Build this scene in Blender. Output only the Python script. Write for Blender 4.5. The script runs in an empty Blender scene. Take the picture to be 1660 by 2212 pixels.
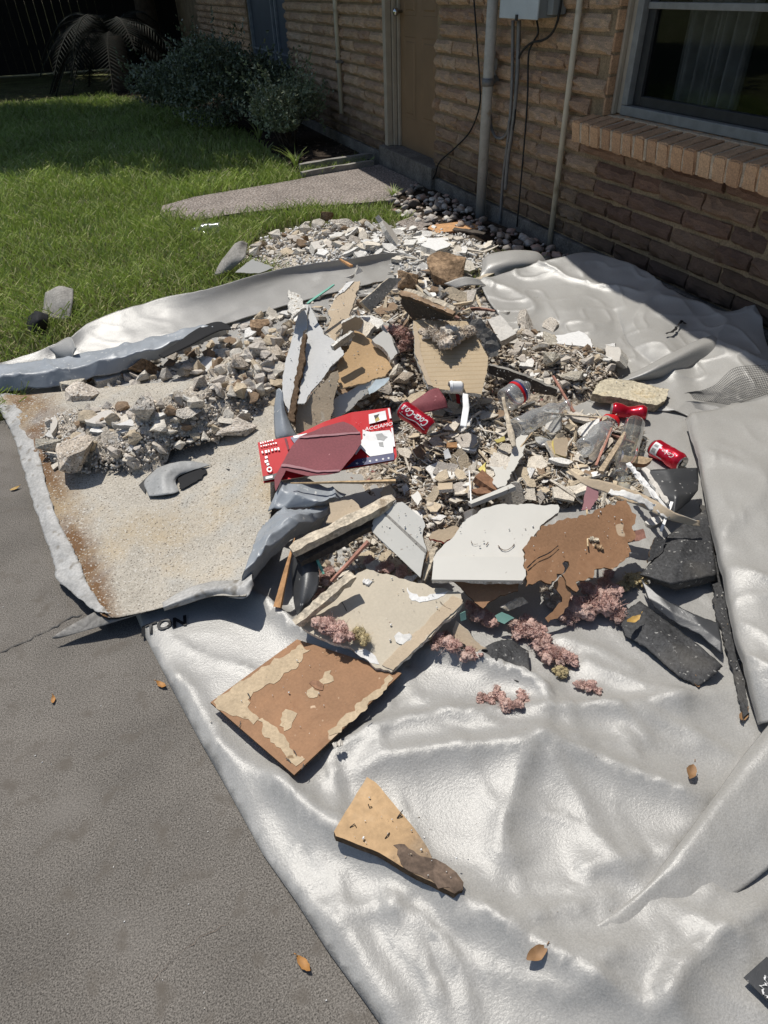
import bpy, bmesh, math, random
import numpy as np
from mathutils import Vector, Matrix
from mathutils.geometry import delaunay_2d_cdt

random.seed(7); RNG = np.random.default_rng(11)
SC = bpy.context.scene
COL = SC.collection
rad = math.radians

# ------------------------------------------------------------------ camera
FPX = 1424.0; CXP, CYP = 830.0, 1106.0; CAM_H = 1.35
def _ray(u, v):
    d = np.array([u-CXP, -(v-CYP), -FPX]); return d/np.linalg.norm(d)
_dn = _ray(895, 2870); _Y = _ray(85, -15); _Z = -_dn
_Y = _Y-_Z*(_Y@_Z); _Y /= np.linalg.norm(_Y); _X = np.cross(_Y, _Z)
ROT = np.array([_X, _Y, _Z])
CAM = np.array([0, 0, CAM_H])
cam = bpy.data.cameras.new('camera'); camo = bpy.data.objects.new('camera', cam); COL.objects.link(camo)
cam.sensor_fit = 'VERTICAL'; cam.sensor_height = 24.0; cam.lens = 24.0*FPX/2212.0
cam.clip_start = 0.02; cam.clip_end = 500
M4 = Matrix([list(ROT[i])+[0] for i in range(3)]+[[0, 0, 0, 1]]); M4.translation = Vector(CAM)
camo.matrix_world = M4
SC.camera = camo

# ------------------------------------------------------------------ light
SUN_EL = 66.0; SUN_AZ = -16.0
w = bpy.data.worlds.new('World'); SC.world = w; w.use_nodes = True
nt = w.node_tree; nt.nodes.clear()
sky = nt.nodes.new('ShaderNodeTexSky'); sky.sky_type = 'NISHITA'; sky.sun_disc = False
sky.sun_elevation = rad(SUN_EL); sky.sun_rotation = rad(SUN_AZ)
bg = nt.nodes.new('ShaderNodeBackground'); bg.inputs[1].default_value = 0.1
out = nt.nodes.new('ShaderNodeOutputWorld')
nt.links.new(sky.outputs[0], bg.inputs[0]); nt.links.new(bg.outputs[0], out.inputs[0])
sun = bpy.data.lights.new('sun', 'SUN'); sun.energy = 4.3; sun.angle = rad(0.53); sun.color = (1, .965, .9)
suno = bpy.data.objects.new('sun', sun); COL.objects.link(suno)
suno.rotation_euler = Vector((math.sin(rad(SUN_AZ))*math.cos(rad(SUN_EL)), math.cos(rad(SUN_AZ))*math.cos(rad(SUN_EL)), math.sin(rad(SUN_EL)))).to_track_quat('Z', 'Y').to_euler()
SC.view_settings.view_transform = 'Standard'; SC.view_settings.look = 'None'
SC.view_settings.exposure = 0.0; SC.view_settings.gamma = 1.0; SC.view_settings.use_curve_mapping = False
SC.cycles.max_bounces = 6; SC.cycles.transparent_max_bounces = 12

# ------------------------------------------------------------------ geometry helpers
def wray(u, v): return ROT@_ray(u, v)
def P(u, v, z=0.0):
    d = wray(u, v); return CAM+d*((z-CAM_H)/d[2])
def PX(u, v, x):
    d = wray(u, v); return CAM+d*(x/d[0])

def vnoise(x, y, seed=0):
    xi = np.floor(x).astype(np.int64); yi = np.floor(y).astype(np.int64); fx = x-xi; fy = y-yi
    fx = fx*fx*fx*(fx*(fx*6-15)+10); fy = fy*fy*fy*(fy*(fy*6-15)+10)
    def h(a, b):
        n = (a*374761393+b*668265263+seed*982451653) & 0xffffffff
        n = ((n ^ (n >> 13))*1274126177) & 0xffffffff
        return ((n ^ (n >> 16)) & 0xffff)/65535.0
    return (h(xi, yi)*(1-fx)+h(xi+1, yi)*fx)*(1-fy)+(h(xi, yi+1)*(1-fx)+h(xi+1, yi+1)*fx)*fy
def fbm(x, y, seed=0, oct=4):
    r = 0; a = .5; f = 1.0
    for i in range(oct):
        r = r+a*(vnoise(x*f, y*f, seed+i*17)-.5); a *= .5; f *= 2.03
    return r

def wm(o):
    return o.matrix_basis.copy() if o.parent is None else wm(o.parent)@o.matrix_parent_inverse@o.matrix_basis
def tag(o, label=None, cat=None, group=None, kind=None):
    if label: o['label'] = label
    if cat: o['category'] = cat
    if group: o['group'] = group
    if kind: o['kind'] = kind
    return o
def link(name, me, parent=None, label=None, cat=None, group=None, kind=None, mw=None):
    o = bpy.data.objects.new(name, me); COL.objects.link(o)
    if mw is not None: o.matrix_basis = mw
    if parent is not None:
        o.parent = parent; o.matrix_parent_inverse = wm(parent).inverted()
    return tag(o, label, cat, group, kind)
def root(name, loc, label, cat, group=None):
    o = bpy.data.objects.new(name, None); COL.objects.link(o); o.location = Vector(loc); o.empty_display_size = .05
    return tag(o, label, cat, group)
def mesh(name, v, f, mats=(), smooth=False, mi=None):
    me = bpy.data.meshes.new(name)
    me.from_pydata([tuple(map(float, p)) for p in v], [], [tuple(int(i) for i in q) for q in f])
    for m in mats: me.materials.append(m)
    if mi is not None: me.polygons.foreach_set('material_index', np.array(mi, dtype=np.int32))
    if smooth: me.polygons.foreach_set('use_smooth', np.ones(len(me.polygons), dtype=bool))
    me.update(); return me
def mesh_np(name, v, f, mats=(), smooth=False):     # f: (n,k) array with constant k
    me = bpy.data.meshes.new(name); n, k = f.shape
    me.vertices.add(len(v)); me.vertices.foreach_set('co', np.ascontiguousarray(v, dtype=np.float32).ravel())
    me.loops.add(n*k); me.loops.foreach_set('vertex_index', np.ascontiguousarray(f, dtype=np.int32).ravel())
    me.polygons.add(n); me.polygons.foreach_set('loop_start', np.arange(0, n*k, k, dtype=np.int32))
    me.polygons.foreach_set('loop_total', np.full(n, k, dtype=np.int32))
    if smooth: me.polygons.foreach_set('use_smooth', np.ones(n, dtype=bool))
    for m in mats: me.materials.append(m)
    me.update(calc_edges=True); me.validate(); return me

def boxv(x0, x1, y0, y1, z0, z1):
    v = [(x, y, z) for x in (x0, x1) for y in (y0, y1) for z in (z0, z1)]
    f = [(0, 1, 3, 2), (4, 6, 7, 5), (0, 4, 5, 1), (2, 3, 7, 6), (0, 2, 6, 4), (1, 5, 7, 3)]
    return v, f
def boxes(name, bl, mat, bevel=0.0, **k):
    V = []; F = []
    for b in bl:
        v, f = boxv(*b); o = len(V); V += v; F += [tuple(i+o for i in q) for q in f]
    o = link(name, mesh(name, V, F, [mat]), **k)
    if bevel:
        m = o.modifiers.new('bevel', 'BEVEL'); m.width = bevel; m.segments = 2
    return o
def tube(name, pts, r, mat, n=10, cap=True, mk=True, **k):
    pts = [np.array(p, float) for p in pts]; V = []; F = []
    rs = r if hasattr(r, '__len__') else [r]*len(pts)
    up = np.array([.3, .2, .93])
    for i, p in enumerate(pts):
        t = pts[min(i+1, len(pts)-1)]-pts[max(i-1, 0)]; t /= np.linalg.norm(t)+1e-9
        a = np.cross(t, up)
        if np.linalg.norm(a) < .1: a = np.cross(t, [1, 0, 0])
        a /= np.linalg.norm(a); b = np.cross(t, a)
        for j in range(n):
            an = 2*math.pi*j/n; V.append(p+rs[i]*(math.cos(an)*a+math.sin(an)*b))
    for i in range(len(pts)-1):
        for j in range(n):
            F.append((i*n+j, i*n+(j+1) % n, (i+1)*n+(j+1) % n, (i+1)*n+j))
    if cap:
        F.append(tuple(range(n))[::-1]); F.append(tuple((len(pts)-1)*n+j for j in range(n)))
    if not mk: return V, F
    return link(name, mesh(name, V, F, [mat], smooth=True), **k)
def catmull(A, n):
    A = np.asarray(A, float); k = len(A)
    if k == 2: return A[0]+(A[1]-A[0])*np.linspace(0, 1, n)[:, None]
    t = np.linspace(0, k-1-1e-9, n); i = t.astype(int); f = (t-i)[:, None]
    E = np.vstack([2*A[0]-A[1], A, 2*A[-1]-A[-2]])
    p0, p1, p2, p3 = E[i], E[i+1], E[i+2], E[i+3]
    return .5*((2*p1)+(-p0+p2)*f+(2*p0-5*p1+4*p2-p3)*f*f+(-p0+3*p1-3*p2+p3)*f**3)
def linear(A, n):
    A = np.asarray(A, float); t = np.linspace(0, len(A)-1-1e-9, n); i = t.astype(int); f = (t-i)[:, None]; return A[i]*(1-f)+A[i+1]*f
def linear(A, n):
    A = np.asarray(A, float); t = np.linspace(0, len(A)-1-1e-9, n); i = t.astype(int); f = (t-i)[:, None]; return A[i]*(1-f)+A[i+1]*f
def smooth_line(pts, n): return catmull(np.array(pts, float), n)

def patch(name, rows, nu, nv, mats, amp=0.0, nsc=8.0, thick=.002, seed=3, parent=None, raw=False, jag=0.0, lin=False, crease=0.0, **k):
    """a sheet through rows of (u, v, z) control points, laid out in the world"""
    R3 = [np.array([p if raw else P(*p) for p in r]) for r in rows]
    cm = linear if lin else catmull
    A = np.array([cm(r, nu) for r in R3]); G = np.array([cm(A[:, j], nv) for j in range(nu)]).transpose(1, 0, 2)
    if amp:
        G[:, :, 2] += amp*2*fbm(G[:, :, 0]*nsc, G[:, :, 1]*nsc, seed, 4)
        G[:, :, 0] += amp*fbm(G[:, :, 1]*nsc+9, G[:, :, 2]*nsc, seed+5, 3)
    if crease:
        x_, y_ = G[:, :, 0], G[:, :, 1]; q_ = 1-np.abs(2*vnoise(x_*nsc*.8+.6*fbm(x_*4, y_*4, seed, 2)+y_*nsc*.3, y_*nsc*.5-x_*nsc*.25, seed+40)-1); G[:, :, 2] += crease*q_**5+crease*.4*(1-np.abs(2*vnoise(x_*nsc*2.1-y_*3, y_*nsc*1.7+x_*5, seed+41)-1))**5
    if jag:
        for e in (G[0], G[-1], G[:, 0], G[:, -1]):
            n = len(e); j = jag*(fbm(np.arange(n)*.9, np.full(n, seed*1.7), seed+3, 3))[:, None]
            e += j*np.array([1, 1, .2])*2
    V = G.reshape(-1, 3); F = []
    for i in range(nv-1):
        for j in range(nu-1): F.append((i*nu+j, i*nu+j+1, (i+1)*nu+j+1, (i+1)*nu+j))
    c = V.mean(0)
    me = mesh(name, V-c, F, mats, smooth=True)
    uv = me.uv_layers.new(name='UVMap'); li = np.zeros(len(me.loops), dtype=np.int32); me.loops.foreach_get('vertex_index', li)
    U = np.stack([(li % nu)/(nu-1), (li//nu)/(nv-1)], 1).astype(np.float32); uv.data.foreach_set('uv', U.ravel())
    # normals towards the sky / camera
    if len(me.polygons):
        q = me.polygons[len(me.polygons)//2]
        if Vector(q.normal).dot(Vector(CAM-(c+np.array(q.center)))) < 0: me.flip_normals()
    o = link(name, me, parent=parent, mw=Matrix.Translation(Vector(c)), **k)
    if thick:
        m = o.modifiers.new('thickness', 'SOLIDIFY'); m.thickness = thick; m.offset = -1
        if len(mats) > 1: m.material_offset = 1; m.material_offset_rim = 1
    return o

class Plane:
    def __init__(s, p3):
        a, b, c = [P(*p) for p in p3]; n = np.cross(b-a, c-a); n /= np.linalg.norm(n)
        if n@(CAM-a) < 0: n = -n
        s.o = a; s.n = n; ex = b-a; ex /= np.linalg.norm(ex); s.ex = ex; s.ey = np.cross(n, ex)
    def w(s, u, v):
        d = wray(u, v); return CAM+d*((s.n@(s.o-CAM))/(s.n@d))
    def loc(s, u, v):
        q = s.w(u, v)-s.o; return np.array([q@s.ex, q@s.ey])
    def mat(s, lift=0.0, c=(0, 0)):
        o = s.o+s.ex*c[0]+s.ey*c[1]+s.n*lift
        return Matrix([[s.ex[i], s.ey[i], s.n[i], o[i]] for i in range(3)]+[[0, 0, 0, 1]])
def jagged(pts, jag, seg=.012):
    """torn outline: every edge is broken up at two scales"""
    out_ = []; n = len(pts)
    for i in range(n):
        a, b = np.array(pts[i], float), np.array(pts[(i+1) % n], float); L = np.linalg.norm(b-a); t = (b-a)/(L+1e-9); nn = np.array([-t[1], t[0]])
        m = max(1, int(L/(seg*.7))) if jag else 1; ph = random.random()*100
        for q in range(m):
            k = q/m; p = a+(b-a)*k
            if jag and q:
                s_ = L*k/max(seg, 1e-6); env = min(1, 4*k, 4*(1-k))
                d = jag*1.5*2*fbm(np.array([s_*.28+ph]), np.array([ph*.7]), 5, 2)[0]*2*env+jag*.7*(random.random()-.5)*2
                p = p+nn*d+t*jag*.3*(random.random()-.5)
            out_.append(p)
    return out_
def cdt(pts, step=0.0):
    n = len(pts); A = np.array(pts); V = [Vector(p) for p in A]
    if step:
        (x0, y0), (x1, y1) = A.min(0), A.max(0)
        X, Y = np.meshgrid(np.arange(x0+step/2, x1, step), np.arange(y0+step/2, y1, step)); X = X.ravel(); Y = Y.ravel()
        X = X+RNG.uniform(-.2, .2, len(X))*step; Y = Y+RNG.uniform(-.2, .2, len(Y))*step
        ins = inside(A, X, Y); d = edge_dist(A, X, Y); k = ins & (d > step*.45)
        V += [Vector((a, b)) for a, b in zip(X[k], Y[k])]
    r = delaunay_2d_cdt(V, [(i, (i+1) % n) for i in range(n)], [list(range(n))], 1, 1e-6)
    return np.array([tuple(p) for p in r[0]]), [tuple(f) for f in r[2]], r[3]
def inside(A, X, Y):
    r = np.zeros(len(X), bool); n = len(A); j = n-1
    for i in range(n):
        xi, yi = A[i]; xj, yj = A[j]
        c = ((yi > Y) != (yj > Y)) & (X < (xj-xi)*(Y-yi)/(yj-yi+1e-12)+xi); r ^= c; j = i
    return r
def seg_dist(a, b, X, Y):
    ax, ay = a; bx, by = b; L = (bx-ax)**2+(by-ay)**2+1e-12
    t = np.clip(((X-ax)*(bx-ax)+(Y-ay)*(by-ay))/L, 0, 1)
    dx = X-(ax+t*(bx-ax)); dy = Y-(ay+t*(by-ay)); s = np.sign((bx-ax)*(Y-ay)-(by-ay)*(X-ax))
    return np.hypot(dx, dy), s, t
def edge_dist(A, X, Y):
    d = np.full(len(X), 1e9)
    for i in range(len(A)): d = np.minimum(d, seg_dist(A[i], A[(i+1) % len(A)], X, Y)[0])
    return d
def slab_mesh(name, pts, thick, mats, step=0.0, warp=0.0, wsc=6.0, seed=1, bend=None, rough=0.0):
    """thick plate over a 2D outline; mats = (face, edge[, back])"""
    A = np.array(pts)
    if (np.roll(A[:, 0], -1)*A[:, 1]-np.roll(A[:, 1], -1)*A[:, 0]).sum() > 0: A = A[::-1]
    V2, F2, _ = cdt(A, step); n = len(V2)
    z = np.zeros(n)
    if warp: z += warp*2*fbm(V2[:, 0]*wsc+seed*3.1, V2[:, 1]*wsc, seed, 3)
    if bend is not None: z += bend(V2)
    zr = z+(rough*2*fbm(V2[:, 0]*60, V2[:, 1]*60, seed+9, 2) if rough else 0)
    V = [(p[0], p[1], zz) for p, zz in zip(V2, zr)]+[(p[0], p[1], zz-thick) for p, zz in zip(V2, z)]
    # orient
    F = []; mi = []
    cnt = {}
    for f in F2:
        a, b, c = V2[f[0]], V2[f[1]], V2[f[2]]
        if (b[0]-a[0])*(c[1]-a[1])-(b[1]-a[1])*(c[0]-a[0]) < 0: f = f[::-1]
        F.append(f); mi.append(0); F.append(tuple(i+n for i in f[::-1])); mi.append(2 if len(mats) > 2 else 0)
        for i in range(len(f)): cnt[(f[i], f[(i+1) % len(f)])] = 1
    for (a, b) in cnt:
        if (b, a) not in cnt: F.append((b, a, a+n, b+n)); mi.append(1 if len(mats) > 1 else 0)
    return mesh(name, V, F, mats, mi=mi)
def board(name, outline, p3, thick, mats, label=None, cat=None, group=None, parent=None, jag=0.0, step=0.0, warp=0.0, lift=0.0, plane=None, kind=None, bend=None, rough=0.0, seg=.012):
    pl = plane or Plane(p3)
    L = [pl.loc(u, v) for u, v in outline]; c = np.mean(L, 0)
    pts = jagged([p-c for p in L], jag, seg)
    me = slab_mesh(name, pts, thick, mats, step, warp, seed=random.randint(1, 99), bend=bend, rough=rough)
    o = link(name, me, parent=parent, label=label, cat=cat, group=group, kind=kind, mw=pl.mat(lift, c))
    o_pl = pl; PL[o.name] = (o_pl, c)
    return o
PL = {}
def text_mesh(s, size, mat, shear=0.0, extr=.0004, offset=0.0):
    c = bpy.data.curves.new('text', 'FONT'); c.body = s; c.size = size; c.shear = shear; c.extrude = extr; c.offset = offset
    c.align_x = 'CENTER'; c.align_y = 'CENTER'; c.resolution_u = 3
    o = bpy.data.objects.new('tmp', c); COL.objects.link(o)
    me = bpy.data.meshes.new_from_object(o.evaluated_get(bpy.context.evaluated_depsgraph_get()))
    bpy.data.objects.remove(o); me.materials.clear(); me.materials.append(mat); return me

# ------------------------------------------------------------------ materials
def mat(name, cols, rough=.8, nsc=12.0, nvar=.25, fsc=0.0, fvar=0.0, bump=0.0, bsc=60.0, spec=.35, metal=0.0, island=True, coord='Object', bdist=.004, coat=0.0, extra=None):
    m = bpy.data.materials.new(name); m.use_nodes = True; t = m.node_tree; N = t.nodes; Lk = t.links.new
    b = N['Principled BSDF']; b.inputs['Roughness'].default_value = rough; b.inputs['Metallic'].default_value = metal
    b.inputs['Specular IOR Level'].default_value = spec; b.inputs['Coat Weight'].default_value = coat
    tc = N.new('ShaderNodeTexCoord'); co = tc.outputs[coord]
    def val(op, a, c_):
        n = N.new('ShaderNodeMath'); n.operation = op
        for i, x in enumerate((a, c_)):
            if isinstance(x, (int, float)): n.inputs[i].default_value = x
            else: Lk(x, n.inputs[i])
        return n.outputs[0]
    def noise(sc, det=4, ro=.6, src=None):
        n = N.new('ShaderNodeTexNoise'); n.inputs['Scale'].default_value = sc; n.inputs['Detail'].default_value = det; n.inputs['Roughness'].default_value = ro
        Lk(src or co, n.inputs['Vector']); return n.outputs['Fac']
    if len(cols) > 1:
        oi = N.new('ShaderNodeObjectInfo'); r = oi.outputs['Random']
        if island:
            g = N.new('ShaderNodeNewGeometry'); r = val('FRACT', val('ADD', r, g.outputs['Random Per Island']), 0)
        rp = N.new('ShaderNodeValToRGB'); cr = rp.color_ramp
        while len(cr.elements) < len(cols): cr.elements.new(.5)
        for i, c in enumerate(cols): cr.elements[i].position = i/(len(cols)-1); cr.elements[i].color = (*c, 1)
        Lk(r, rp.inputs[0]); c = rp.outputs[0]
    else:
        rg = N.new('ShaderNodeRGB'); rg.outputs[0].default_value = (*cols[0], 1); c = rg.outputs[0]
    def mul(c, f):
        mx = N.new('ShaderNodeMix'); mx.data_type = 'RGBA'; mx.blend_type = 'MULTIPLY'; mx.inputs[0].default_value = 1
        Lk(c, mx.inputs[6]); cc = N.new('ShaderNodeCombineColor')
        for i in range(3): Lk(f, cc.inputs[i])
        Lk(cc.outputs[0], mx.inputs[7]); return mx.outputs[2]
    def rng(x, lo, hi, a=.3, b_=.7):
        n = N.new('ShaderNodeMapRange'); n.inputs[1].default_value = a; n.inputs[2].default_value = b_; n.inputs[3].default_value = lo; n.inputs[4].default_value = hi
        Lk(x, n.inputs[0]); return n.outputs[0]
    def mix(f, a, c_):
        mx = N.new('ShaderNodeMix'); mx.data_type = 'RGBA'
        if isinstance(f, (int, float)): mx.inputs[0].default_value = f
        else: Lk(f, mx.inputs[0])
        for i, x in ((6, a), (7, c_)):
            if isinstance(x, tuple): mx.inputs[i].default_value = (*x, 1)
            else: Lk(x, mx.inputs[i])
        return mx.outputs[2]
    if nvar: c = mul(c, rng(noise(nsc), 1-nvar, 1+nvar))
    if fvar: c = mul(c, rng(noise(fsc, 2, .7), 1-fvar, 1+fvar))
    H = dict(N=N, L=Lk, noise=noise, rng=rng, mix=mix, mul=mul, val=val, tc=tc, co=co, b=b)
    if extra: c = extra(H, c)
    Lk(c, b.inputs['Base Color'])
    if bump:
        bn = N.new('ShaderNodeBump'); bn.inputs['Strength'].default_value = bump; bn.inputs['Distance'].default_value = bdist
        Lk(noise(bsc, 5, .65), bn.inputs['Height']); Lk(bn.outputs[0], b.inputs['Normal'])
    return m

def x_speck(sc, lo, hi, col, src=None):
    def f(H, c): return H['mix'](H['rng'](H['noise'](sc, 2, .5), 0, 1, lo, hi), c, col)
    return f
def chain(*fs):
    def f(H, c):
        for g in fs: c = g(H, c)
        return c
    return f
M = {}
def translucent(m, f, col):
    t = m.node_tree; N = t.nodes; b = N['Principled BSDF']; o = N['Material Output']; tr = N.new('ShaderNodeBsdfTranslucent'); tr.inputs[0].default_value = (*col, 1)
    mx = N.new('ShaderNodeMixShader'); mx.inputs[0].default_value = f; t.links.new(b.outputs[0], mx.inputs[1]); t.links.new(tr.outputs[0], mx.inputs[2]); t.links.new(mx.outputs[0], o.inputs['Surface'])
def translucent(m, f, col):
    t = m.node_tree; N = t.nodes; b = N['Principled BSDF']; o = N['Material Output']; tr = N.new('ShaderNodeBsdfTranslucent'); tr.inputs[0].default_value = (*col, 1)
    mx = N.new('ShaderNodeMixShader'); mx.inputs[0].default_value = f; t.links.new(b.outputs[0], mx.inputs[1]); t.links.new(tr.outputs[0], mx.inputs[2]); t.links.new(mx.outputs[0], o.inputs['Surface'])
M['concrete'] = mat('concrete', [(.15, .136, .119)], .92, 2.2, .26, 330, .75, .4, 360, .15, bdist=.002,
    extra=chain(x_speck(300, .62, .72, (.25, .225, .195)), x_speck(260, .6, .72, (.065, .056, .048)), x_speck(4.0, .58, .9, (.2, .183, .163)), x_speck(17, .58, .75, (.12, .105, .088)), x_speck(2.3, .58, .85, (.12, .105, .09))))
M['soil'] = mat('soil', [(.05, .038, .028)], .95, 6, .4, 60, .5, .9, 60, .1, bdist=.02)
M['turf'] = mat('turf', [(.085, .09, .035)], .95, 3, .4, 40, .5, .8, 50, .1, bdist=.02)
M['aggregate'] = mat('aggregate', [(.24, .205, .18)], .9, 4, .25, 60, .8, .9, 60, .2, bdist=.01, extra=chain(x_speck(62, .6, .66, (.5, .47, .43)), x_speck(70, .62, .68, (.1, .075, .065))))
M['foundation'] = mat('foundation', [(.16, .145, .125)], .9, 5, .35, 70, .4, .7, 60, .2, extra=x_speck(3.5, .55, .7, (.07, .06, .05)))
M['mortar'] = mat('mortar', [(.27, .2, .125)], .95, 6, .25, 120, .3, .8, 120, .1)
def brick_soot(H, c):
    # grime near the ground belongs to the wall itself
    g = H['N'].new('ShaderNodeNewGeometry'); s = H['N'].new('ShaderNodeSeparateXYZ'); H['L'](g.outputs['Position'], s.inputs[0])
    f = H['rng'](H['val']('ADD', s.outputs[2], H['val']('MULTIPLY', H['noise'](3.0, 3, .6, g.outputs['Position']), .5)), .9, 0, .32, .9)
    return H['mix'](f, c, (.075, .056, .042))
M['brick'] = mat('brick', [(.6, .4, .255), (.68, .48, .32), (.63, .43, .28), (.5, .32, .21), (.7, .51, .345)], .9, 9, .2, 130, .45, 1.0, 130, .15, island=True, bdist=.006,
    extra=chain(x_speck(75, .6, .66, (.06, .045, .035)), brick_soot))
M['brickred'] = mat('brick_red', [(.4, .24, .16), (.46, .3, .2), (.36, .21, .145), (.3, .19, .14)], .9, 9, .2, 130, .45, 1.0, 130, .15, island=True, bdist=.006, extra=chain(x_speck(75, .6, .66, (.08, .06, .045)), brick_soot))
M['sillbrick'] = mat('sill_brick', [(.52, .31, .175), (.58, .37, .22), (.44, .26, .15), (.55, .34, .2)], .85, 14, .22, 140, .25, .5, 120, .2, extra=x_speck(90, .68, .72, (.08, .05, .04)))
M['joint'] = mat('joint', [(.5, .4, .29)], .95, 30, .25, 150, .25, .6, 150, .1)
M['trim'] = mat('trim', [(.4, .34, .26)], .55, 10, .12, 0, 0, .1, 40, .4)
M['door'] = mat('door_paint', [(.24, .15, .08)], .5, 4, .1, 0, 0, .1, 60, .4)
M['alu'] = mat('aluminium', [(.26, .26, .25)], .55, 20, .15, metal=.3)
M['darkframe'] = mat('dark_frame', [(.03, .03, .03)], .5)
M['chrome'] = mat('chrome', [(.6, .6, .6)], .15, metal=1)
M['slate'] = mat('slate_paint', [(.06, .075, .095)], .5, 5, .15)
M['slateline'] = mat('slate_trim', [(.2, .22, .24)], .5)
M['curtain'] = mat('curtain', [(.33, .325, .32)], .9)
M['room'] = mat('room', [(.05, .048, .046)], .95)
M['roof'] = mat('shingle', [(.1, .09, .085)], .95, 8, .3)
M['soffit'] = mat('soffit', [(.3, .27, .22)], .8)
M['pipe'] = mat('pipe_paint', [(.4, .4, .385)], .45, 8, .15, 60, .08, extra=x_speck(14, .66, .74, (.3, .26, .2)))
M['pvc'] = mat('pvc', [(.55, .5, .4)], .45, 8, .12, extra=x_speck(10, .62, .75, (.33, .28, .2)))
M['conduit'] = mat('conduit', [(.19, .185, .18)], .5, 14, .2, metal=.3)
M['cable'] = mat('cable', [(.012, .012, .012)], .5)
M['steelbox'] = mat('box_paint', [(.5, .54, .55)], .4, 6, .08)
M['steelbox2'] = mat('box_paint_dark', [(.22, .23, .225)], .5, 6, .1)
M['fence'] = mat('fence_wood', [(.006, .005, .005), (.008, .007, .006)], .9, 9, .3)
M['pebble'] = mat('pebble', [(.1, .08, .068), (.17, .145, .125), (.11, .075, .06), (.21, .185, .16), (.075, .066, .06), (.14, .11, .09)], .75, 16, .25, 140, .15, .25, 90, .3)
M['grass'] = mat('grass', [(.27, .37, .075), (.37, .46, .12), (.31, .41, .1), (.45, .49, .19), (.54, .5, .27)], .5, .9, .25, spec=.35)
translucent(M['grass'], .3, (.2, .3, .05))
M['drygrass'] = mat('dry_grass', [(.42, .37, .2), (.28, .285, .11), (.5, .44, .27), (.22, .25, .09)], .7, .9, .25)
M['leaf'] = mat('shrub_leaf', [(.075, .1, .055), (.12, .15, .085), (.09, .115, .065), (.21, .235, .155)], .35, 3, .3, spec=.5)
M['palerleaf'] = mat('pale_shrub_leaf', [(.15, .19, .1), (.22, .26, .15), (.18, .22, .125), (.36, .38, .26)], .35, 3, .3, spec=.5)
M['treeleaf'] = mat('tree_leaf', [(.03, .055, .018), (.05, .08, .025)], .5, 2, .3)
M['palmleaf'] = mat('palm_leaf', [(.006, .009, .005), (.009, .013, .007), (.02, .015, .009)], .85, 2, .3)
M['bark'] = mat('bark', [(.07, .052, .036)], .95, 12, .4, bump=.9, bsc=30, bdist=.02)
M['litter'] = mat('leaf_litter', [(.11, .075, .045), (.16, .115, .07), (.075, .05, .035), (.2, .16, .11)], .85)
M['orangeleaf'] = mat('orange_leaf', [(.36, .17, .045)], .6, 40, .3)
M['brownleaf'] = mat('brown_leaf', [(.25, .14, .065)], .65, 40, .3)
M['yellowleaf'] = mat('yellow_leaf', [(.42, .26, .07)], .6, 40, .3)

def x_tarp(H, c):
    # long faint smears of dust on the vinyl
    return H['mix'](H['rng'](H['noise'](3.2, 5, .7), 0, .55, .5, .75), c, (.4, .385, .355))
M['tarp'] = mat('tarp', [(.425, .412, .385)], .37, 2.2, .08, 300, .16, .32, 190, .62, bdist=.0036, extra=x_tarp, island=False, metal=.06)
translucent(M['tarp'], .2, (.55, .53, .48))
M['tarpback'] = mat('tarp_back', [(.02, .02, .02)], .5)
M['liner'] = mat('liner_grey', [(.27, .29, .31)], .4, 5, .15, 0, 0, .2, 26, .45, bdist=.01, island=False, extra=x_speck(60, .66, .72, (.5, .5, .48)))
M['greyliner'] = mat('liner_pale', [(.31, .31, .3)], .5, 8, .15, 120, .12, .4, 40, .35, island=False, extra=x_speck(70, .68, .73, (.16, .15, .14)))
M['greyliner'] = mat('liner_pale', [(.31, .31, .3)], .5, 8, .15, 120, .12, .4, 40, .35, island=False, extra=x_speck(70, .68, .73, (.16, .15, .14)))
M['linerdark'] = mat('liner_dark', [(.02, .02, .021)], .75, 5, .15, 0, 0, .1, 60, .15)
def x_stain(H, c):
    u = H['N'].new('ShaderNodeUVMap'); u.uv_map = 'UVMap'; u.uv_map = 'UVMap'; s = H['N'].new('ShaderNodeSeparateXYZ'); H['L'](u.outputs[0], s.inputs[0])
    n = H['noise'](9, 4, .65)
    d = H['val']('ABSOLUTE', H['val']('SUBTRACT', s.outputs[0], H['val']('ADD', .13, H['val']('MULTIPLY', n, .16))), 0)
    f = H['rng'](d, .95, 0, .045, .15)
    c = H['mix'](f, c, (.15, .075, .028))
    c = H['mix'](H['rng'](H['noise'](5, 3, .6), 0, .55, .5, .68), c, (.36, .365, .35))
    c = H['mix'](H['rng'](H['noise'](3, 4, .6), 0, .7, .5, .66), c, (.4, .31, .19))
    c = H['mix'](H['rng'](H['noise'](170, 2, .5), 0, .9, .6, .68), c, (.08, .065, .05))
    return H['mix'](H['rng'](H['noise'](140, 2, .5), .8, 0, .33, .41), c, (.55, .52, .46))
M['stained'] = mat('stained_liner', [(.43, .39, .325)], .85, 6, .15, 200, .25, .9, 170, .25, extra=x_stain, island=False, bdist=.003)
M['linerborder'] = mat('liner_border', [(.36, .35, .33)], .5, 12, .25, 120, .2, .5, 40, .4, island=False, extra=x_speck(26, .58, .7, (.2, .18, .15)))
M['dust'] = mat('dust', [(.5, .445, .37)], .95, 9, .35, 120, .45, 1.0, 110, .1, island=False, extra=chain(x_speck(55, .6, .66, (.6, .57, .52)), x_speck(70, .62, .68, (.1, .075, .055))), bdist=.012)
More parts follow.
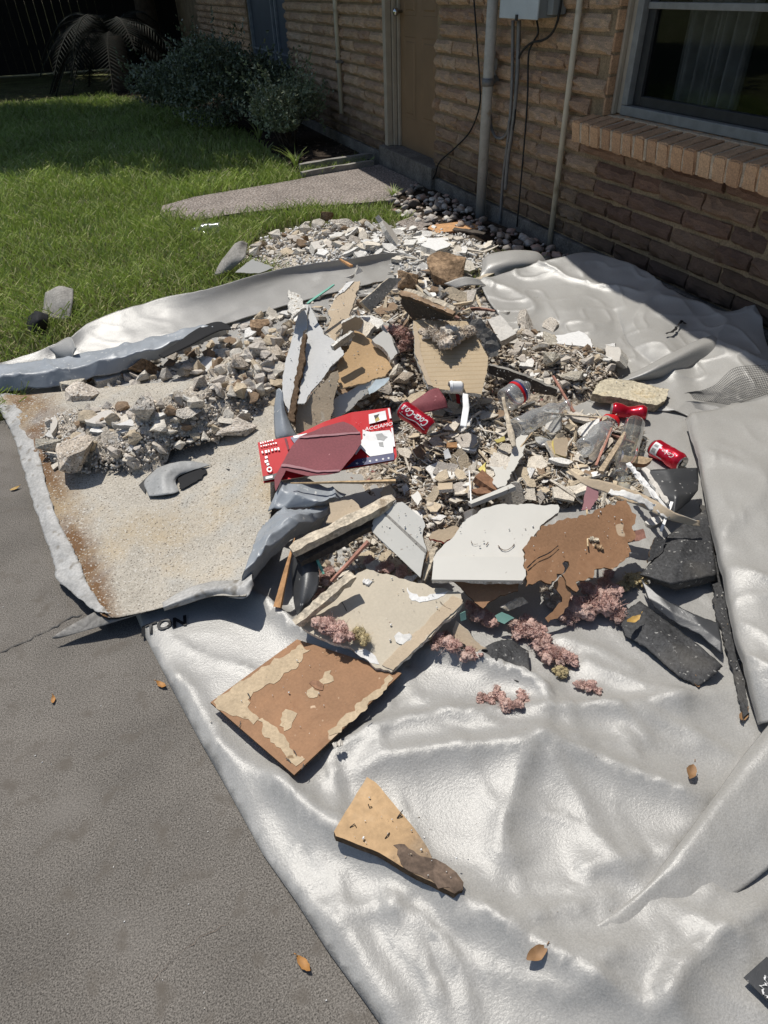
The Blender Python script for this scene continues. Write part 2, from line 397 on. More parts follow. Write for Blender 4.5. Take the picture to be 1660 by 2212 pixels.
M['dustmix'] = mat('debris_fines', [(.4, .34, .27)], .95, 12, .45, 90, .55, 1.0, 90, .1, island=False, extra=chain(x_speck(65, .58, .63, (.66, .62, .56)), x_speck(60, .56, .64, (.06, .04, .03)), x_speck(40, .66, .7, (.3, .15, .13))), bdist=.014)
M['rubble'] = mat('rubble', [(.56, .495, .42), (.5, .44, .37), (.62, .565, .49), (.45, .385, .315), (.54, .465, .375)], .95, 3, .25, 22, .45, 1.0, 13, .1, bdist=.012, extra=chain(x_speck(20, .6, .66, (.15, .12, .095)), x_speck(16, .63, .68, (.68, .65, .6))))
M['paleblock'] = mat('pale_block', [(.52, .475, .39), (.46, .42, .345)], .95, 3, .22, 20, .35, 1.0, 12, .1, bdist=.012, extra=chain(x_speck(18, .62, .68, (.24, .19, .13)), x_speck(12, .64, .7, (.66, .63, .57))))
M['brownrubble'] = mat('brown_rubble', [(.29, .2, .13), (.25, .17, .105)], .95, 3, .35, 14, .5, 1.0, 9, .1, bdist=.015)
M['plaster'] = mat('white_plaster', [(.66, .645, .61), (.6, .575, .53), (.7, .69, .66), (.52, .48, .42)], .8, 14, .12, 80, .15, .4, 90, .25, extra=x_speck(24, .66, .72, (.4, .34, .26)))
M['chalk'] = mat('chalk', [(.68, .67, .65), (.62, .6, .56), (.72, .71, .69), (.5, .46, .4), (.66, .63, .58)], .85, 14, .1, 80, .12, .3, 90, .2)
M['greyback'] = mat('grey_underside', [(.2, .19, .175)], .9, 14, .25, 90, .3, .6, 80, .2)
M['shard'] = mat('shards', [(.6, .55, .47), (.42, .33, .23), (.66, .64, .6), (.33, .25, .17), (.5, .43, .33), (.24, .17, .11), (.55, .5, .42), (.62, .59, .53), (.2, .15, .11)], .85, 20, .2, 120, .2, .4, 100, .2)
M['splinter'] = mat('splinter', [(.5, .39, .24), (.36, .24, .13), (.58, .48, .33), (.28, .18, .1), (.62, .55, .42)], .75, 10, .3, 80, .3, .4, 60, .25)
M['gypsumedge'] = mat('gypsum_edge', [(.62, .59, .53)], .95, 40, .25, 160, .3, .9, 160, .1, extra=x_speck(60, .58, .66, (.3, .24, .17)))
M['darkedge'] = mat('dark_edge', [(.12, .08, .05)], .9, 40, .3, 120, .3, .8, 120, .1)
def x_scuff(c2, lo=.6, hi=.75, sc=5, f=.5):
    def g(H, c): return H['mix'](H['rng'](H['noise'](sc, 5, .7), 0, f, lo, hi), c, c2)
    return g
M['greypaint'] = mat('grey_painted_paper', [(.47, .465, .45)], .6, 5, .06, 120, .05, .15, 120, .3, extra=x_scuff((.58, .56, .52)))
M['tanpaper'] = mat('tan_paper', [(.47, .375, .265)], .8, 6, .12, 130, .06, .3, 130, .2, extra=chain(x_speck(9, .66, .69, (.6, .55, .46)), x_scuff((.36, .28, .19), .58, .7, 11, .6), x_scuff((.55, .46, .35)), x_speck(45, .72, .75, (.25, .17, .1)), x_speck(60, .74, .77, (.65, .6, .52))))
M['tanpaint'] = mat('tan_painted_board', [(.46, .40, .305)], .6, 6, .06, 130, .05, .2, 100, .3, extra=chain(x_scuff((.42, .33, .23), .62, .7, 9, .6), x_speck(50, .72, .75, (.18, .13, .09)), x_speck(40, .74, .77, (.7, .66, .6))))
def x_groove(H, c):
    w_ = H['N'].new('ShaderNodeTexWave'); w_.bands_direction = 'X'; w_.inputs['Scale'].default_value = 15; w_.inputs['Distortion'].default_value = 2.2; w_.inputs['Detail'].default_value = 3
    w_.inputs['Detail Scale'].default_value = .6
    H['L'](H['co'], w_.inputs['Vector']); return H['mix'](H['rng'](w_.outputs['Fac'], .42, 0, .0, .14), c, (.32, .21, .11))
M['streaked'] = mat('streaked_tan', [(.48, .375, .245)], .75, 5, .07, 130, .05, .2, 120, .2, extra=x_groove)
M['cardboard'] = mat('cardboard', [(.47, .315, .17)], .8, 6, .12, 120, .06, .3, 120, .2, extra=chain(x_scuff((.56, .41, .25)), x_speck(8, .68, .7, (.6, .54, .44)), x_scuff((.34, .22, .12), .58, .7, 12, .6)))
M['hardboard'] = mat('hardboard', [(.285, .158, .085)], .7, 6, .12, 140, .1, .25, 140, .25, extra=chain(x_scuff((.37, .2, .105), .5, .75, 6, .7), x_scuff((.2, .1, .05), .55, .72, 9, .7), x_speck(10, .69, .71, (.5, .38, .26)), x_speck(30, .69, .73, (.55, .4, .27)), x_speck(60, .74, .77, (.68, .6, .5))))
M['glue'] = mat('paper_residue', [(.46, .36, .24)], .85, 14, .15, 110, .12, .4, 110, .15, extra=x_speck(30, .66, .72, (.25, .17, .1)))
M['whitepaint'] = mat('white_panel', [(.54, .52, .47)], .45, 4, .04, 0, 0, .06, 40, .35, extra=chain(x_scuff((.58, .55, .49), .6, .75, 4, .45), x_speck(30, .735, .76, (.2, .16, .12))))
M['palepaint'] = mat('pale_panel', [(.5, .485, .44)], .5, 4, .06, 0, 0, .08, 60, .3, extra=chain(x_scuff((.56, .55, .5)), x_speck(36, .72, .75, (.25, .2, .16))))
def x_smudge(H, c):
    s = H['N'].new('ShaderNodeSeparateXYZ'); H['L'](H['tc'].outputs['Generated'], s.inputs[0])
    f = H['val']('MULTIPLY', H['rng'](s.outputs[0], 0, 1, .55, .8), H['rng'](H['noise'](14, 4, .7), .25, 1, .35, .6))
    return H['mix'](f, c, (.07, .05, .04))
def x_smoke(H, c):
    s = H['N'].new('ShaderNodeSeparateXYZ'); H['L'](H['co'], s.inputs[0])
    d = H['val']('SUBTRACT', s.outputs[1], H['val']('MULTIPLY', H['noise'](22, 4, .7), .11))
    return H['mix'](H['rng'](d, .85, 0, -.095, -.03), c, (.07, .05, .04))
M['woodply'] = mat('plywood', [(.47, .31, .165)], .7, 9, .22, 60, .12, .25, 60, .3, extra=chain(x_smoke, x_scuff((.55, .41, .26), .5, .7, 8, .6), x_scuff((.26, .15, .075), .6, .72, 7, .7)))
M['soot'] = mat('soot_stain', [(.12, .085, .062)], .85, 20, .5, 90, .3, .3)
M['whitewood'] = mat('whitewashed_wood', [(.5, .43, .33)], .85, 26, .3, 110, .3, .7, 80, .2, extra=x_scuff((.22, .16, .1), .58, .68, 14, .8))
M['redwood'] = mat('red_wood', [(.38, .19, .14)], .75, 20, .2, 90, .2, .3)
M['orangewood'] = mat('orange_wood', [(.5, .27, .12)], .7, 20, .25, 90, .2, .3)
M['brownwood'] = mat('brown_wood', [(.24, .125, .07)], .75, 20, .3, 90, .2, .3)
M['greywood'] = mat('grey_wood', [(.25, .235, .21)], .85, 12, .25, 90, .25, .5)
M['darkboard'] = mat('dark_board', [(.075, .062, .05)], .9, 12, .3, 90, .3, .5)
M['felt'] = mat('roofing_felt', [(.042, .042, .043)], .62, 6, .3, 120, .5, .7, 120, .35, extra=chain(x_speck(85, .66, .72, (.3, .29, .27)), x_speck(6, .55, .75, (.085, .078, .068))), bdist=.004)
M['blackvinyl'] = mat('black_vinyl', [(.045, .046, .048)], .4, 5, .2, 0, 0, .2, 40, .5, extra=x_speck(70, .69, .73, (.35, .34, .32)))
M['pink'] = mat('insulation_pink', [(.74, .5, .43), (.68, .45, .385), (.74, .54, .46), (.63, .42, .36)], .95, 30, .3, 260, .35, 1.0, 240, .05, bdist=.006)
translucent(M['pink'], .25, (.6, .3, .26))
M['straw'] = mat('insulation_straw', [(.42, .34, .18), (.5, .42, .25), (.33, .26, .14)], .95, 30, .3, 160, .3, 1.0, 120, .05)
M['fluffgrey'] = mat('fluff_grey', [(.46, .38, .3), (.58, .52, .44), (.36, .28, .21)], .95, 30, .3)
M['foam'] = mat('foam_slab', [(.52, .46, .34)], .9, 10, .18, 70, .3, .9, 70, .15, extra=chain(x_scuff((.46, .3, .09), .55, .75, 7, .7), x_speck(60, .64, .7, (.25, .2, .14))))
M['foamedge'] = mat('foam_edge', [(.3, .25, .18)], .95, 30, .3, 90, .4, .9, 90, .1)
M['red'] = mat('red_print', [(.52, .014, .02)], .5, 6, .05, spec=.15)
M['canred'] = mat('can_red', [(.5, .012, .03)], .24, 6, .05, metal=.45, coat=.3)
M['canalu'] = mat('can_aluminium', [(.62, .6, .57)], .3, metal=.9)
M['canhole'] = mat('can_hole', [(.012, .01, .01)], .6)
M['maroon'] = mat('maroon_paper', [(.215, .062, .07)], .7, 8, .1, 160, .12, .25, 160, .25, extra=x_speck(50, .71, .74, (.45, .2, .2)))
M['pinkpaper'] = mat('pink_paper', [(.34, .17, .18)], .75, 10, .12)
M['navy'] = mat('navy_print', [(.045, .05, .13)], .42)
M['white'] = mat('white_print', [(.76, .75, .73)], .4)
M['greyprint'] = mat('grey_print', [(.3, .3, .29)], .4)
M['black'] = mat('black_print', [(.012, .012, .013)], .5)
M['gold'] = mat('gold_print', [(.42, .3, .05)], .4)
M['green'] = mat('green_plastic', [(.16, .42, .32)], .45, 10, .15)
M['teal'] = mat('teal_paper', [(.22, .4, .33)], .6, 14, .15)
M['ice'] = mat('pale_blue', [(.6, .68, .7)], .5)
M['net'] = mat('black_net', [(.03, .03, .032)], .6)
M['yellow'] = mat('yellow_foam', [(.6, .5, .16)], .8, 20, .15)
def clear(name, tint, dens, rough):
    m = bpy.data.materials.new(name); m.use_nodes = True; t = m.node_tree; N = t.nodes; N.clear(); L_ = t.links.new
    o = N.new('ShaderNodeOutputMaterial'); tr = N.new('ShaderNodeBsdfTransparent'); tr.inputs[0].default_value = (*tint, 1)
    gl = N.new('ShaderNodeBsdfGlossy'); gl.inputs['Roughness'].default_value = rough; df = N.new('ShaderNodeBsdfDiffuse'); df.inputs[0].default_value = (.75, .76, .76, 1)
    lw = N.new('ShaderNodeLayerWeight'); lw.inputs[0].default_value = .45; m1 = N.new('ShaderNodeMixShader'); m2 = N.new('ShaderNodeMixShader')
    L_(lw.outputs['Facing'], m1.inputs[0]); L_(tr.outputs[0], m1.inputs[1]); L_(gl.outputs[0], m1.inputs[2])
    m2.inputs[0].default_value = dens; L_(m1.outputs[0], m2.inputs[1]); L_(df.outputs[0], m2.inputs[2]); L_(m2.outputs[0], o.inputs[0]); return m
M['plastic'] = clear('clear_plastic', (.93, .94, .94), .2, .12)
M['glass'] = clear('clear_glass', (.93, .95, .94), .06, .04)
def pane_mat():
    m = bpy.data.materials.new('window_glass'); m.use_nodes = True; t = m.node_tree; N = t.nodes; N.clear(); L_ = t.links.new
    o = N.new('ShaderNodeOutputMaterial'); tr = N.new('ShaderNodeBsdfTransparent'); tr.inputs[0].default_value = (.7, .72, .72, 1)
    gl = N.new('ShaderNodeBsdfGlossy'); gl.inputs['Roughness'].default_value = .02; mx = N.new('ShaderNodeMixShader'); fr = N.new('ShaderNodeLayerWeight'); pw = N.new('ShaderNodeMath'); pw.operation = 'POWER'; pw.inputs[1].default_value = 5; ad = N.new('ShaderNodeMath'); ad.operation = 'MULTIPLY_ADD'; ad.inputs[1].default_value = .9; ad.inputs[2].default_value = .035
    L_(fr.outputs['Facing'], pw.inputs[0]); L_(pw.outputs[0], ad.inputs[0]); L_(ad.outputs[0], mx.inputs[0]); L_(tr.outputs[0], mx.inputs[1]); L_(gl.outputs[0], mx.inputs[2]); L_(mx.outputs[0], o.inputs[0]); return m
M['pane'] = pane_mat()

# ------------------------------------------------------------------ terrain of the heap
GS = []
def G(u, v, h, su, sv, z=None, rot=0.0):
    c = P(u, v, h if z is None else z); GS.append((c[0], c[1], su, sv, rot, h))
G(925, 650, .31, .34, .30); G(760, 760, .17, .26, .22); G(1010, 900, .12, .34, .22); G(1230, 770, .10, .26, .22)
G(1040, 1040, .10, .36, .16); G(1000, 1220, .07, .30, .16)
G(610, 722, .16, .20, .18); G(430, 850, .205, .30, .18); G(560, 760, .23, .22, .22); G(215, 890, .165, .21, .17); G(335, 925, .145, .27, .15); G(140, 905, .11, .12, .10)
G(820, 525, .10, .62, .26); G(960, 545, .08, .35, .2)
def HT(x, y):
    x = np.asarray(x, float); y = np.asarray(y, float); r = 0
    for cx, cy, sx, sy, ro, h in GS:
        r = r+(h*np.exp(-((x-cx)/sx)**2-((y-cy)/sy)**2))**2.2
    return r**(1/2.2)
def onH(u, v, lift=0.0):
    d = wray(u, v); t0 = (.6-CAM_H)/d[2]; t1 = (-.004-CAM_H)/d[2]; ts = np.linspace(t0, t1, 220)
    q = CAM[None]+d[None]*ts[:, None]
    i = np.clip(((q[:, 0]-SX0)/SST).astype(int), 0, SGRID.shape[1]-1); j = np.clip(((q[:, 1]-SY0)/SST).astype(int), 0, SGRID.shape[0]-1)
    k = np.argmax(q[:, 2] <= SGRID[j, i]+lift+1e-4); return q[k]
SX0, SY0, SST = -1.2, -.2, .02
_gx, _gy = np.meshgrid(np.arange(SX0, 3.2, SST)+SST/2, np.arange(SY0, 6.2, SST)+SST/2)
SGRID = HT(_gx, _gy)

# ================================================================== SETTING
def flat(name, poly, z, mat_, label=None, kind='structure', cat=None, raw=False, thick=0.06):
    pts = [p if raw else tuple(P(*p, z)[:2]) for p in poly]
    return link(name, slab_mesh(name, pts, thick, [M[mat_]]), kind=kind, label=label, cat=cat, mw=Matrix.Translation((0, 0, z)))
g_ = link('ground', mesh('ground', [(-150, -150, -.09), (150, -150, -.09), (150, 150, -.09), (-150, 150, -.09)], [(0, 1, 2, 3)], [M['turf']]), kind='structure', label='flat earth under the garden')
PATIO_Y = 2.75
V2, F2, _ = cdt([np.array(p) for p in [(-7, -5), (2.56, -5), (2.56, PATIO_Y), (-7, PATIO_Y)]], .25)
me = slab_mesh('patio_slab', [(-7, -5), (2.56, -5), (2.56, PATIO_Y), (-7, PATIO_Y)], .1, [M['concrete']])
patio = link('patio_slab', me, kind='structure', label='old grey brown concrete patio slab')
# hairline cracks in the slab
def strip(name, pts, wd, z, mat_, parent=None, **k):
    pts = [np.array(P(u, v, z)) for u, v in pts]; pts = list(smooth_line(pts, len(pts)*5)); V = []; F = []
    for i, p in enumerate(pts):
        t = pts[min(i+1, len(pts)-1)]-pts[max(i-1, 0)]; nn = np.array([-t[1], t[0], 0]); nn /= np.linalg.norm(nn)+1e-9
        j = (vnoise(np.array([i*.9]), np.array([3.3]), 5)[0]-.5)*.02
        ww = wd*(.4+1.2*random.random())*.5; V += [p+nn*(j+ww), p+nn*(j-ww)]
    for i in range(len(pts)-1): F.append((2*i, 2*i+1, 2*i+3, 2*i+2))
    return link(name, mesh(name, V, F, [M[mat_]]), parent=parent, **k)
strip('crack', [(-10, 1412), (60, 1385), (120, 1352), (175, 1325)], .0035, .0025, 'black', parent=patio)
strip('crack', [(330, 2110), (420, 2040), (500, 1985)], .0007, .0025, 'soot', parent=patio)
lawn = link('lawn_soil', slab_mesh('lawn_soil', [(-9, PATIO_Y+.01), (2.5, PATIO_Y+.01), (2.5, 30), (-9, 30)], .06, [M['turf']]), kind='structure', label='bare earth under the lawn', mw=Matrix.Translation((0, 0, -.025)))
PATH = [(345, 462), (352, 444), (420, 425), (540, 405), (640, 388), (715, 372), (820, 355), (905, 395), (845, 432), (760, 440), (640, 447), (500, 462), (420, 476)]
path = flat('path', PATH, .012, 'aggregate', label='exposed aggregate path slab leading to the back door')
path['kind'] = 'structure'
BED = [(250, 215), (420, 238), (540, 290), (640, 372), (720, 356), (825, 335), (1000, 300), (1000, 130), (700, 60), (250, 120)]
bed = flat('planting_bed', [(230, 228), (420, 238), (540, 295), (640, 372), (720, 356), (830, 338), (800, 250), (600, 130), (250, 150)], -.008, 'soil', label='dark shaded planting bed under the shrubs')
STN = [(835, 432), (905, 392), (960, 420), (1040, 470), (1130, 505), (1240, 555), (1180, 585), (1060, 560), (920, 500), (850, 455)]
flat('stone_bed', STN, -.004, 'soil', label='earth under the river stones beside the house')

# ------------------------------------------------------------------ house
WX = 2.62
house = root('brick_house', (WX, 5, 0), 'tan house of rough split faced brick with a brown back door and dark window', 'house')
def wz(u, v, x=WX): return PX(u, v, x)
D0, D1 = 5.36, 6.37            # door opening
S0, S1 = 9.43, 11.46           # slate blue closet doors
W1 = 3.32; WZ = .72            # window opening ends here, sill height
TOP = 2.5
wall = boxes('wall', [(WX, WX+.1, W1, D0, -.1, TOP), (WX, WX+.1, D1, S0, -.1, TOP), (WX, WX+.1, S1, 18, -.1, TOP), (WX, WX+.1, -5, W1, -.1, WZ-.12),
                      (WX, WX+.1, D0, D1, 2.15, TOP), (WX, WX+.1, S0, S1, 2.15, TOP), (WX, WX+.1, -5, W1, 2.1, TOP)], M['mortar'], parent=house)
boxes('foundation', [(WX-.035, WX+.02, -5, D0-.06, -.12, .085), (WX-.035, WX+.02, D1+.05, 18, -.12, .085)], M['foundation'], bevel=.008, parent=house)
boxes('door_step', [(WX-.07, WX+.12, D0-.06, D1+.05, -.12, .16)], M['foundation'], bevel=.01, parent=house)
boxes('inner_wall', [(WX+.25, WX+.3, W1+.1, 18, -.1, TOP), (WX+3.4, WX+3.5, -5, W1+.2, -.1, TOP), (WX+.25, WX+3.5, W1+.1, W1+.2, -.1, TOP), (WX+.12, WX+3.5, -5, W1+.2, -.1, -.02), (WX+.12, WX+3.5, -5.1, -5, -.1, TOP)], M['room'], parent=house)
# roof with a wide eave
EX = 2.0
rv = [(EX, -6, 2.42), (EX, 20, 2.42), (WX+4, -6, 4.1), (WX+4, 20, 4.1), (WX+9, -6, 2.42), (WX+9, 20, 2.42)]
rv = rv+[(a, b, c-.14) for a, b, c in rv]
link('roof', mesh('roof', rv, [(0, 1, 3, 2), (2, 3, 5, 4), (6, 8, 9, 7), (8, 10, 11, 9), (0, 6, 7, 1), (4, 5, 11, 10), (0, 2, 8, 6), (2, 4, 10, 8), (1, 7, 9, 3), (3, 9, 11, 5)], [M['roof']]), parent=house)
boxes('soffit', [(EX+.03, WX+.3, -6, 20, 2.24, 2.27)], M['soffit'], parent=house)

# bricks
def brick_mesh(i):
    nx, nz = 7, 4; V = []; F = []; r = np.random.default_rng(i)
    ph = r.uniform(0, 50)
    for a in range(nz+1):
        for b in range(nx+1):
            y = -.5+b/nx; z = -.5+a/nz
            bul = .027*(1-abs(2*z)**3)*(1-abs(2*y)**10*.7)
            nzv = .026*fbm(np.array([y*7+ph]), np.array([z*4+ph]), i, 3)[0]*2
            e = .004*fbm(np.array([y*5+ph]), np.array([z*3+ph+9]), i+4, 2)[0]*2
            V.append((-bul-nzv-.004, y, z+e/.07*(.5 if a in (0, nz) else 0)))
    n = len(V)
    for a in range(nz):
        for b in range(nx):
            q = a*(nx+1)+b; F.append((q, q+nx+1, q+nx+2, q+1))
    rim = [b for b in range(nx+1)]+[a*(nx+1)+nx for a in range(1, nz+1)]+[nz*(nx+1)+b for b in range(nx-1, -1, -1)]+[a*(nx+1) for a in range(nz-1, 0, -1)]
    for q in rim: V.append((.02, V[q][1], V[q][2]))
    for k in range(len(rim)):
        F.append((rim[k], rim[(k+1) % len(rim)], n+(k+1) % len(rim), n+k))
    return mesh('brick', V, F, [M['brick']])
BM = [brick_mesh(i) for i in range(10)]
BR = []
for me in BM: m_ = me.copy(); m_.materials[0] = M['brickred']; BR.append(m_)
bl = []
for row in range(14):
    z = .13+row*.0925+.0; y = -.2+random.random()*.2
    while y < 15.3:
        L = random.choice((.2, .29, .3, .31, .4)); a, b = y+.004, y+L-.006; y += L
        for (o0, o1) in ((D0, D1), (S0, S1)):
            if a < o0 < b: b = o0-.002
            elif a < o1 < b: a = o1+.002
        if b-a < .05 or (D0-.001 <= (a+b)/2 <= D1) or S0 <= (a+b)/2 <= S1: continue
        if z > .62 and a < W1+.1:
            if b < W1+.16: continue
            a = max(a, W1+.012)
        if row == 13 and False: continue
        bl.append(((a+b)/2, b-a, z))
def seen(yc, z):
    q = np.array([WX, yc, z])-CAM; c = ROT.T@q; u = CXP+FPX*c[0]/-c[2]; v = CYP-FPX*c[1]/-c[2]; return -40 < u < 1720 and -60 < v < 800 and c[2] < 0
bl = [b for b in bl if seen(b[0], b[2])]
bl.sort(key=lambda b: b[0])
bi = 0; stuffV = []; stuffF = []
for yc, L, z in bl:
    sc_ = (random.uniform(.8, 1.25), L, .074+random.uniform(-.003, .003)); mw = Matrix.Translation((WX-.002+random.uniform(-.004, .004), yc, z))@Matrix.Rotation(random.uniform(-.012, .012), 4, 'X')@Matrix.Diagonal((*sc_, 1))
    if bi < 296:
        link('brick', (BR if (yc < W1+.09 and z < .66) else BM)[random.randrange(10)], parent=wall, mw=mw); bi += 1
    else:
        me = BM[random.randrange(10)]; o = len(stuffV); stuffV += [tuple(mw@v.co) for v in me.vertices]; stuffF += [tuple(i+o for i in p.vertices) for p in me.polygons]
if stuffV: link('brickwork', mesh('brickwork', stuffV, stuffF, [M['brick']]), parent=wall, kind='stuff')
# brick returns beside the window
for r_ in range(7):
    z = .79+r_*.0925
    boxes('brick', [(WX-.01, WX+.1, W1-.004, W1+.012, z-.036, z+.044)], M['sillbrick'], bevel=.004, parent=wall)
# back door
dr = boxes('door', [(WX+.1, WX+.14, D0, D1-.06, .162, 2.15)], M['door'], parent=house)
def dpanel(y0, y1, z0, z1):
    V = [(WX+.098, y0, z0), (WX+.098, y1, z0), (WX+.098, y1, z1), (WX+.098, y0, z1)]
    i1, i2 = .018, .04
    V += [(WX+.108, y0+i1, z0+i1), (WX+.108, y1-i1, z0+i1), (WX+.108, y1-i1, z1-i1), (WX+.108, y0+i1, z1-i1)]
    V += [(WX+.095, y0+i2, z0+i2), (WX+.095, y1-i2, z0+i2), (WX+.095, y1-i2, z1-i2), (WX+.095, y0+i2, z1-i2)]
    F = [(a+b, a+(b+1) % 4, a+4+(b+1) % 4, a+4+b) for a in (0, 4) for b in range(4)]+[(8, 9, 10, 11)]
    link('panel', mesh('panel', V, [f[::-1] for f in F], [M['door']]), parent=dr)
dpanel(5.96, 6.19, .40, .98); dpanel(5.58, 5.84, .40, .98); dpanel(5.96, 6.19, 1.12, 1.9); dpanel(5.58, 5.84, 1.12, 1.9)
kb = wz(852, 25, WX+.05)
tube('knob', [(WX+.1, 6.24, kb[2]), (WX+.06, 6.24, kb[2]), (WX+.055, 6.24, kb[2]), (WX+.03, 6.24, kb[2]), (WX+.02, 6.24, kb[2])], [.012, .012, .028, .03, .012], M['chrome'], 14, parent=dr)
fr = boxes('door_frame', [(WX-.022, WX+.03, D1-.055, D1+.012, .162, 2.2), (WX+.035, WX+.07, D1-.075, D1-.03, .162, 2.2), (WX+.075, WX+.1, D1-.1, D1-.05, .162, 2.2)], M['trim'], bevel=.004, parent=house)
boxes('closet_door', [(WX+.06, WX+.09, S0, S1, .1, 2.15)], M['slate'], parent=house)
boxes('closet_trim', [(WX+.03, WX+.058, S0+.6, S0+.64, .1, 2.15), (WX+.03, WX+.058, S0+.78, S0+.82, .1, 2.15), (WX+.02, WX+.058, S1-.06, S1, .1, 2.15), (WX+.03, WX+.058, S0+.02, S1-.06, .64, .66)], M['slateline'], parent=house)
# window
win = boxes('window', [(WX+.055, WX+.085, W1-.055, W1-.012, WZ+.045, 2.1), (WX+.03, WX+.054, W1-.026, W1-.006, WZ+.04, 2.1)], M['trim'], bevel=.003, parent=house)
boxes('frame', [(WX+.05, WX+.11, W1-.1, W1-.056, WZ+.085, 2.1), (WX+.05, WX+.11, .2, W1-.056, WZ+.04, WZ+.084)], M['alu'], bevel=.004, parent=win)
boxes('sash', [(WX+.085, WX+.125, W1-.155, W1-.101, WZ+.086, 2.1), (WX+.085, WX+.125, .2, W1-.156, WZ+.086, WZ+.13)], M['darkframe'], bevel=.003, parent=win)
boxes('meeting_rail', [(WX+.075, WX+.112, .2, W1-.102, 1.205, 1.232)], M['alu'], bevel=.003, parent=win)
boxes('pane', [(WX+.102, WX+.107, .2, W1-.156, WZ+.131, 1.204)], M['pane'], parent=win)
boxes('pane', [(WX+.09, WX+.095, .2, W1-.103, 1.233, 2.1)], M['pane'], parent=win)
cv = []; cf = []
n = 90
for i in range(n):
    y = 2.66+.40*i/(n-1); x = WX+.2+.022*math.sin(i*.75)+.02*math.sin(i*.31)
    cv += [(x, y, .5), (x, y, 2.1)]
for i in range(n-1): cf.append((2*i, 2*i+1, 2*i+3, 2*i+2))
link('curtain', mesh('curtain', cv, cf, [M['curtain']], smooth=True), parent=win)
# rowlock sill
sill = boxes('sill', [(WX-.085, WX+.09, -.5, W1+.1, WZ-.075, WZ-.008), (WX+.02, WX+.12, -.5, W1, WZ-.1, WZ+.036)], M['joint'], parent=house)
y = W1+.105
def sillbrick(i):
    V, F = boxv(-.125, .10, -.036, .036, -.053, .05); bm_ = bmesh.new()
    vs = [bm_.verts.new(v) for v in V]; [bm_.faces.new([vs[i] for i in f]) for f in F]
    bmesh.ops.bevel(bm_, geom=bm_.edges[:], offset=.006, segments=2, affect='EDGES'); bmesh.ops.subdivide_edges(bm_, edges=[e for e in bm_.edges if e.calc_length() > .05], cuts=2, use_grid_fill=True)
    for v in bm_.verts:
        v.co += Vector(np.random.default_rng(int(abs(v.co.x*999+v.co.y*7777+v.co.z*333+i*97))).uniform(-.0025, .0025, 3))
    me = bpy.data.meshes.new('brick'); bm_.to_mesh(me); bm_.free(); me.materials.append(M['sillbrick']); return me
SB = [sillbrick(i) for i in range(5)]
jv = []; jf = []
while y > 1.2:
    link('brick', SB[random.randrange(5)], parent=sill, mw=Matrix.Translation((WX-.005+random.uniform(-.006, .006), y-.04, WZ-.023))@Matrix.Rotation(-.15, 4, 'Y')@Matrix.Rotation(random.uniform(-.03, .03), 4, 'X'))
    jm = Matrix.Translation((WX-.005, y-.04-.0432, WZ-.023))@Matrix.Rotation(-.15, 4, 'Y'); v_, f_ = boxv(-.119, .10, -.0085, .0085, -.048, .045); o_ = len(jv); jv += [tuple(jm@Vector(q)) for q in v_]; jf += [tuple(q+o_ for q in f) for f in f_]; y -= .0865
link('mortar_joints', mesh('mortar_joints', jv, jf, [M['joint']]), parent=sill, kind='stuff')

# ------------------------------------------------------------------ services on the wall
cp = root('conduit_pipe', PX(1038, 482, WX-.1)*np.array([1, 1, 0]), 'fat grey service pipe standing beside the back door', 'pipe')
px_ = WX-.1
pa, pb = PX(1063, 20, px_), PX(1040, 440, px_); yy = (pa[1]+pb[1])/2
tube('pipe_run', [(px_, yy, -.03), (px_, yy, 2.6)], .034, M['pipe'], 20, parent=cp)
zz = PX(1053, 177, px_)[2]
tube('clamp', [(px_, yy, zz-.022), (px_, yy, zz+.022)], .038, M['conduit'], 20, parent=cp)
boxes('bracket', [(px_-.01, WX, yy+.03, yy+.05, zz-.025, zz+.03)], M['conduit'], parent=cp)
boxes('backplate', [(px_+.02, WX-.02, yy+.035, yy+.06, zz+.02, zz+.16)], M['pipe'], parent=cp)
pv = root('pvc_pipe', PX(1188, 530, WX-.05)*np.array([1, 1, 0]), 'thin cream drain pipe running down the wall left of the window', 'pipe')
xv = WX-.05; ys = (PX(1250, 30, xv)[1]+PX(1192, 490, xv)[1])/2
tube('pipe_run', [(xv, ys, -.03), (xv, ys, 2.4)], .0165, M['pvc'], 16, parent=pv)
tube('coupling', [(xv, ys, 1.5), (xv, ys, 1.58)], .021, M['pvc'], 16, parent=pv)
sp = root('drain_pipe', (WX-.05, 7.48, .3), 'thin pale pipe ending above the ground on the wall left of the door', 'pipe')
tube('pipe_run', [(WX-.05, 7.48, .29), (WX-.05, 7.48, 2.4)], .022, M['pvc'], 12, parent=sp)
boxes('strap', [(WX-.075, WX-.01, 7.45, 7.51, .72, .745)], M['conduit'], parent=sp)
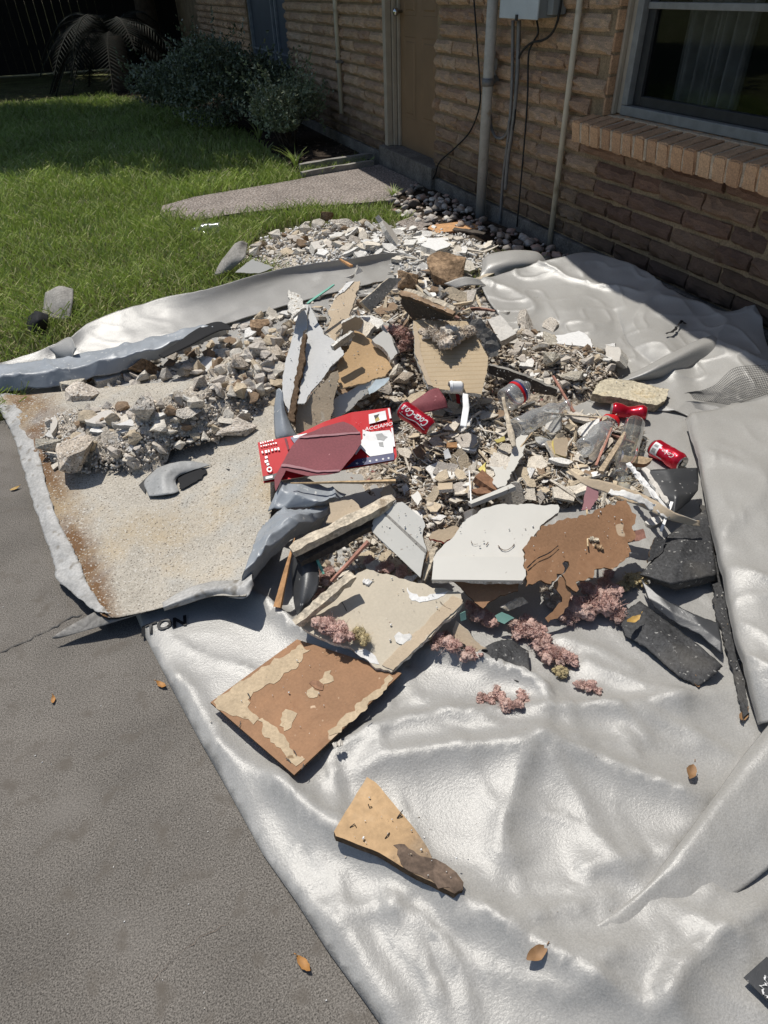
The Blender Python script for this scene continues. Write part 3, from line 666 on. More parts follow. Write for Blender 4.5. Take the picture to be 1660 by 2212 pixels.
# meter box
bx = WX-.16; b0 = PX(1078, 42, bx); b1 = PX(1160, 40, bx); bz = (b0[2]+b1[2])/2
ub = root('utility_box', (WX, b0[1], bz), 'pale grey electric box mounted on the brick wall', 'electric box')
boxes('cover', [(bx, bx+.012, b1[1], b0[1], bz, bz+.45)], M['steelbox'], bevel=.004, parent=ub)
boxes('housing', [(bx+.013, WX-.012, b1[1]+.006, b0[1]-.006, bz+.006, bz+.44)], M['steelbox2'], bevel=.003, parent=ub)
boxes('latch', [(bx-.008, bx, (b0[1]+b1[1])/2-.01, (b0[1]+b1[1])/2+.01, bz-.008, bz+.02)], M['darkframe'], parent=ub)
s1 = PX(1210, 30, WX-.05)
boxes('side_box', [(WX-.1, WX-.012, s1[1], b1[1]+.003, bz+.02, bz+.42)], M['steelbox2'], bevel=.004, parent=ub)
def wall_line(name, px, x, r, m, label, cat, n=60, group=None, ends=None, **k):
    pts = [PX(u, v, x) for u, v in px]
    if ends: pts += [np.array(e) for e in ends]
    return tube(name, list(smooth_line(pts, n)), r, M[m], 8, label=label, cat=cat, group=group, **k)
wall_line('conduit', [(1109, 44), (1106, 200), (1098, 300), (1088, 380), (1080, 482)], WX-.045, .0105, 'conduit', 'thin grey conduit below the electric box nearest the fat pipe', 'conduit')
wall_line('conduit', [(1122, 44), (1117, 180), (1107, 280), (1098, 340), (1092, 410)], WX-.06, .0125, 'conduit', 'thicker grey conduit hanging right under the electric box', 'conduit')
wall_line('conduit', [(1060, 245), (1062, 275), (1072, 296), (1086, 298), (1097, 285), (1101, 262)], WX-.05, .010, 'conduit', 'short looped grey conduit between the fat pipe and its neighbour', 'conduit')
wall_line('cable', [(1024, -5), (1031, 90), (1037, 180), (1036, 230), (1017, 282), (985, 318), (950, 350), (940, 378), (925, 402)], WX-.05, .0055, 'cable', 'black cable sagging left from above the door side down to the step', 'cable')
wall_line('cable', [(1215, -10), (1205, 45), (1190, 75), (1170, 88), (1150, 92), (1128, 112), (1116, 145), (1113, 200), (1112, 260), (1098, 320)], WX-.06, .0065, 'cable', 'black cable curving from the right of the electric box behind the conduits', 'cable')
wall_line('cable', [(1160, 44), (1163, 70), (1152, 92), (1142, 120), (1140, 210), (1132, 320), (1117, 490)], WX-.05, .0055, 'cable', 'black cable dropping straight to the stones right of the conduits', 'cable')

# ------------------------------------------------------------------ vegetation
def leaf_cloud(pts, nrm, size, r):
    """one bent quad pair per point; returns verts, quads"""
    n = len(pts); a = r.normal(size=(n, 3)); a /= np.linalg.norm(a, axis=1)[:, None]
    a = a*.8+nrm*.5; b = np.cross(a, r.normal(size=(n, 3))); b /= np.linalg.norm(b, axis=1)[:, None]+1e-9
    a /= np.linalg.norm(a, axis=1)[:, None]+1e-9
    s = size*r.uniform(.6, 1.35, n)[:, None]
    V = np.stack([pts-a*s*.5, pts+b*s*.24, pts+a*s*.5, pts-b*s*.24], 1).reshape(-1, 3)
    return V, np.arange(4*n).reshape(n, 4)
def blob_pts(c, rx, ry, rz, n, r, lobes=14, shell=.4, sub=.46):
    L = r.normal(size=(lobes, 3)); L /= np.linalg.norm(L, axis=1)[:, None]; L[:, 2] = np.abs(L[:, 2])*1.1-.25
    L = L*r.uniform(.45, .8, lobes)[:, None]; k = r.integers(0, lobes, n)
    d = r.normal(size=(n, 3)); d /= np.linalg.norm(d, axis=1)[:, None]; rr = (r.uniform(shell**3, 1, n)**(1/3))[:, None]
    q = L[k]+d*rr*sub*r.uniform(.6, 1.15, lobes)[k][:, None]
    return np.array(c)+q*np.array([rx, ry, rz]), d
def shrub(name, c, rx, ry, rz, n, size, label, seed, lobes=16, lm='leaf'):
    r = np.random.default_rng(seed); t = root(name, (c[0], c[1], 0), label, 'shrub')
    p, d = blob_pts(c, rx, ry, rz, n, r, lobes); p[:, 2] = np.maximum(p[:, 2], .03+.1*r.random(n))
    ex = [p]; ed_ = [d]                       # stray shoots that break the outline
    for i in range(150):
        k = r.integers(len(p)); o_ = p[k]-np.array(c); o_ /= np.linalg.norm(o_)+1e-9; o_ = o_*.7+np.array([0, 0, .5])+r.normal(size=3)*.35; m_ = 26; L_ = size*r.uniform(3.5, 8.5)
        q = p[k]+o_*np.linspace(0, L_, m_)[:, None]+r.normal(size=(m_, 3))*size*.3; ex.append(q); ed_.append(np.tile(o_, (m_, 1)))
    p = np.concatenate(ex); d = np.concatenate(ed_)
    V, F = leaf_cloud(p, d, size, r); link('crown', mesh_np('crown', V, F, [M[lm]]), parent=t, kind='stuff')
    SV = []; SF = []
    for i in range(16):
        a = r.uniform(0, 6.28); e = np.array([c[0]+math.cos(a)*rx*.75*r.random(), c[1]+math.sin(a)*ry*.75*r.random(), c[2]+rz*.6*r.random()])
        b0 = np.array([c[0]+r.uniform(-.06, .06), c[1]+r.uniform(-.06, .06), -.02])
        v, f = tube('x', [b0, (b0+e)/2+r.uniform(-.05, .05, 3), e], [.012, .008, .003], None, 6, mk=False); o = len(SV); SV += v; SF += [tuple(j+o for j in q) for q in f]
    link('stem', mesh('stem', SV, SF, [M['bark']]), parent=t)
shrub('shrub', (1.72, 9.25, .42), 1.0, .85, .52, 30000, .04, 'large dark green small leaved shrub in the shade by the house', 3)
shrub('shrub', (2.05, 7.75, .30), .46, .45, .36, 11000, .034, 'smaller grey green shrub nearest the path and the drain pipe', 5, 10, 'palerleaf')
# arching palm in the deep shade
def palm(c, label, seed, R=1.5):
    r = np.random.default_rng(seed); t = root('palm', (c[0], c[1], 0), label, 'palm')
    tube('trunk', [(c[0], c[1], -.1), (c[0]+.03, c[1], .35), (c[0], c[1], .75)], [.2, .17, .14], M['bark'], 12, parent=t)
    for k in range(34):
        a = r.uniform(0, 6.28); up = r.uniform(.15, 1.2); L = R*r.uniform(.75, 1.1); V = []; F = []
        d = np.array([math.cos(a), math.sin(a), 0]); m = 15; pt = []
        for i in range(m):
            s = i/(m-1); pt.append(np.array([c[0], c[1], .75])+d*L*s*math.cos(up*.7)+np.array([0, 0, L*(math.sin(up)*s-1.0*s*s)]))
        side = np.array([-d[1], d[0], 0])
        for i in range(1, m-1):
            tdir = pt[i+1]-pt[i]; tdir /= np.linalg.norm(tdir)
            for sg in (-1, 1):
                for q in range(2):
                    b0 = pt[i]+(pt[i+1]-pt[i])*q*.5; ln = .34*math.sin(math.pi*(i/(m-1))**.7)+.06
                    tip = b0+side*sg*ln*.8+tdir*ln*.5+np.array([0, 0, -.10*ln]); o = len(V)
                    V += [b0-tdir*.011, b0+tdir*.011, tip]; F.append((o, o+1, o+2))
        v, f = tube('x', pt, [.012]*m, None, 5, mk=False); o = len(V); V += v; F += [tuple(j+o for j in q) for q in f]
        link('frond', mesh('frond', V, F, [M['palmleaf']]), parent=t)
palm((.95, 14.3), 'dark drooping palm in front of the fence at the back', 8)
def tree(c, trunk, rx, ry, rz, n, size, label, seed):
    r = np.random.default_rng(seed); t = root('shade_tree', (trunk[0], trunk[1], 0), label, 'tree')
    p, d = blob_pts(c, rx, ry, rz, n, r, 26, .3, .36); V, F = leaf_cloud(p, d, size, r)
    link('crown', mesh_np('crown', V, F, [M['treeleaf']]), parent=t, kind='stuff')
    SV, SF = tube('x', [(trunk[0], trunk[1], -.1), (trunk[0]+.05, trunk[1], 1.5), (trunk[0]+.1, trunk[1]-.1, 3.2)], [.24, .19, .15], None, 14, mk=False)
    for i in range(12):
        b0 = np.array([trunk[0]+.1, trunk[1]-.1, r.uniform(2.4, 3.2)]); e = np.array(c)+r.uniform(-.8, .8, 3)*np.array([rx, ry, rz])
        v, f = tube('x', [b0, b0*.5+e*.5+np.array([0, 0, .3]), e], [.1, .06, .02], None, 7, mk=False); o = len(SV); SV += v; SF += [tuple(j+o for j in q) for q in f]
    link('trunk', mesh('trunk', SV, SF, [M['bark']], smooth=True), parent=t)
tree((-.4, 12.3, 5.0), (-2.6, 14.6), 4.6, 3.7, 2.1, 26000, .24, 'big shade tree at the back of the garden behind the lawn', 4)
tree((-6.0, 15.5, 5.6), (-6.6, 15.5), 4.6, 4.6, 2.6, 22000, .26, 'second shade tree further left at the back', 14)
tree((.8, 18.6, 4.6), (1.9, 17.6), 4.6, 3.6, 2.2, 24000, .26, 'shade tree close to the far end of the house', 24)
# board fence behind everything
fe = root('board_fence', (-2, 18.5, 0), 'dark board fence at the back of the garden', 'fence')
for i in range(70):
    x = -9+i*.17; boxes('board', [(x, x+.1685, 18.5+random.uniform(-.006, .006), 18.525, 0, 1.85+random.uniform(-.02, .02))], M['fence'], parent=fe)
boxes('rail', [(-9, 2.9, 18.53, 18.57, .4, .49), (-9, 2.9, 18.53, 18.57, 1.4, 1.49)], M['fence'], parent=fe)

# grass blades
def P2(poly, z=0): return np.array([P(u, v, z)[:2] for u, v in poly])
pathA = P2(PATH, .01); bedA = P2(BED, 0); stA = P2(STN, 0)
TARPA = P2([(312, 1372), (900, 2340), (1900, 2340), (1500, 800), (1300, 745), (1060, 640), (925, 585), (880, 560), (640, 590), (450, 650), (200, 720), (40, 800), (60, 900)])
TARPA = P2([(312, 1372), (900, 2340), (1900, 2340), (1500, 800), (1300, 745), (1060, 640), (925, 585), (880, 560), (640, 590), (450, 650), (200, 720), (40, 800), (60, 900)])
RUB = P2([(520, 560), (560, 500), (680, 470), (830, 480), (920, 490), (1080, 540), (1060, 600), (700, 600)], .0)
def grass(name, n, ymin, ymax, xmin, xmax, hgt, wid, mt, seed, label, dens=None):
    r = np.random.default_rng(seed); Y = ymin+(ymax-ymin)*r.random(n)**1.7; X = r.uniform(xmin, xmax, n)
    k = ~inside(pathA, X, Y) & ~inside(bedA, X, Y) & ~inside(stA, X, Y) & ~inside(RUB, X, Y) & ~inside(TARPA, X, Y)
    if dens is not None: k &= dens(X, Y, r)
    X, Y = X[k], Y[k]; n = len(X); h = hgt*r.uniform(.5, 1.35, n)*(.75+.8*vnoise(X*2.2, Y*2.2, 3)); w_ = wid*(.7+Y*.11)
    a = r.uniform(0, 6.28, n); ln = h*r.uniform(.1, 1.0, n); la = r.uniform(0, 6.28, n)
    dx, dy = np.cos(a)*w_, np.sin(a)*w_; lx, ly = np.cos(la)*ln, np.sin(la)*ln; z0 = np.full(n, -.03)
    V = np.stack([np.stack([X-dx, Y-dy, z0], 1), np.stack([X+dx, Y+dy, z0], 1), np.stack([X+dx*.8+lx*.4, Y+dy*.8+ly*.4, z0+h*.6], 1),
                  np.stack([X-dx*.8+lx*.4, Y-dy*.8+ly*.4, z0+h*.6], 1), np.stack([X+lx, Y+ly, z0+h*.95], 1), np.stack([X+lx*1.05, Y+ly*1.05, z0+h*.93], 1)], 1).reshape(-1, 3)
    o = np.arange(n)*6; F = np.concatenate([np.stack([o, o+1, o+2, o+3], 1), np.stack([o+3, o+2, o+5, o+4], 1)])
    link(name, mesh_np(name, V, F, [M[mt]]), kind='stuff', label=label)
def near_dry(X, Y, r): return r.random(len(X)) < np.clip(1.2-(Y-3.0)/2.6, .12, 1)
def away(X, Y, r): return r.random(len(X)) < np.clip((Y-2.6)/1.6, .35, 1)
grass('lawn_grass', 150000, PATIO_Y+.02, 13.5, -2.6, 2.45, .075, .0028, 'grass', 5, 'green lawn grass between the patio and the shrubs', away)
grass('dry_grass', 85000, PATIO_Y+.02, 9, -2.2, 2.3, .05, .0026, 'drygrass', 6, 'dry straw coloured grass among the green lawn near the patio', near_dry)
def litter(name, poly, n, size, mt, label, z=0.0, seed=1):
    r = np.random.default_rng(seed); A = P2(poly); (x0, y0), (x1, y1) = A.min(0), A.max(0); X = r.uniform(x0, x1, n); Y = r.uniform(y0, y1, n); k = inside(A, X, Y); X, Y = X[k], Y[k]
    p = np.stack([X, Y, z+.012*r.random(len(X))], 1); V, F = leaf_cloud(p, np.tile([0, 0, 0.], (len(p), 1)), size, r)
    V[:, 2] = np.maximum((V[:, 2]-z)*.4+z, z+.001); link(name, mesh_np(name, V, F, [M[mt]]), kind='stuff', label=label)
litter('leaf_litter', [(0, 235), (420, 250), (540, 300), (650, 375), (830, 340), (780, 240), (500, 100), (0, 200)], 9000, .05, 'litter', 'brown leaf litter under the shrubs and trees')
# weeds beside the path
def tuft(u, v, n, h, label, seed):
    r = np.random.default_rng(seed); c = P(u, v); V = []; F = []
    for i in range(n):
        a = r.uniform(0, 6.28); l = h*r.uniform(.6, 1.1); d = np.array([math.cos(a), math.sin(a), 0]); s = np.array([-d[1], d[0], 0])*.006; b0 = c+d*.02*r.random(); o = len(V)
        for t in (0, .35, .7, 1): q = b0+d*l*.8*t**1.6+np.array([0, 0, l*(t-.35*t*t)]); V += [q-s*(1-t*.9), q+s*(1-t*.9)]
        F += [(o+2*k, o+2*k+1, o+2*k+3, o+2*k+2) for k in range(3)]
    c_ = Vector(c); me = mesh('weed', [np.array(v)-c for v in V], F, [M['grass']]); link('weed', me, label=label, cat='weed', mw=Matrix.Translation(c_))
tuft(560, 300, 26, .3, 'strappy weed between the big shrub and the small one', 1)
tuft(640, 360, 30, .24, 'arching weed at the edge of the lawn below the small shrub', 2)
tuft(850, 425, 24, .12, 'tuft of grass at the end of the path beside the stones', 3)
# timber edging beside the path
def plank(name, a, b, wd, th, mt, label, cat, jitter=.003, group=None, seg=8):
    a, b = np.array(a), np.array(b); t = (b-a); L = np.linalg.norm(t); t /= L; s = np.cross(t, [0, 0, 1]); s /= np.linalg.norm(s)+1e-9; n_ = np.cross(s, t); V = []; F = []
    for i in range(seg+1):
        c = t*L*i/seg-(t*L)/2; q = 1 if 0 < i < seg else .82
        for (p, z) in ((-1, -1), (1, -1), (1, 1), (-1, 1)): V.append(c+s*p*wd/2*q+n_*z*th/2*q+RNG.uniform(-jitter, jitter, 3))
    for i in range(seg):
        for j in range(4): F.append((4*i+j, 4*i+(j+1) % 4, 4*i+4+(j+1) % 4, 4*i+4+j))
    F += [(0, 1, 2, 3)[::-1], tuple(4*seg+j for j in range(4))]
    return link(name, mesh(name, V, [f[::-1] for f in F], [M[mt]]), label=label, cat=cat, group=group, mw=Matrix.Translation(Vector((a+b)/2)))
plank('edging_timber', P(652, 377, .03), P(806, 352, .03), .05, .05, 'greywood', 'grey edging timber lying along the path edge', 'timber')
plank('edging_timber', P(648, 360, .04), P(804, 336, .04), .05, .05, 'greywood', 'grey edging timber on the bed, the one behind the path edge', 'timber')

# ------------------------------------------------------------------ loose pieces: chunk, plate and sliver meshes
def hull_mesh(name, n, fl, seed, mats, rough=.0, sub=0):
    r = np.random.default_rng(seed); b = bmesh.new(); q = r.normal(size=(n, 3)); q /= np.linalg.norm(q, axis=1)[:, None]; q *= r.uniform(.72, 1.0, n)[:, None]
    for p in q: b.verts.new((p[0]*.5, p[1]*.5*r.uniform(.7, 1), p[2]*.5*fl))
    h = bmesh.ops.convex_hull(b, input=b.verts[:]); bmesh.ops.delete(b, geom=[v for v in b.verts if not v.link_faces], context='VERTS')
    if sub:
        bmesh.ops.subdivide_edges(b, edges=b.edges[:], cuts=sub, use_grid_fill=True, fractal=.0); bmesh.ops.triangulate(b, faces=b.faces[:])
        co = np.array([v.co for v in b.verts]); b.normal_update()
        d = fbm(co[:, 0]*5+seed*3.7, co[:, 1]*5+co[:, 2]*7, seed, 3)*rough*2
        for v, e in zip(b.verts, d): v.co += v.normal*float(e)
    me = bpy.data.meshes.new(name); b.to_mesh(me); b.free()
    for m in mats: me.materials.append(m)
    return me
def plate_mesh(name, seed, mats, thick, el=1.0):
    r = np.random.default_rng(seed); n = r.integers(4, 8); a = np.sort(r.uniform(0, 6.28, n)+np.arange(n)*.0); a = np.arange(n)/n*6.28+r.uniform(-.35, .35, n); rr = r.uniform(.34, .58, n)
    pts = [np.array([math.cos(t)*q, math.sin(t)*q*el]) for t, q in zip(a, rr)]
    random.seed(seed); return slab_mesh(name, jagged(pts, .03, .16), thick, mats)
def sliver_mesh(name, seed, mats):
    r = np.random.default_rng(seed); V = []; F = []; k = 5; w0 = r.uniform(.03, .055); t0 = r.uniform(.012, .035); bend = r.uniform(-.06, .06)
    for i in range(k+1):
        s = i/k-.5; q = .35+.65*math.sin(math.pi*min(1, max(0, (i+.6)/(k+1.2))))
        for (p, z) in ((-1, -1), (1, -1), (1, 1), (-1, 1)): V.append((s, p*w0*q+r.uniform(-.008, .008), z*t0*q+bend*(1-4*s*s)+r.uniform(-.004, .004)))
    for i in range(k):
        for j in range(4): F.append((4*i+(j+1) % 4, 4*i+j, 4*i+4+j, 4*i+4+(j+1) % 4))
    F += [(0, 1, 2, 3), tuple(4*k+j for j in (3, 2, 1, 0))]
    return mesh(name, V, F, mats)
FL = []
for i in range(6):
    b_ = bmesh.new(); bmesh.ops.create_icosphere(b_, subdivisions=4, radius=.5); co = np.array([v.co for v in b_.verts]); b_.normal_update()
    d_ = .55*fbm(co[:, 0]*4+i*5.1, co[:, 1]*4+co[:, 2]*3, 60+i, 3)*2+.22*(1-np.abs(2*vnoise(co[:, 0]*11+i, co[:, 1]*11-co[:, 2]*8, 70+i)-1))+.30*fbm(co[:, 0]*26+i, co[:, 1]*26-co[:, 2]*17, 75+i, 2)
    for v, e in zip(b_.verts, d_): v.co += v.normal*float(e)
    me = bpy.data.meshes.new('lump'); b_.to_mesh(me); b_.free(); FL.append(me)
CH = {m: [hull_mesh('rubble', 10+i % 3, .7, 40+i, [M[m]], .045, 2) for i in range(8)] for m in ('rubble', 'brownrubble', 'paleblock')}
CHS = {m: [hull_mesh('crumb', 9, .75, 80+i, [M[m]]) for i in range(8)] for m in ('rubble', 'plaster', 'shard')}
PB = [hull_mesh('stone', 22, .62, 120+i, [M['pebble']], .03, 1) for i in range(8)]
for me in PB: me.polygons.foreach_set('use_smooth', np.ones(len(me.polygons), bool))
PL_ = {k: [plate_mesh('piece', 200+i, [M[a], M[b], M[c]], t, 1 if i % 2 else .6) for i in range(10)] for k, (a, b, c, t) in
       dict(white=('chalk', 'gypsumedge', 'chalk', .16), shard=('shard', 'shard', 'shard', .07), tan=('tanpaper', 'gypsumedge', 'greyback', .1)).items()}
SL = {m: [sliver_mesh('splinter', 300+i, [M[m]]) for i in range(8)] for m in ('splinter', 'shard', 'whitewood')}

def rot_rand(r, flat_): 
    q = Matrix.Rotation(r.uniform(0, 6.28), 4, 'Z'); ax = Vector((r.normal(), r.normal(), 0)).normalized()
    return Matrix.Rotation(float(r.normal()*flat_), 4, ax)@q
def place(name, me, loc, s, r, flat_, label, cat, group, aspect=(1, 1, 1)):
    mw = Matrix.Translation(Vector(loc))@rot_rand(r, flat_)@Matrix.Diagonal((s*aspect[0], s*aspect[1], s*aspect[2], 1))
    return link(name, me, label=label, cat=cat, group=group, mw=mw)
def spots(poly, n, r):
    A = np.array(poly, float); (x0, y0), (x1, y1) = A.min(0), A.max(0); q = []
    while len(q) < n:
        X, Y = r.uniform(x0, x1, n), r.uniform(y0, y1, n); k = inside(A, X, Y); q += list(zip(X[k], Y[k]))
    return q[:n]
def mpx(p): return np.linalg.norm(np.array(p)-CAM)/FPX          # metres per reference pixel
COLS = dict(cream=(.62, .56, .47), tan=(.52, .43, .31), brown=(.25, .175, .115), white=(.68, .66, .62), grey=(.5, .45, .39), pale=(.62, .57, .49), reddish=(.3, .17, .13), dark=(.12, .1, .085))
for k_, c_ in COLS.items(): M['bit_'+k_] = mat('bit_'+k_, [tuple(q*.86 for q in c_), c_, tuple(min(.75, q*1.1) for q in c_)], .85, 3, .2, 16, .22, .5, 12, .2, island=False, bdist=.008, extra=x_speck(11, .65, .7, (.2, .15, .1)))
for k_, c_ in dict(grey=(.42, .38, .335), brown=(.34, .27, .215), pale=(.58, .535, .47), reddish=(.37, .25, .2), dark=(.24, .215, .19)).items(): M['peb_'+k_] = mat('peb_'+k_, [tuple(q*.85 for q in c_), tuple(q*1.15 for q in c_)], .7, 4, .22, 24, .15, .25, 14, .3, island=False)
_vc = {}
def recol(meshes, pre, col):
    key = (meshes[0].name, pre, col)
    if key not in _vc:
        r_ = []
        for me in meshes: m_ = me.copy(); m_.materials[0] = M[pre+col]; r_.append(m_)
        _vc[key] = r_
    return _vc[key]
LMK = [(165, 832, 'the buff chunk at the back left'), (195, 868, 'the grey brown chunk at the back left'), (322, 878, 'the big tilted grey block'), (175, 985, 'the largest front left chunk'), (508, 930, 'the long grey chunk by the carton'), (432, 832, 'the rounded chunk on the left slope'),
 (240, 818, 'the white slab under the band'), (285, 922, 'the small white tile at left'), (450, 800, 'the white shard on the left slope'), (525, 785, 'the high tan chunk'), (568, 712, 'the topmost chunk at left'), (640, 780, 'the tall grey strip'), (390, 740, 'the black shade patch on the band'), (360, 1030, 'the torn hole in the liner'), (100, 900, 'the brown stained liner edge'), (600, 930, 'the standing grey strip'),
 (735, 660, 'the tan leaf shaped board'), (780, 780, 'the brown cardboard'), (832, 745, 'the white piece behind the cardboard'), (780, 860, 'the long white strip'), (970, 770, 'the streaked tan panel'), (925, 660, 'the dark tilted board'), (965, 605, 'the brown lump on the summit'), (825, 635, 'the grey plank end'), (1085, 708, 'the square white tile'), (1130, 825, 'the dark plank'), (1188, 706, 'the weathered shoulder rubble'), (1252, 712, 'the lone pale block'), (1235, 748, 'the long white slab'), (1318, 778, 'the white tile at far right'), (1196, 790, 'the pale yellowish block'), (1040, 632, 'the pale split lath'),
 (1360, 850, 'the mouldy foam slab'), (1358, 890, 'the pinched red can'), (1443, 984, 'the badge can'), (900, 905, 'the lettered red can'), (1110, 855, 'the round based bottle'), (1170, 900, 'the ribbed bottle'), (1290, 940, 'the crumpled bottle'), (1356, 970, 'the glass jar'), (985, 836, 'the white plastic cup'), (1100, 900, 'the cream standing strip'), (1100, 990, 'the bent white strip'), (1056, 1040, 'the dark brown wood block'), (962, 1050, 'the square tan block'), (977, 960, 'the small orange block'), (1212, 965, 'the yellow topped fragment'), (740, 960, 'the red carton'), (740, 1042, 'the long pointed stick'), (1340, 1080, 'the torn tan strip'), (1277, 1075, 'the pink paper flap'), (1120, 1100, 'the large white panel'), (860, 1120, 'the pale slanted panel'), (1016, 1050, 'the straight plastic stick'), (955, 1155, 'the red edged scrap'), (1018, 1125, 'the shiny foil bit'), (740, 1135, 'the rotten cream lath'), (830, 1062, 'the thick cream block'), (820, 1330, 'the big beige board'), (1270, 1160, 'the torn hardboard'),
 (850, 525, 'the large standing white plate'), (945, 545, 'the broad white plate'), (690, 545, 'the orange slivered plate'), (705, 470, 'the square block on the spill'), (742, 486, 'the long chunk on the spill'), (650, 520, 'the reddish lump on the spill'), (505, 560, 'the grey vinyl flap'), (880, 482, 'the small flagstone'), (975, 490, 'the orange brown board'), (1110, 560, 'the rear tarpaulin fold'), (1020, 502, 'the dark plank by the stones'),
 (1040, 470, 'the fat grey pipe foot'), (1082, 480, 'the thin conduit foot'), (1117, 492, 'the straight black cable foot'), (1190, 528, 'the cream drain pipe foot'), (893, 440, 'the largest pale stone'), (1117, 528, 'the big pale stone by the pipe'), (870, 410, 'the end of the path'), (935, 395, 'the door step')]
_used = {}
def auto_label(u, v, desc):
    c_ = sorted(LMK, key=lambda q: (q[0]-u)**2+((q[1]-v)*1.2)**2)
    for q in c_[:14]:
        dx, dy = u-q[0], v-q[1]; rel = ('right of' if dx > 0 else 'left of') if abs(dx) > abs(dy) else ('below' if dy > 0 else 'above')
        for ad in ('just', 'a bit'):
            d = math.hypot(dx, dy)
            if (ad == 'just') != (d < 45): continue
            l = f'{desc} {ad} {rel} {q[2]}' if ad == 'just' else f'{desc} {rel} {q[2]}'
            if l not in _used: _used[l] = 1; return l
    return l
def scatter(name, var, poly, n, smin, smax, flat_, lift, noun, cat, group, seed, pw=2.2, aspect=(1, 1, 1), onto=None):
    """var = [(colour word, weight, meshes), ...]; every piece gets a label from its own size, colour and nearest landmark"""
    r = np.random.default_rng(seed); wt = np.array([q[1] for q in var], float); wt /= wt.sum()
    for (u, v) in spots(poly, n, r):
        p = onto(u, v) if onto else onH(u, v); s = smin+(smax-smin)*r.random()**pw
        if p[0] > WX-.05: continue
        p = p+np.array([0, 0, s*lift]); k = r.choice(len(var), p=wt); mi = r.integers(len(var[k][2]))
        f = (s-smin)/(smax-smin); size = 'tiny' if f < .12 else 'small' if f < .3 else 'medium' if f < .6 else 'large'
        place(name, var[k][2][mi], p, s, r, flat_, auto_label(u, v, f'{size} {var[k][0]} {noun}'), cat, group, aspect)
def VR(meshes, pre='bit_', **w): return [(k, x, recol(meshes, pre, k)) for k, x in w.items()]
def scatter_stuff(name, meshes, poly, n, smin, smax, flat_, lift, mats, label, seed, pw=2.0):
    r = np.random.default_rng(seed); base = []
    for me in meshes:
        me.calc_loop_triangles(); v = np.zeros(len(me.vertices)*3, np.float32); me.vertices.foreach_get('co', v)
        f = np.zeros(len(me.loop_triangles)*3, np.int32); me.loop_triangles.foreach_get('vertices', f); base.append((v.reshape(-1, 3), f.reshape(-1, 3)))
    A = np.array(poly, float); VV = []; FF = []; o = 0
    for (u, v) in spots(poly, n, r):
        p = onH(u, v); s = smin+(smax-smin)*r.random()**pw; b, f = base[r.integers(len(base))]
        R = np.array((rot_rand(r, flat_)).to_3x3()); VV.append(b@R.T*s+p+np.array([0, 0, s*lift])); FF.append(f+o); o += len(b)
    link(name, mesh_np(name, np.concatenate(VV), np.concatenate(FF), mats), kind='stuff', label=label)

# river stones at the foot of the wall
STONES = [(845, 430), (890, 405), (960, 425), (1040, 480), (1120, 510), (1230, 560), (1170, 580), (1090, 560), (1030, 505), (900, 492), (850, 462)]
scatter('river_stone', VR(PB, 'peb_', grey=3, brown=3, reddish=2, pale=1.3, dark=2), STONES, 285, .03, .095, .25, .3, 'river stone', 'stone', 'river stones along the house wall', 77, 1.8, onto=lambda u, v: P(u, v, 0)+np.array([0, 0, .006]))
rs = np.random.default_rng(78)
place('river_stone', PB[2], P(893, 440, .03), .13, rs, .1, 'largest pale stone in the gravel strip between the door and the pipe', 'stone', None)
place('river_stone', PB[4], P(1117, 528, .03), .10, rs, .1, 'biggest pale stone right of the pipe foot', 'stone', None)
fl = flat('flagstone', [(858, 480), (895, 465), (935, 482), (920, 497), (880, 497)], .03, 'aggregate', label='small pale flagstone in the grass beside the orange board', kind=None, cat='flagstone', thick=.05)
board('scrap_board', [(915, 488), (1000, 478), (1030, 484), (1040, 492), (945, 503)], [(915, 488, .03), (1030, 480, .03), (945, 503, .03)], .018, [M['orangewood'], M['brownwood']], 'orange brown board lying between stones and white rubble', 'board')

# ------------------------------------------------------------------ silver tarpaulin
RIDGES = []
def ridge(px, h, w1, w2): RIDGES.append((np.array([P(u, v, 0)[:2] for u, v in px]), h, w1, w2))
ridge([(690, 1680), (720, 1640), (800, 1592), (950, 1556), (1100, 1550), (1200, 1546), (1330, 1538), (1460, 1525), (1600, 1490)], .022, .028, .075)
ridge([(730, 1690), (840, 1655), (980, 1640), (1100, 1632), (1165, 1615), (1280, 1660), (1390, 1700), (1490, 1735), (1560, 1720)], .030, .05, .07)
ridge([(1165, 1615), (1110, 1700), (1080, 1800), (1070, 1900)], .018, .05, .08)
ridge([(1165, 1615), (1220, 1700), (1275, 1790), (1320, 1880)], .010, .03, .05)
ridge([(500, 1640), (600, 1715), (700, 1800), (850, 1885), (1000, 1965), (1150, 2055), (1300, 2150), (1470, 2215)], .028, .05, .045)
ridge([(570, 1660), (640, 1730), (730, 1790), (800, 1830)], .014, .03, .03)
ridge([(720, 1650), (735, 1720), (740, 1800)], .010, .012, .02)
ridge([(1400, 2200), (1425, 2130), (1470, 2080), (1560, 2020), (1680, 1930)], .028, .02, .06)
ridge([(830, 1930), (870, 2000), (920, 2080), (960, 2220)], .012, .014, .014)
ridge([(880, 1980), (950, 2040), (1000, 2120), (1030, 2230)], .010, .012, .02)
ridge([(835, 1960), (850, 2040), (930, 2130)], .010, .014, .014)
ridge([(970, 1920), (990, 1980), (1015, 2020)], .006, .008, .012)
ridge([(535, 1282), (590, 1330), (650, 1372), (720, 1405), (800, 1435), (860, 1450)], .035, .012, .06)
ridge([(880, 1412), (960, 1416), (1040, 1440), (1120, 1470), (1180, 1502), (1186, 1550)], .035, .015, .05)
ridge([(1230, 1430), (1320, 1470), (1420, 1510), (1500, 1520)], .016, .04, .05)
ridge([(1180, 1380), (1300, 1420), (1400, 1480)], .012, .03, .04)
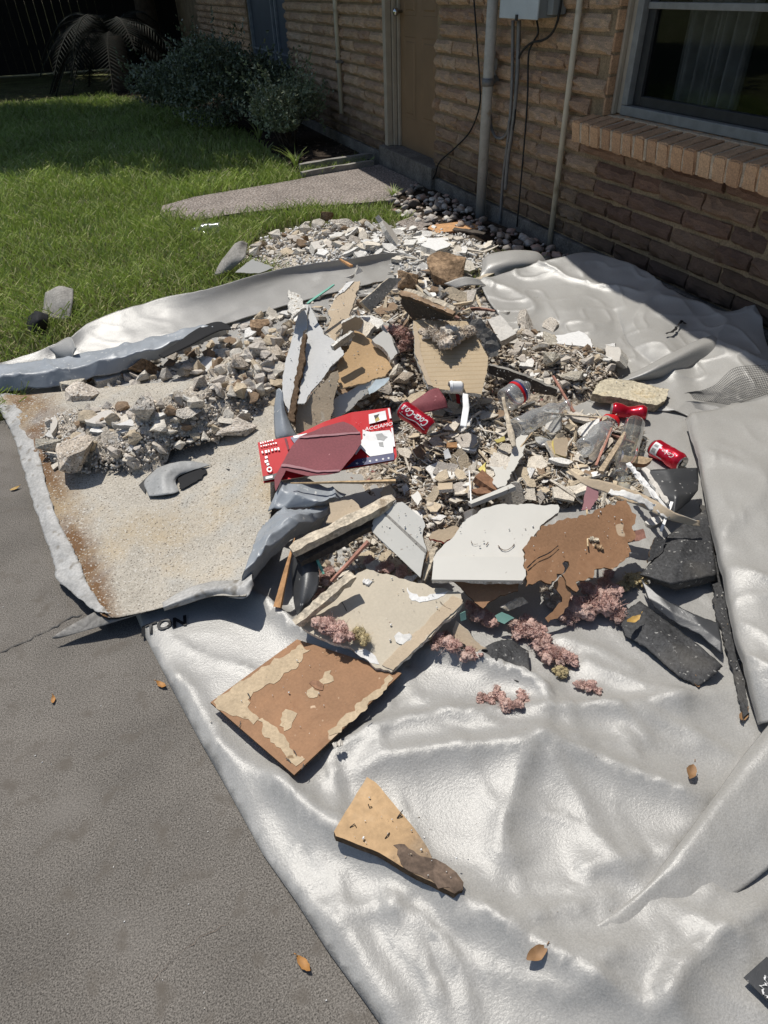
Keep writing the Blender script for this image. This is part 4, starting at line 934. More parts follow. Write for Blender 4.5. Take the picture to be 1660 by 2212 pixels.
ridge([(1400, 1850), (1300, 1880), (1230, 1900)], .016, .03, .05)
ridge([(340, 1440), (420, 1500), (470, 1600), (560, 1730)], .012, .03, .04)
ridge([(1560, 1880), (1500, 2000), (1380, 2060), (1200, 2090)], .016, .05, .06)
ridge([(1000, 1990), (1150, 1985), (1290, 1960)], .012, .03, .04)
ridge([(650, 1950), (760, 2040), (830, 2130), (880, 2220)], .010, .04, .05)
_rr = np.random.default_rng(41)
for k_ in range(46):
    u_, v_ = _rr.uniform(380, 1640), _rr.uniform(1430, 2200); a_ = _rr.uniform(0, math.pi); l_ = _rr.uniform(40, 190); bx_, by_ = math.cos(a_)*l_, math.sin(a_)*l_*.8
    ridge([(u_-bx_, v_-by_), (u_+_rr.normal()*10, v_+_rr.normal()*10), (u_+bx_, v_+by_)], _rr.uniform(.0025, .0075), _rr.uniform(.008, .016), _rr.uniform(.012, .05))
def TZ(x, y):
    x = np.asarray(x, float); y = np.asarray(y, float); z = np.zeros(x.shape)
    wx = x+.02*fbm(x*7, y*7, 31, 2); wy = y+.02*fbm(x*7+5, y*7, 33, 2)
    for A, h, w1, w2 in RIDGES:
        bd = np.full(x.shape, 9.); bs = np.zeros(x.shape); bt = np.zeros(x.shape); n = len(A)-1
        for i in range(n):
            d, s, t = seg_dist(A[i], A[i+1], wx, wy); k = d < bd; bd = np.where(k, d, bd); bs = np.where(k, s, bs); bt = np.where(k, (i+t)/n, bt)
        w_ = np.where(bs > 0, w1, w2); z = z+1.3*h*np.exp(-(np.sqrt((bd/w_)**2+.004)-.063)*1.5)*np.clip(np.sin(np.pi*np.clip(bt, .04, .96))*2.2, 0, 1)
    z += .005*np.maximum(0, fbm(x*2.6, y*2.6, 3, 3))+.0015*fbm(x*5+y*2, y*6, 8, 3)
    rn = 1-np.abs(2*(vnoise(x*6+.8*fbm(x*3, y*3, 7, 2), y*4+x*3, 12))-1); z += .006*rn**9
    rn = 1-np.abs(2*(vnoise(x*14-y*6, y*11+x*5, 19))-1); z += .002*rn**8
    return z
_tz = TZ(_gx, _gy)+.014
SGRID = np.where((_gy < 2.0) & (_gx > -.25), np.maximum(SGRID, _tz), np.maximum(SGRID, .01))
tarp = root('tarpaulin', P(900, 1500), 'large silver grey vinyl tarpaulin spread under the heap of debris', 'tarpaulin')
TB = [(312, 1372), (372, 1490), (432, 1602), (500, 1722), (570, 1850), (640, 1950), (705, 2052), (765, 2135), (820, 2212), (900, 2340), (1900, 2340), (2000, 1000), (1760, 850), (1500, 800), (1300, 745), (1060, 640), (900, 600), (620, 640), (300, 770), (40, 820), (60, 900), (150, 1050), (250, 1230)]
tp = [P(u, v)[:2] for u, v in TB]
tpj = []
for i in range(len(tp)):
    a, b = np.array(tp[i]), np.array(tp[(i+1) % len(tp)]); m = max(1, int(np.linalg.norm(b-a)/.03))
    for q in range(m): tpj.append(a+(b-a)*q/m)
V2, F2, _ = cdt(tpj, .0145)
z = TZ(V2[:, 0], V2[:, 1])
ed = edge_dist(np.array(tp), V2[:, 0], V2[:, 1]); z = .004+(z+.010)*np.clip(ed/.03+.25, 0, 1)
FF2 = []
for f in F2:
    a, b, c = (V2[i] for i in f[:3]); FF2.append(f if (b[0]-a[0])*(c[1]-a[1])-(b[1]-a[1])*(c[0]-a[0]) > 0 else f[::-1])
o = link('sheet', mesh('sheet', np.column_stack([V2, z]), FF2, [M['tarp'], M['tarpback']], smooth=True), parent=tarp)
mo = o.modifiers.new('thickness', 'SOLIDIFY'); mo.thickness = .003; mo.offset = -1; mo.material_offset = 1; mo.material_offset_rim = 1
TM = [M['tarp'], M['tarpback']]
TM2 = [M['tarp'], M['tarp']]
def flap(name, rows, nu=70, nv=36, amp=.010, nsc=5, **k):
    return patch(name, rows, nu, nv, k.pop('mats', TM2), amp=amp, nsc=nsc, thick=.003, parent=tarp, **k)
flap('raised_edge', [
 [(-40, 795, 0.070), (60, 768, 0.081), (140, 737, 0.098), (200, 695, 0.120), (320, 656, 0.136), (450, 624, 0.147), (620, 578, 0.136), (760, 560, 0.120), (870, 546, 0.098), (925, 572, 0.070)],
 [(-40, 800, 0.059), (60, 782, 0.065), (150, 758, 0.065), (225, 720, 0.087), (340, 690, 0.092), (465, 650, 0.098), (630, 600, 0.087), (770, 577, 0.076), (868, 562, 0.065), (925, 584, 0.054)],
 [(-40, 806, 0.048), (60, 795, 0.048), (165, 775, 0.045), (250, 745, 0.059), (365, 718, 0.062), (480, 675, 0.062), (645, 625, 0.054), (780, 596, 0.048), (868, 580, 0.043), (922, 594, 0.037)],
 [(-40, 822, 0.032), (60, 812, 0.032), (175, 792, 0.032), (265, 772, 0.032), (385, 742, 0.037), (500, 697, 0.037), (665, 648, 0.032), (795, 616, 0.032), (868, 600, 0.026), (918, 606, 0.026)]], 130, 50, amp=.006, seed=4, crease=.007)
flap('corner_fold', [[(105, 752, .13), (150, 728, .16), (165, 752, .15)], [(120, 768, .10), (150, 757, .13), (158, 770, .11)], [(118, 785, .06), (150, 792, .06), (166, 790, .06)]], 16, 14, amp=.003)
flap('band', [
 [(-30, 792, .10), (100, 778, .10), (240, 754, .11), (350, 731, .12), (480, 697, .13)],
 [(-30, 822, .10), (100, 806, .105), (240, 778, .115), (350, 757, .12), (485, 708, .12)],
 [(-30, 855, .04), (100, 840, .05), (230, 814, .055), (350, 780, .06), (492, 726, .07)]], 90, 24, amp=.008, nsc=9, lin=True, crease=.016, mats=[M['liner'], M['linerdark']], seed=8, label='blue grey vinyl band along the left rim')
flap('curl_shade', [[(342, 766, .13), (380, 742, .135), (430, 708, .14), (470, 694, .145), (498, 703, .14)], [(352, 772, .128), (392, 754, .132), (440, 730, .136), (476, 714, .138), (500, 712, .135)]], 24, 6, amp=.004, mats=[M['linerdark']], label='black patch standing in for the shade inside the curled band')  # thin black sheet paints the shadow inside the curl of the band
flap('back_sheet', [
 [(1035, 607, .07), (1130, 577, .11), (1210, 557, .15), (1285, 546, .17), (1390, 584, .165), (1440, 623, .15), (1560, 673, .13), (1632, 671, .15), (1668, 760, .11), (1760, 830, .1)],
 [(1055, 645, .05), (1150, 622, .07), (1220, 612, .09), (1300, 610, .11), (1370, 645, .11), (1430, 688, .10), (1520, 718, .10), (1610, 715, .13), (1672, 800, .10), (1780, 870, .1)],
 [(1085, 690, .03), (1180, 688, .04), (1250, 685, .07), (1330, 695, .06), (1360, 738, .05), (1440, 755, .08), (1505, 780, .06), (1590, 785, .10), (1672, 850, .08), (1800, 920, .08)],
 [(1125, 760, .012), (1210, 768, .012), (1290, 778, .025), (1360, 795, .03), (1410, 805, .03), (1462, 835, .035), (1510, 850, .03), (1570, 865, .055), (1672, 900, .06), (1800, 960, .06)],
 [(1140, 850, .006), (1230, 858, .006), (1300, 870, .008), (1370, 880, .012), (1420, 890, .014), (1470, 900, .014), (1520, 918, .014), (1590, 930, .018), (1690, 950, .03), (1820, 1000, .03)]], 200, 130, amp=.012, nsc=4.0, seed=12, crease=.016)
flap('ridge_fold', [[(1338, 818, .02), (1390, 795, .06), (1440, 768, .085), (1500, 738, .105), (1545, 722, .11)], [(1342, 826, .03), (1396, 806, .075), (1448, 780, .10), (1508, 750, .115), (1552, 735, .11)], [(1352, 828, .012), (1408, 822, .03), (1462, 806, .045), (1520, 780, .06), (1560, 760, .08)]], 40, 12, amp=.004)
flap('rear_fold', [[(1043, 562, .10), (1060, 549, .125), (1110, 542, .14), (1160, 545, .135), (1182, 566, .09)], [(1040, 585, .075), (1060, 575, .10), (1110, 568, .11), (1160, 568, .10), (1188, 578, .06)], [(1036, 604, .05), (1070, 600, .05), (1110, 594, .05), (1160, 588, .05), (1190, 586, .04)]], 30, 14, amp=.008)
flap('rear_fold', [[(960, 612, .09), (1000, 598, .11), (1035, 602, .1)], [(985, 622, .07), (1015, 616, .08), (1050, 616, .07)]], 14, 8, amp=.004)
flap('side_fold', [
 [(1480, 908, .055), (1500, 893, .075), (1560, 882, .085), (1660, 852, .10), (1800, 830, .10)],
 [(1508, 1012, .07), (1524, 1008, .10), (1590, 1000, .115), (1680, 980, .12), (1820, 960, .10)],
 [(1545, 1200, .07), (1562, 1198, .105), (1620, 1190, .125), (1700, 1180, .13), (1820, 1170, .10)],
 [(1572, 1330, .07), (1588, 1328, .10), (1640, 1320, .12), (1710, 1310, .12), (1830, 1300, .10)],
 [(1602, 1450, .06), (1616, 1450, .09), (1655, 1450, .105), (1720, 1450, .11), (1830, 1450, .10)],
 [(1636, 1568, .03), (1648, 1564, .05), (1680, 1560, .07), (1730, 1560, .08), (1830, 1560, .08)]], 60, 90, amp=.010, nsc=5, seed=21, crease=.016)
flap('pinch_fold', [
 [(1672, 1552, .055), (1600, 1640, .045), (1530, 1740, .04), (1450, 1845, .035), (1385, 1921, .022), (1290, 1985, .02), (1190, 2037, .018), (1080, 2085, .012)],
 [(1690, 1570, .08), (1620, 1655, .065), (1545, 1752, .058), (1462, 1855, .05), (1390, 1928, .034), (1296, 1994, .032), (1194, 2046, .028), (1080, 2090, .014)],
 [(1740, 1620, .08), (1672, 1700, .06), (1600, 1790, .05), (1505, 1880, .042), (1412, 1946, .028), (1315, 2015, .026), (1206, 2064, .024), (1090, 2096, .012)],
 [(1820, 1700, .05), (1750, 1780, .04), (1680, 1860, .03), (1560, 1950, .02), (1440, 1990, .012), (1335, 2045, .01), (1225, 2085, .01), (1100, 2105, .008)]], 110, 34, amp=.008, nsc=9, seed=31)
board('black_patch', [(1607, 2111), (1657, 2066), (1720, 2120), (1715, 2172), (1660, 2162)], [(1607, 2111, .045), (1657, 2066, .048), (1660, 2162, .045)], .002, [M['blackvinyl']], parent=tarp, label='square black printed patch at the lower right')
strip('print_stroke', [(1658, 2158), (1652, 2138), (1654, 2122), (1662, 2108)], .0022, .05, 'white', parent=tarp)
strip('crease_mark', [(1480, 700), (1472, 692), (1464, 706), (1442, 722)], .01, .115, 'black', parent=tarp)
# printed letters on the vinyl
def print_text(s, u, v, z, size, ang, mt, parent, lift=.004, shear=0, name='lettering', bold=0.0):
    me = text_mesh(s, size, M[mt], shear, offset=bold); p = P(u, v, z)
    return link(name, me, parent=parent, mw=Matrix.Translation(Vector(p))@Matrix.Rotation(ang, 4, 'Z')@Matrix.Translation((0, 0, lift)))
def ang_px(a, b, z=0): q = P(*b, z)-P(*a, z); return math.atan2(q[1], q[0])
def tarp_z(x, y):
    x = np.atleast_1d(x); y = np.atleast_1d(y); return .004+(TZ(x, y)+.010)*np.clip(edge_dist(np.array(tp), x, y)/.03+.25, 0, 1)
it = print_text('ITON', 358, 1362, .0, .05, ang_px((318, 1374), (382, 1360)), 'black', tarp, lift=0.0, bold=.0016)
mi_ = wm(it).inverted()
for v in it.data.vertices:
    p = wm(it)@v.co; p.z = float(tarp_z(p.x, p.y)[0])+.0035+(.0006 if v.co.z > 0 else 0); v.co = mi_@p

# ------------------------------------------------------------------ stained liner on the left
liner = root('stained_liner', P(300, 1150), 'dirty beige vinyl liner with brown stains, lying open at the left of the heap', 'vinyl liner')
SR = [[(-20, 852, .05), (60, 852, .07), (250, 835, .085), (450, 825, .10), (612, 870, .13)],
      [(28, 930, .035), (90, 938, .055), (290, 940, .065), (450, 942, .08), (604, 960, .13)],
      [(75, 1080, .035), (130, 1090, .045), (300, 1085, .055), (450, 1072, .07), (592, 1080, .12)],
      [(122, 1210, .03), (190, 1203, .045), (320, 1195, .05), (450, 1185, .065), (568, 1182, .11)],
      [(165, 1268, .045), (212, 1276, .05), (322, 1265, .05), (440, 1243, .07), (548, 1240, .11)],
      [(203, 1312, .055), (236, 1334, .06), (322, 1318, .055), (432, 1291, .075), (532, 1289, .12)]]
patch('sheet', SR, 90, 80, [M['stained'], M['linerdark']], amp=.008, nsc=7, thick=.003, seed=6, parent=liner)
patch('border', [[(-24, 852, .052), (10, 850, .062), (38, 852, .068)], [(24, 930, .04), (50, 935, .052), (74, 936, .056)], [(70, 1080, .04), (92, 1085, .05), (112, 1088, .05)], [(114, 1210, .035), (142, 1208, .048), (168, 1205, .05)], [(124, 1250, .035), (160, 1258, .05), (190, 1262, .055)], [(198, 1314, .058), (216, 1322, .064), (240, 1330, .066)]], 12, 90, [M['linerborder'], M['linerdark']], amp=.007, nsc=16, seed=7, parent=liner, jag=.004)
patch('corner_tip', [[(112, 1378, .03), (150, 1352, .04), (205, 1322, .05)], [(118, 1380, .025), (180, 1362, .035), (245, 1338, .05)], [(125, 1380, .02), (220, 1352, .04), (322, 1322, .05)]], 24, 8, [M['greyback'], M['linerdark']], amp=.003, nsc=14, parent=liner)
patch('curled_lip', [[(350, 1302, .066), (400, 1272, .075), (460, 1256, .09), (520, 1250, .115), (545, 1235, .125)], [(352, 1312, .08), (410, 1285, .09), (465, 1270, .105), (515, 1268, .128), (545, 1248, .14)], [(355, 1320, .06), (430, 1296, .075), (480, 1288, .09), (530, 1292, .115), (550, 1262, .125)]], 36, 14, [M['linerborder'], M['linerdark']], amp=.004, nsc=14, parent=liner, label='speckled grey lip curling up at the near edge')
patch('torn_flap', [[(340, 1012, .085), (372, 1000, .10), (415, 996, .095), (456, 1004, .08)], [(312, 1040, .070), (348, 1026, .098), (372, 1032, .088), (384, 1030, .08)], [(322, 1072, .066), (350, 1070, .075), (376, 1066, .075), (388, 1062, .07)]], 30, 20, [M['greyliner'], M['linerdark']], amp=.003, nsc=22, seed=5, parent=liner, label='torn flap around a hole in the middle', jag=.0015)
board('hole', [(384, 1026), (400, 1014), (425, 1012), (446, 1014), (436, 1034), (412, 1046), (388, 1056)], [(384, 1030, .076), (448, 1016, .078), (388, 1060, .072)], .002, [M['linerdark']], parent=liner, jag=.005)
board('hole', [(300, 1048), (330, 1018), (318, 1040), (314, 1065)], [(300, 1048, .062), (330, 1018, .066), (314, 1065, .06)], .001, [M['black']], parent=liner)
board('tear', [(488, 1012), (508, 1014), (514, 1024), (500, 1026)], [(488, 1012, .085), (508, 1014, .085), (500, 1026, .085)], .001, [M['black']], parent=liner, jag=.002)
patch('upper_curl', [[(617, 1019, .15), (657, 1030, .16), (706, 1055, .155), (748, 1067, .14)], [(600, 1060, .16), (640, 1070, .175), (690, 1085, .165), (735, 1080, .145)], [(579, 1106, .12), (615, 1102, .14), (668, 1096, .14), (722, 1088, .13)]], 40, 24, [M['liner'], M['linerdark']], amp=.005, nsc=13, seed=15, lin=True, crease=.014, parent=liner, label='blue grey folded underside beside the red carton')
patch('lower_curl', [[(560, 1150, .115), (600, 1112, .13), (660, 1096, .13), (716, 1086, .115)], [(545, 1185, .15), (592, 1148, .175), (650, 1118, .165), (712, 1098, .13)], [(530, 1230, .15), (580, 1190, .165), (640, 1150, .15), (710, 1112, .115)], [(512, 1288, .09), (562, 1236, .09), (620, 1186, .085), (690, 1140, .075)]], 60, 36, [M['liner'], M['linerdark']], amp=.007, nsc=12, seed=16, lin=True, crease=.02, parent=liner, label='rolled shiny grey underside at the right edge')
patch('standing_curl', [[(598, 842, .26), (604, 838, .27), (610, 846, .265)], [(592, 885, .21), (606, 882, .225), (618, 890, .21)], [(594, 940, .155), (616, 935, .175), (640, 936, .155)], [(598, 952, .14), (622, 950, .15), (648, 946, .14)]], 12, 24, [M['liner'], M['linerdark']], amp=.004, nsc=10, parent=liner, label='narrow strip of grey liner standing up by the tall board')

# ------------------------------------------------------------------ fines of the heap
def fines(name, poly, mt, step, amp, label, lift=.0, seed=1, parent=None):
    A = [onH(u, v)[:2] for u, v in poly]; V2, F2, _ = cdt([np.array(p) for p in jagged(A, .025, .06)], step)
    x, y = V2[:, 0], V2[:, 1]; ed = np.clip(edge_dist(np.array(A), x, y)/.08, 0, 1)
    n_ = fbm(x*16, y*16, seed, 3)*1.1+.7*(1-np.abs(2*vnoise(x*34, y*34, seed+3)-1))**2-.35+.45*vnoise(x*75, y*75, seed+8)
    z = HT(x, y)+lift-.012+(n_*amp*.6)*(.3+.7*ed)-(1-ed)*.012
    F = [f if (V2[f[1]][0]-V2[f[0]][0])*(V2[f[2]][1]-V2[f[0]][1])-(V2[f[1]][1]-V2[f[0]][1])*(V2[f[2]][0]-V2[f[0]][0]) > 0 else f[::-1] for f in F2]
    link(name, mesh(name, np.column_stack([V2, z]), F, [M[mt]], smooth=True), kind='stuff', label=label)
LEFT = [(95, 985), (90, 930), (130, 845), (200, 815), (300, 785), (440, 730), (560, 690), (640, 690), (650, 780), (620, 880), (570, 925), (470, 950), (360, 985), (280, 1020), (180, 1025), (120, 1010)]
CENTER = [(600, 900), (640, 720), (740, 610), (860, 580), (990, 585), (1080, 640), (1180, 690), (1330, 745), (1350, 800), (1290, 860), (1250, 900), (1330, 905), (1420, 950), (1390, 1010), (1420, 1060), (1300, 1110), (1200, 1110), (1010, 1110), (960, 1190), (900, 1260), (780, 1230), (690, 1160), (700, 1060), (640, 1000)]
BACK = [(500, 562), (560, 515), (650, 490), (740, 478), (850, 490), (930, 488), (1010, 510), (1070, 540), (1060, 590), (950, 620), (800, 600), (640, 590)]
fines('rubble_dust', LEFT, 'dust', .013, .045, 'crumbled grey plaster dust and grit on the stained liner', .01, 3)
fines('debris_fines', CENTER, 'dustmix', .014, .032, 'fine broken debris covering the middle of the heap', .0, 5)
fines('plaster_dust', BACK, 'dust', .02, .03, 'white plaster crumbs spilled on the lawn behind the tarpaulin', .01, 7)

# ------------------------------------------------------------------ scattered pieces
RB = VR(CH['rubble'], grey=4, tan=2.2, pale=3, brown=1)
WH = VR(PL_['white'], white=4, cream=1.4, pale=1)
SH = VR(PL_['shard'], cream=4, white=3, tan=2.4, brown=1.2, grey=1)
SP = VR(SL['splinter'], tan=3, cream=2, brown=1.6, reddish=.8); STP = VR(SL['shard'], cream=3, white=3, tan=1.5, grey=1)
scatter('rubble', RB, [(430, 830), (450, 740), (560, 700), (640, 700), (640, 790), (590, 880), (470, 860)], 90, .03, .10, .6, .3, 'plaster chunk', 'rubble', 'pieces of plaster rubble on the liner', 131, 1.5)
scatter('rubble', RB, [(95, 985), (95, 930), (150, 900), (260, 900), (380, 880), (520, 880), (575, 920), (470, 950), (360, 985), (280, 1020), (180, 1025)], 60, .02, .085, .6, .3, 'plaster chunk', 'rubble', 'pieces of plaster rubble on the liner', 132, 1.6)
scatter('rubble', RB, [(105, 900), (135, 830), (300, 785), (450, 735), (540, 700), (640, 650), (640, 720), (520, 800), (300, 890)], 80, .03, .10, .6, .35, 'plaster chunk', 'rubble', 'pieces of plaster rubble on the liner', 134, 1.5)
scatter('plaster_piece', WH, [(470, 720), (540, 690), (640, 640), (650, 720), (560, 760)], 26, .03, .09, .5, .35, 'plaster piece', 'plaster piece', 'white plaster pieces on the liner', 135, 1.4)
scatter('rubble', RB, LEFT, 130, .02, .10, .6, .3, 'plaster chunk', 'rubble', 'pieces of plaster rubble on the liner', 101, 1.9)
scatter('plaster_piece', WH, LEFT, 70, .018, .075, .5, .3, 'plaster piece', 'plaster piece', 'white plaster pieces on the liner', 102, 1.6)
scatter_stuff('grit', CHS['rubble'], LEFT, 3600, .005, .024, 1, .25, [M['rubble']], 'loose grit of the left rubble heap', 103)
scatter_stuff('white_crumbs', CHS['plaster'], LEFT, 1500, .004, .018, 1, .4, [M['chalk']], 'small white crumbs in the left rubble heap', 104)
BK2 = [(510, 565), (560, 520), (650, 490), (740, 478), (850, 490), (930, 492), (1010, 512), (1064, 540), (1060, 580), (900, 590), (640, 580)]
scatter('plaster_piece', WH, [(620, 550), (700, 515), (760, 490), (850, 500), (940, 495), (1060, 540), (1055, 585), (950, 605), (880, 570), (700, 560)], 140, .04, .14, .35, .25, 'plaster piece', 'plaster piece', 'white plaster pieces spilled behind the tarpaulin', 105, 1.3)
scatter('rubble', RB, [(510, 565), (560, 520), (650, 490), (740, 478), (800, 490), (740, 560)], 90, .03, .13, .5, .25, 'rubble chunk', 'rubble', 'rubble chunks spilled on the lawn', 106, 1.5)
scatter('splinter', VR(SL['whitewood'], white=2, cream=2, grey=1), [(860, 520), (1050, 540), (1055, 590), (920, 605)], 50, .10, .24, .2, .1, 'lath splinter', 'splinter', 'lath splinters behind the tarpaulin', 107)
scatter_stuff('white_crumbs', CHS['plaster'], BK2, 3600, .008, .038, 1, .4, [M['chalk']], 'small white crumbs behind the tarpaulin', 108)
MID = [(850, 860), (960, 850), (1080, 870), (1200, 890), (1300, 900), (1400, 950), (1370, 1010), (1390, 1060), (1300, 1100), (1180, 1085), (1030, 1090), (940, 1090), (860, 1060), (820, 1030), (870, 960)]
scatter('shard', SH, MID, 295, .02, .08, .5, .3, 'board shard', 'shard', 'plasterboard shards in the middle of the heap', 109, 1.9)
scatter('splinter', SP, MID, 90, .05, .14, .35, .16, 'wood splinter', 'splinter', 'wood splinters in the middle of the heap', 110, 1.7)
scatter('paper_strip', STP, MID, 110, .035, .11, .5, .2, 'torn strip', 'strip', 'torn strips in the middle of the heap', 111, 1.6)
scatter_stuff('small_shards', PL_['shard'], MID, 4800, .007, .026, .8, .4, [M['shard']], 'small broken shards in the middle of the heap', 112)
scatter_stuff('small_shards', PL_['shard'], [(640, 720), (740, 620), (860, 590), (990, 600), (1080, 650), (1180, 700), (1320, 770), (1280, 850), (1000, 860), (760, 900)], 3000, .01, .04, .7, .4, [M['shard']], 'small broken shards on the upper part of the heap', 128)
scatter_stuff('small_splinters', SL['splinter']+SL['shard'], MID, 2600, .012, .05, .6, .2, [M['shard']], 'small splinters in the middle of the heap', 113)
TOPR = [(690, 800), (720, 680), (840, 620), (1000, 600), (1090, 640), (1190, 690), (1320, 760), (1320, 810), (1260, 850), (1150, 830), (1060, 700), (960, 690), (860, 700), (860, 830), (760, 900)]
scatter('plaster_piece', VR(PL_['white'], white=3, cream=2, tan=2), [(650, 640), (700, 610), (860, 585), (980, 590), (900, 640), (760, 680), (660, 720)], 40, .04, .12, .5, .3, 'plaster piece', 'plaster piece', 'plaster pieces on the crest of the heap', 133, 1.3)
scatter('rubble', VR(CH['rubble'], grey=2.6, tan=2.2, brown=2, pale=2), TOPR, 150, .025, .10, .6, .26, 'rubble chunk', 'rubble', 'rubble chunks on the upper right of the heap', 114, 1.7)
scatter('plaster_piece', WH, TOPR, 70, .025, .09, .5, .28, 'plaster piece', 'plaster piece', 'plaster pieces on the upper right of the heap', 115, 1.6)
scatter('splinter', SP, [(690, 780), (850, 620), (1020, 610), (1130, 680), (1000, 690), (860, 700)], 80, .06, .18, .45, .14, 'wood splinter', 'splinter', 'wood splinters on top of the heap', 116)
scatter_stuff('grit', CHS['rubble']+CHS['shard'], TOPR, 3000, .006, .028, 1, .35, [M['rubble']], 'grit on the upper part of the heap', 117)
scatter_stuff('small_splinters', SL['splinter']+SL['shard'], TOPR, 700, .02, .08, .6, .2, [M['shard']], 'small splinters on the upper part of the heap', 127)
LOW = [(690, 1150), (820, 1080), (1000, 1100), (960, 1250), (900, 1270), (760, 1240), (690, 1280), (640, 1210)]
scatter('shard', VR(PL_['tan'], tan=3, cream=2, white=1.5, brown=1), LOW, 60, .02, .075, .5, .25, 'board fragment', 'shard', 'board fragments below the white panels', 118)
scatter_stuff('small_shards', PL_['shard']+SL['shard'], LOW, 1300, .008, .03, .8, .35, [M['shard']], 'small shards below the white panels', 119)
# bright specks that strayed onto the concrete and the tarpaulin
def specks(name, poly, n, s0, s1, mt, label, seed, zf):
    r = np.random.default_rng(seed); VV = []; FF = []; o = 0
    for (u, v) in spots(poly, n, r):
        me = CHS['plaster'][r.integers(8)]; p = P(u, v, 0); s = s0+(s1-s0)*r.random()**3; b = np.array([q.co for q in me.vertices]); R = np.array(rot_rand(r, 1).to_3x3())
        me.calc_loop_triangles(); f = np.array([tuple(t.vertices) for t in me.loop_triangles]); p[2] = zf(p[0], p[1])+s*.25; VV.append(b@R.T*s+p); FF.append(f+o); o += len(b)
    link(name, mesh_np(name, np.concatenate(VV), np.concatenate(FF), [M[mt]]), kind='stuff', label=label)
specks('white_crumbs', [(0, 1000), (60, 1080), (150, 1320), (330, 1450), (560, 1900), (800, 2212), (0, 2212)], 70, .002, .006, 'chalk', 'tiny white crumbs scattered on the concrete', 120, lambda x, y: 0)
specks('dark_crumbs', [(430, 1550), (1000, 1450), (1500, 1560), (1300, 2100), (800, 1950)], 26, .002, .007, 'rubble', 'tiny crumbs scattered on the tarpaulin', 121, lambda x, y: float(TZ(np.array([x]), np.array([y]))[0])+.014)

BF = VR(PL_['tan'], tan=3, cream=2.5, white=2, brown=1.4, grey=1)
scatter('board_fragment', BF, [(700, 780), (730, 660), (860, 600), (1000, 600), (1080, 640), (1050, 690), (870, 690), (850, 830), (760, 890)], 46, .06, .16, .6, .35, 'board fragment', 'board fragment', 'board fragments on top of the heap', 141, 1.3)
scatter('board_fragment', BF, [(850, 860), (1000, 880), (1200, 890), (1310, 930), (1200, 1000), (1000, 1000), (870, 960)], 34, .05, .12, .5, .35, 'board fragment', 'board fragment', 'board fragments among the shards', 142, 1.4)
scatter('board_fragment', BF, [(900, 1020), (1200, 1010), (1380, 1020), (1300, 1090), (1000, 1090)], 26, .05, .11, .5, .35, 'board fragment', 'board fragment', 'board fragments among the shards', 143, 1.4)
# larger chunks one can tell apart
def chunk(u, v, wpx, label, m='rubble', seed=0, flat_=.3, asp=(1, .9, .85), lift=.18):
    p = onH(u, v+wpx*.12); s = wpx*1.12*mpx(p); r = np.random.default_rng(900+seed)
    place('rubble', CH[m][seed % 8], p+np.array([0, 0, s*lift]), s, r, flat_, label, 'rubble', None, asp)
chunk(165, 832, 92, 'flat buff plaster chunk at the back left corner of the stained liner', 'paleblock', seed=1, asp=(1, .8, .5))
chunk(195, 868, 105, 'grey brown chunk right below the buff one at the back left', seed=2)
chunk(322, 878, 110, 'big tilted grey block in the middle of the left rubble', seed=3)
chunk(175, 985, 128, 'largest rough grey chunk at the front of the left rubble', seed=4, asp=(1, .8, .75))
chunk(118, 958, 62, 'pale chunk beside the largest one at the front left', 'paleblock', seed=5)
chunk(508, 930, 112, 'long grey chunk at the right end of the left rubble', seed=6, asp=(1.1, .6, .7))
chunk(432, 832, 56, 'rounded grey chunk halfway up the left rubble', seed=7)
chunk(320, 800, 80, 'crumbly brown chunk under the blue grey band', 'brownrubble', 8)
chunk(525, 785, 72, 'tan chunk high on the left rubble beside the tall grey board', seed=9)
chunk(568, 712, 66, 'rounded tan chunk topmost in the left rubble', 'brownrubble', 10)
chunk(575, 845, 52, 'square cut tan chunk near the foot of the tall grey board', seed=11)
chunk(410, 900, 60, 'grey chunk right of the big tilted block', seed=12)
chunk(600, 765, 60, 'shaded chunk behind the tall grey board', seed=13)
chunk(965, 598, 135, 'large brown fibrous lump on the summit of the heap', 'brownrubble', 14, asp=(1.05, .85, .75), lift=.25)
chunk(885, 615, 95, 'brown lump left of the summit of the heap', 'brownrubble', 15, asp=(1, .8, .7))
chunk(1135, 702, 80, 'grey brown rubble block behind the white tile', seed=16)
chunk(1188, 706, 52, 'weathered grey rubble at the right shoulder of the heap', seed=17)
chunk(1252, 712, 56, 'small pale block alone on the tarpaulin at the right', 'paleblock', seed=18, asp=(1, .6, .45))
chunk(1196, 782, 72, 'pale yellowish block among the right hand rubble', 'paleblock', seed=19)
chunk(1232, 818, 62, 'pale broken block just left of the mouldy foam slab', 'paleblock', seed=20, asp=(1, .7, .6))
chunk(1190, 738, 66, 'whitish broad block above the pale yellowish one', 'paleblock', seed=21, asp=(1.1, .8, .6))
chunk(870, 818, 60, 'dark grey lump between white strip and tan panel', seed=22)
chunk(1000, 850, 36, 'little lump below the streaked tan panel', seed=23)
plate_i = [0]
def plate(u, v, wpx, label, kind='white', flat_=.25, asp=(1, .7, 1), seed=None):
    plate_i[0] += 1; sd = seed or plate_i[0]; p = onH(u, v); s = wpx*1.05*mpx(p); r = np.random.default_rng(1300+sd)
    place('plaster_piece', PL_[kind][sd % 10], p+np.array([0, 0, s*.16]), s, r, flat_, label, 'plaster piece', None, asp)
plate(240, 818, 96, 'white flat plaster slab under the blue grey band at the left', flat_=.15)
plate(285, 922, 56, 'small white tile lying in the left rubble')
plate(295, 868, 66, 'white chunk behind the big tilted grey block')
plate(120, 925, 60, 'white sliver at the left end of the rubble', asp=(1, .4, 1))
plate(220, 912, 60, 'pale wedge in front of the grey brown chunk')
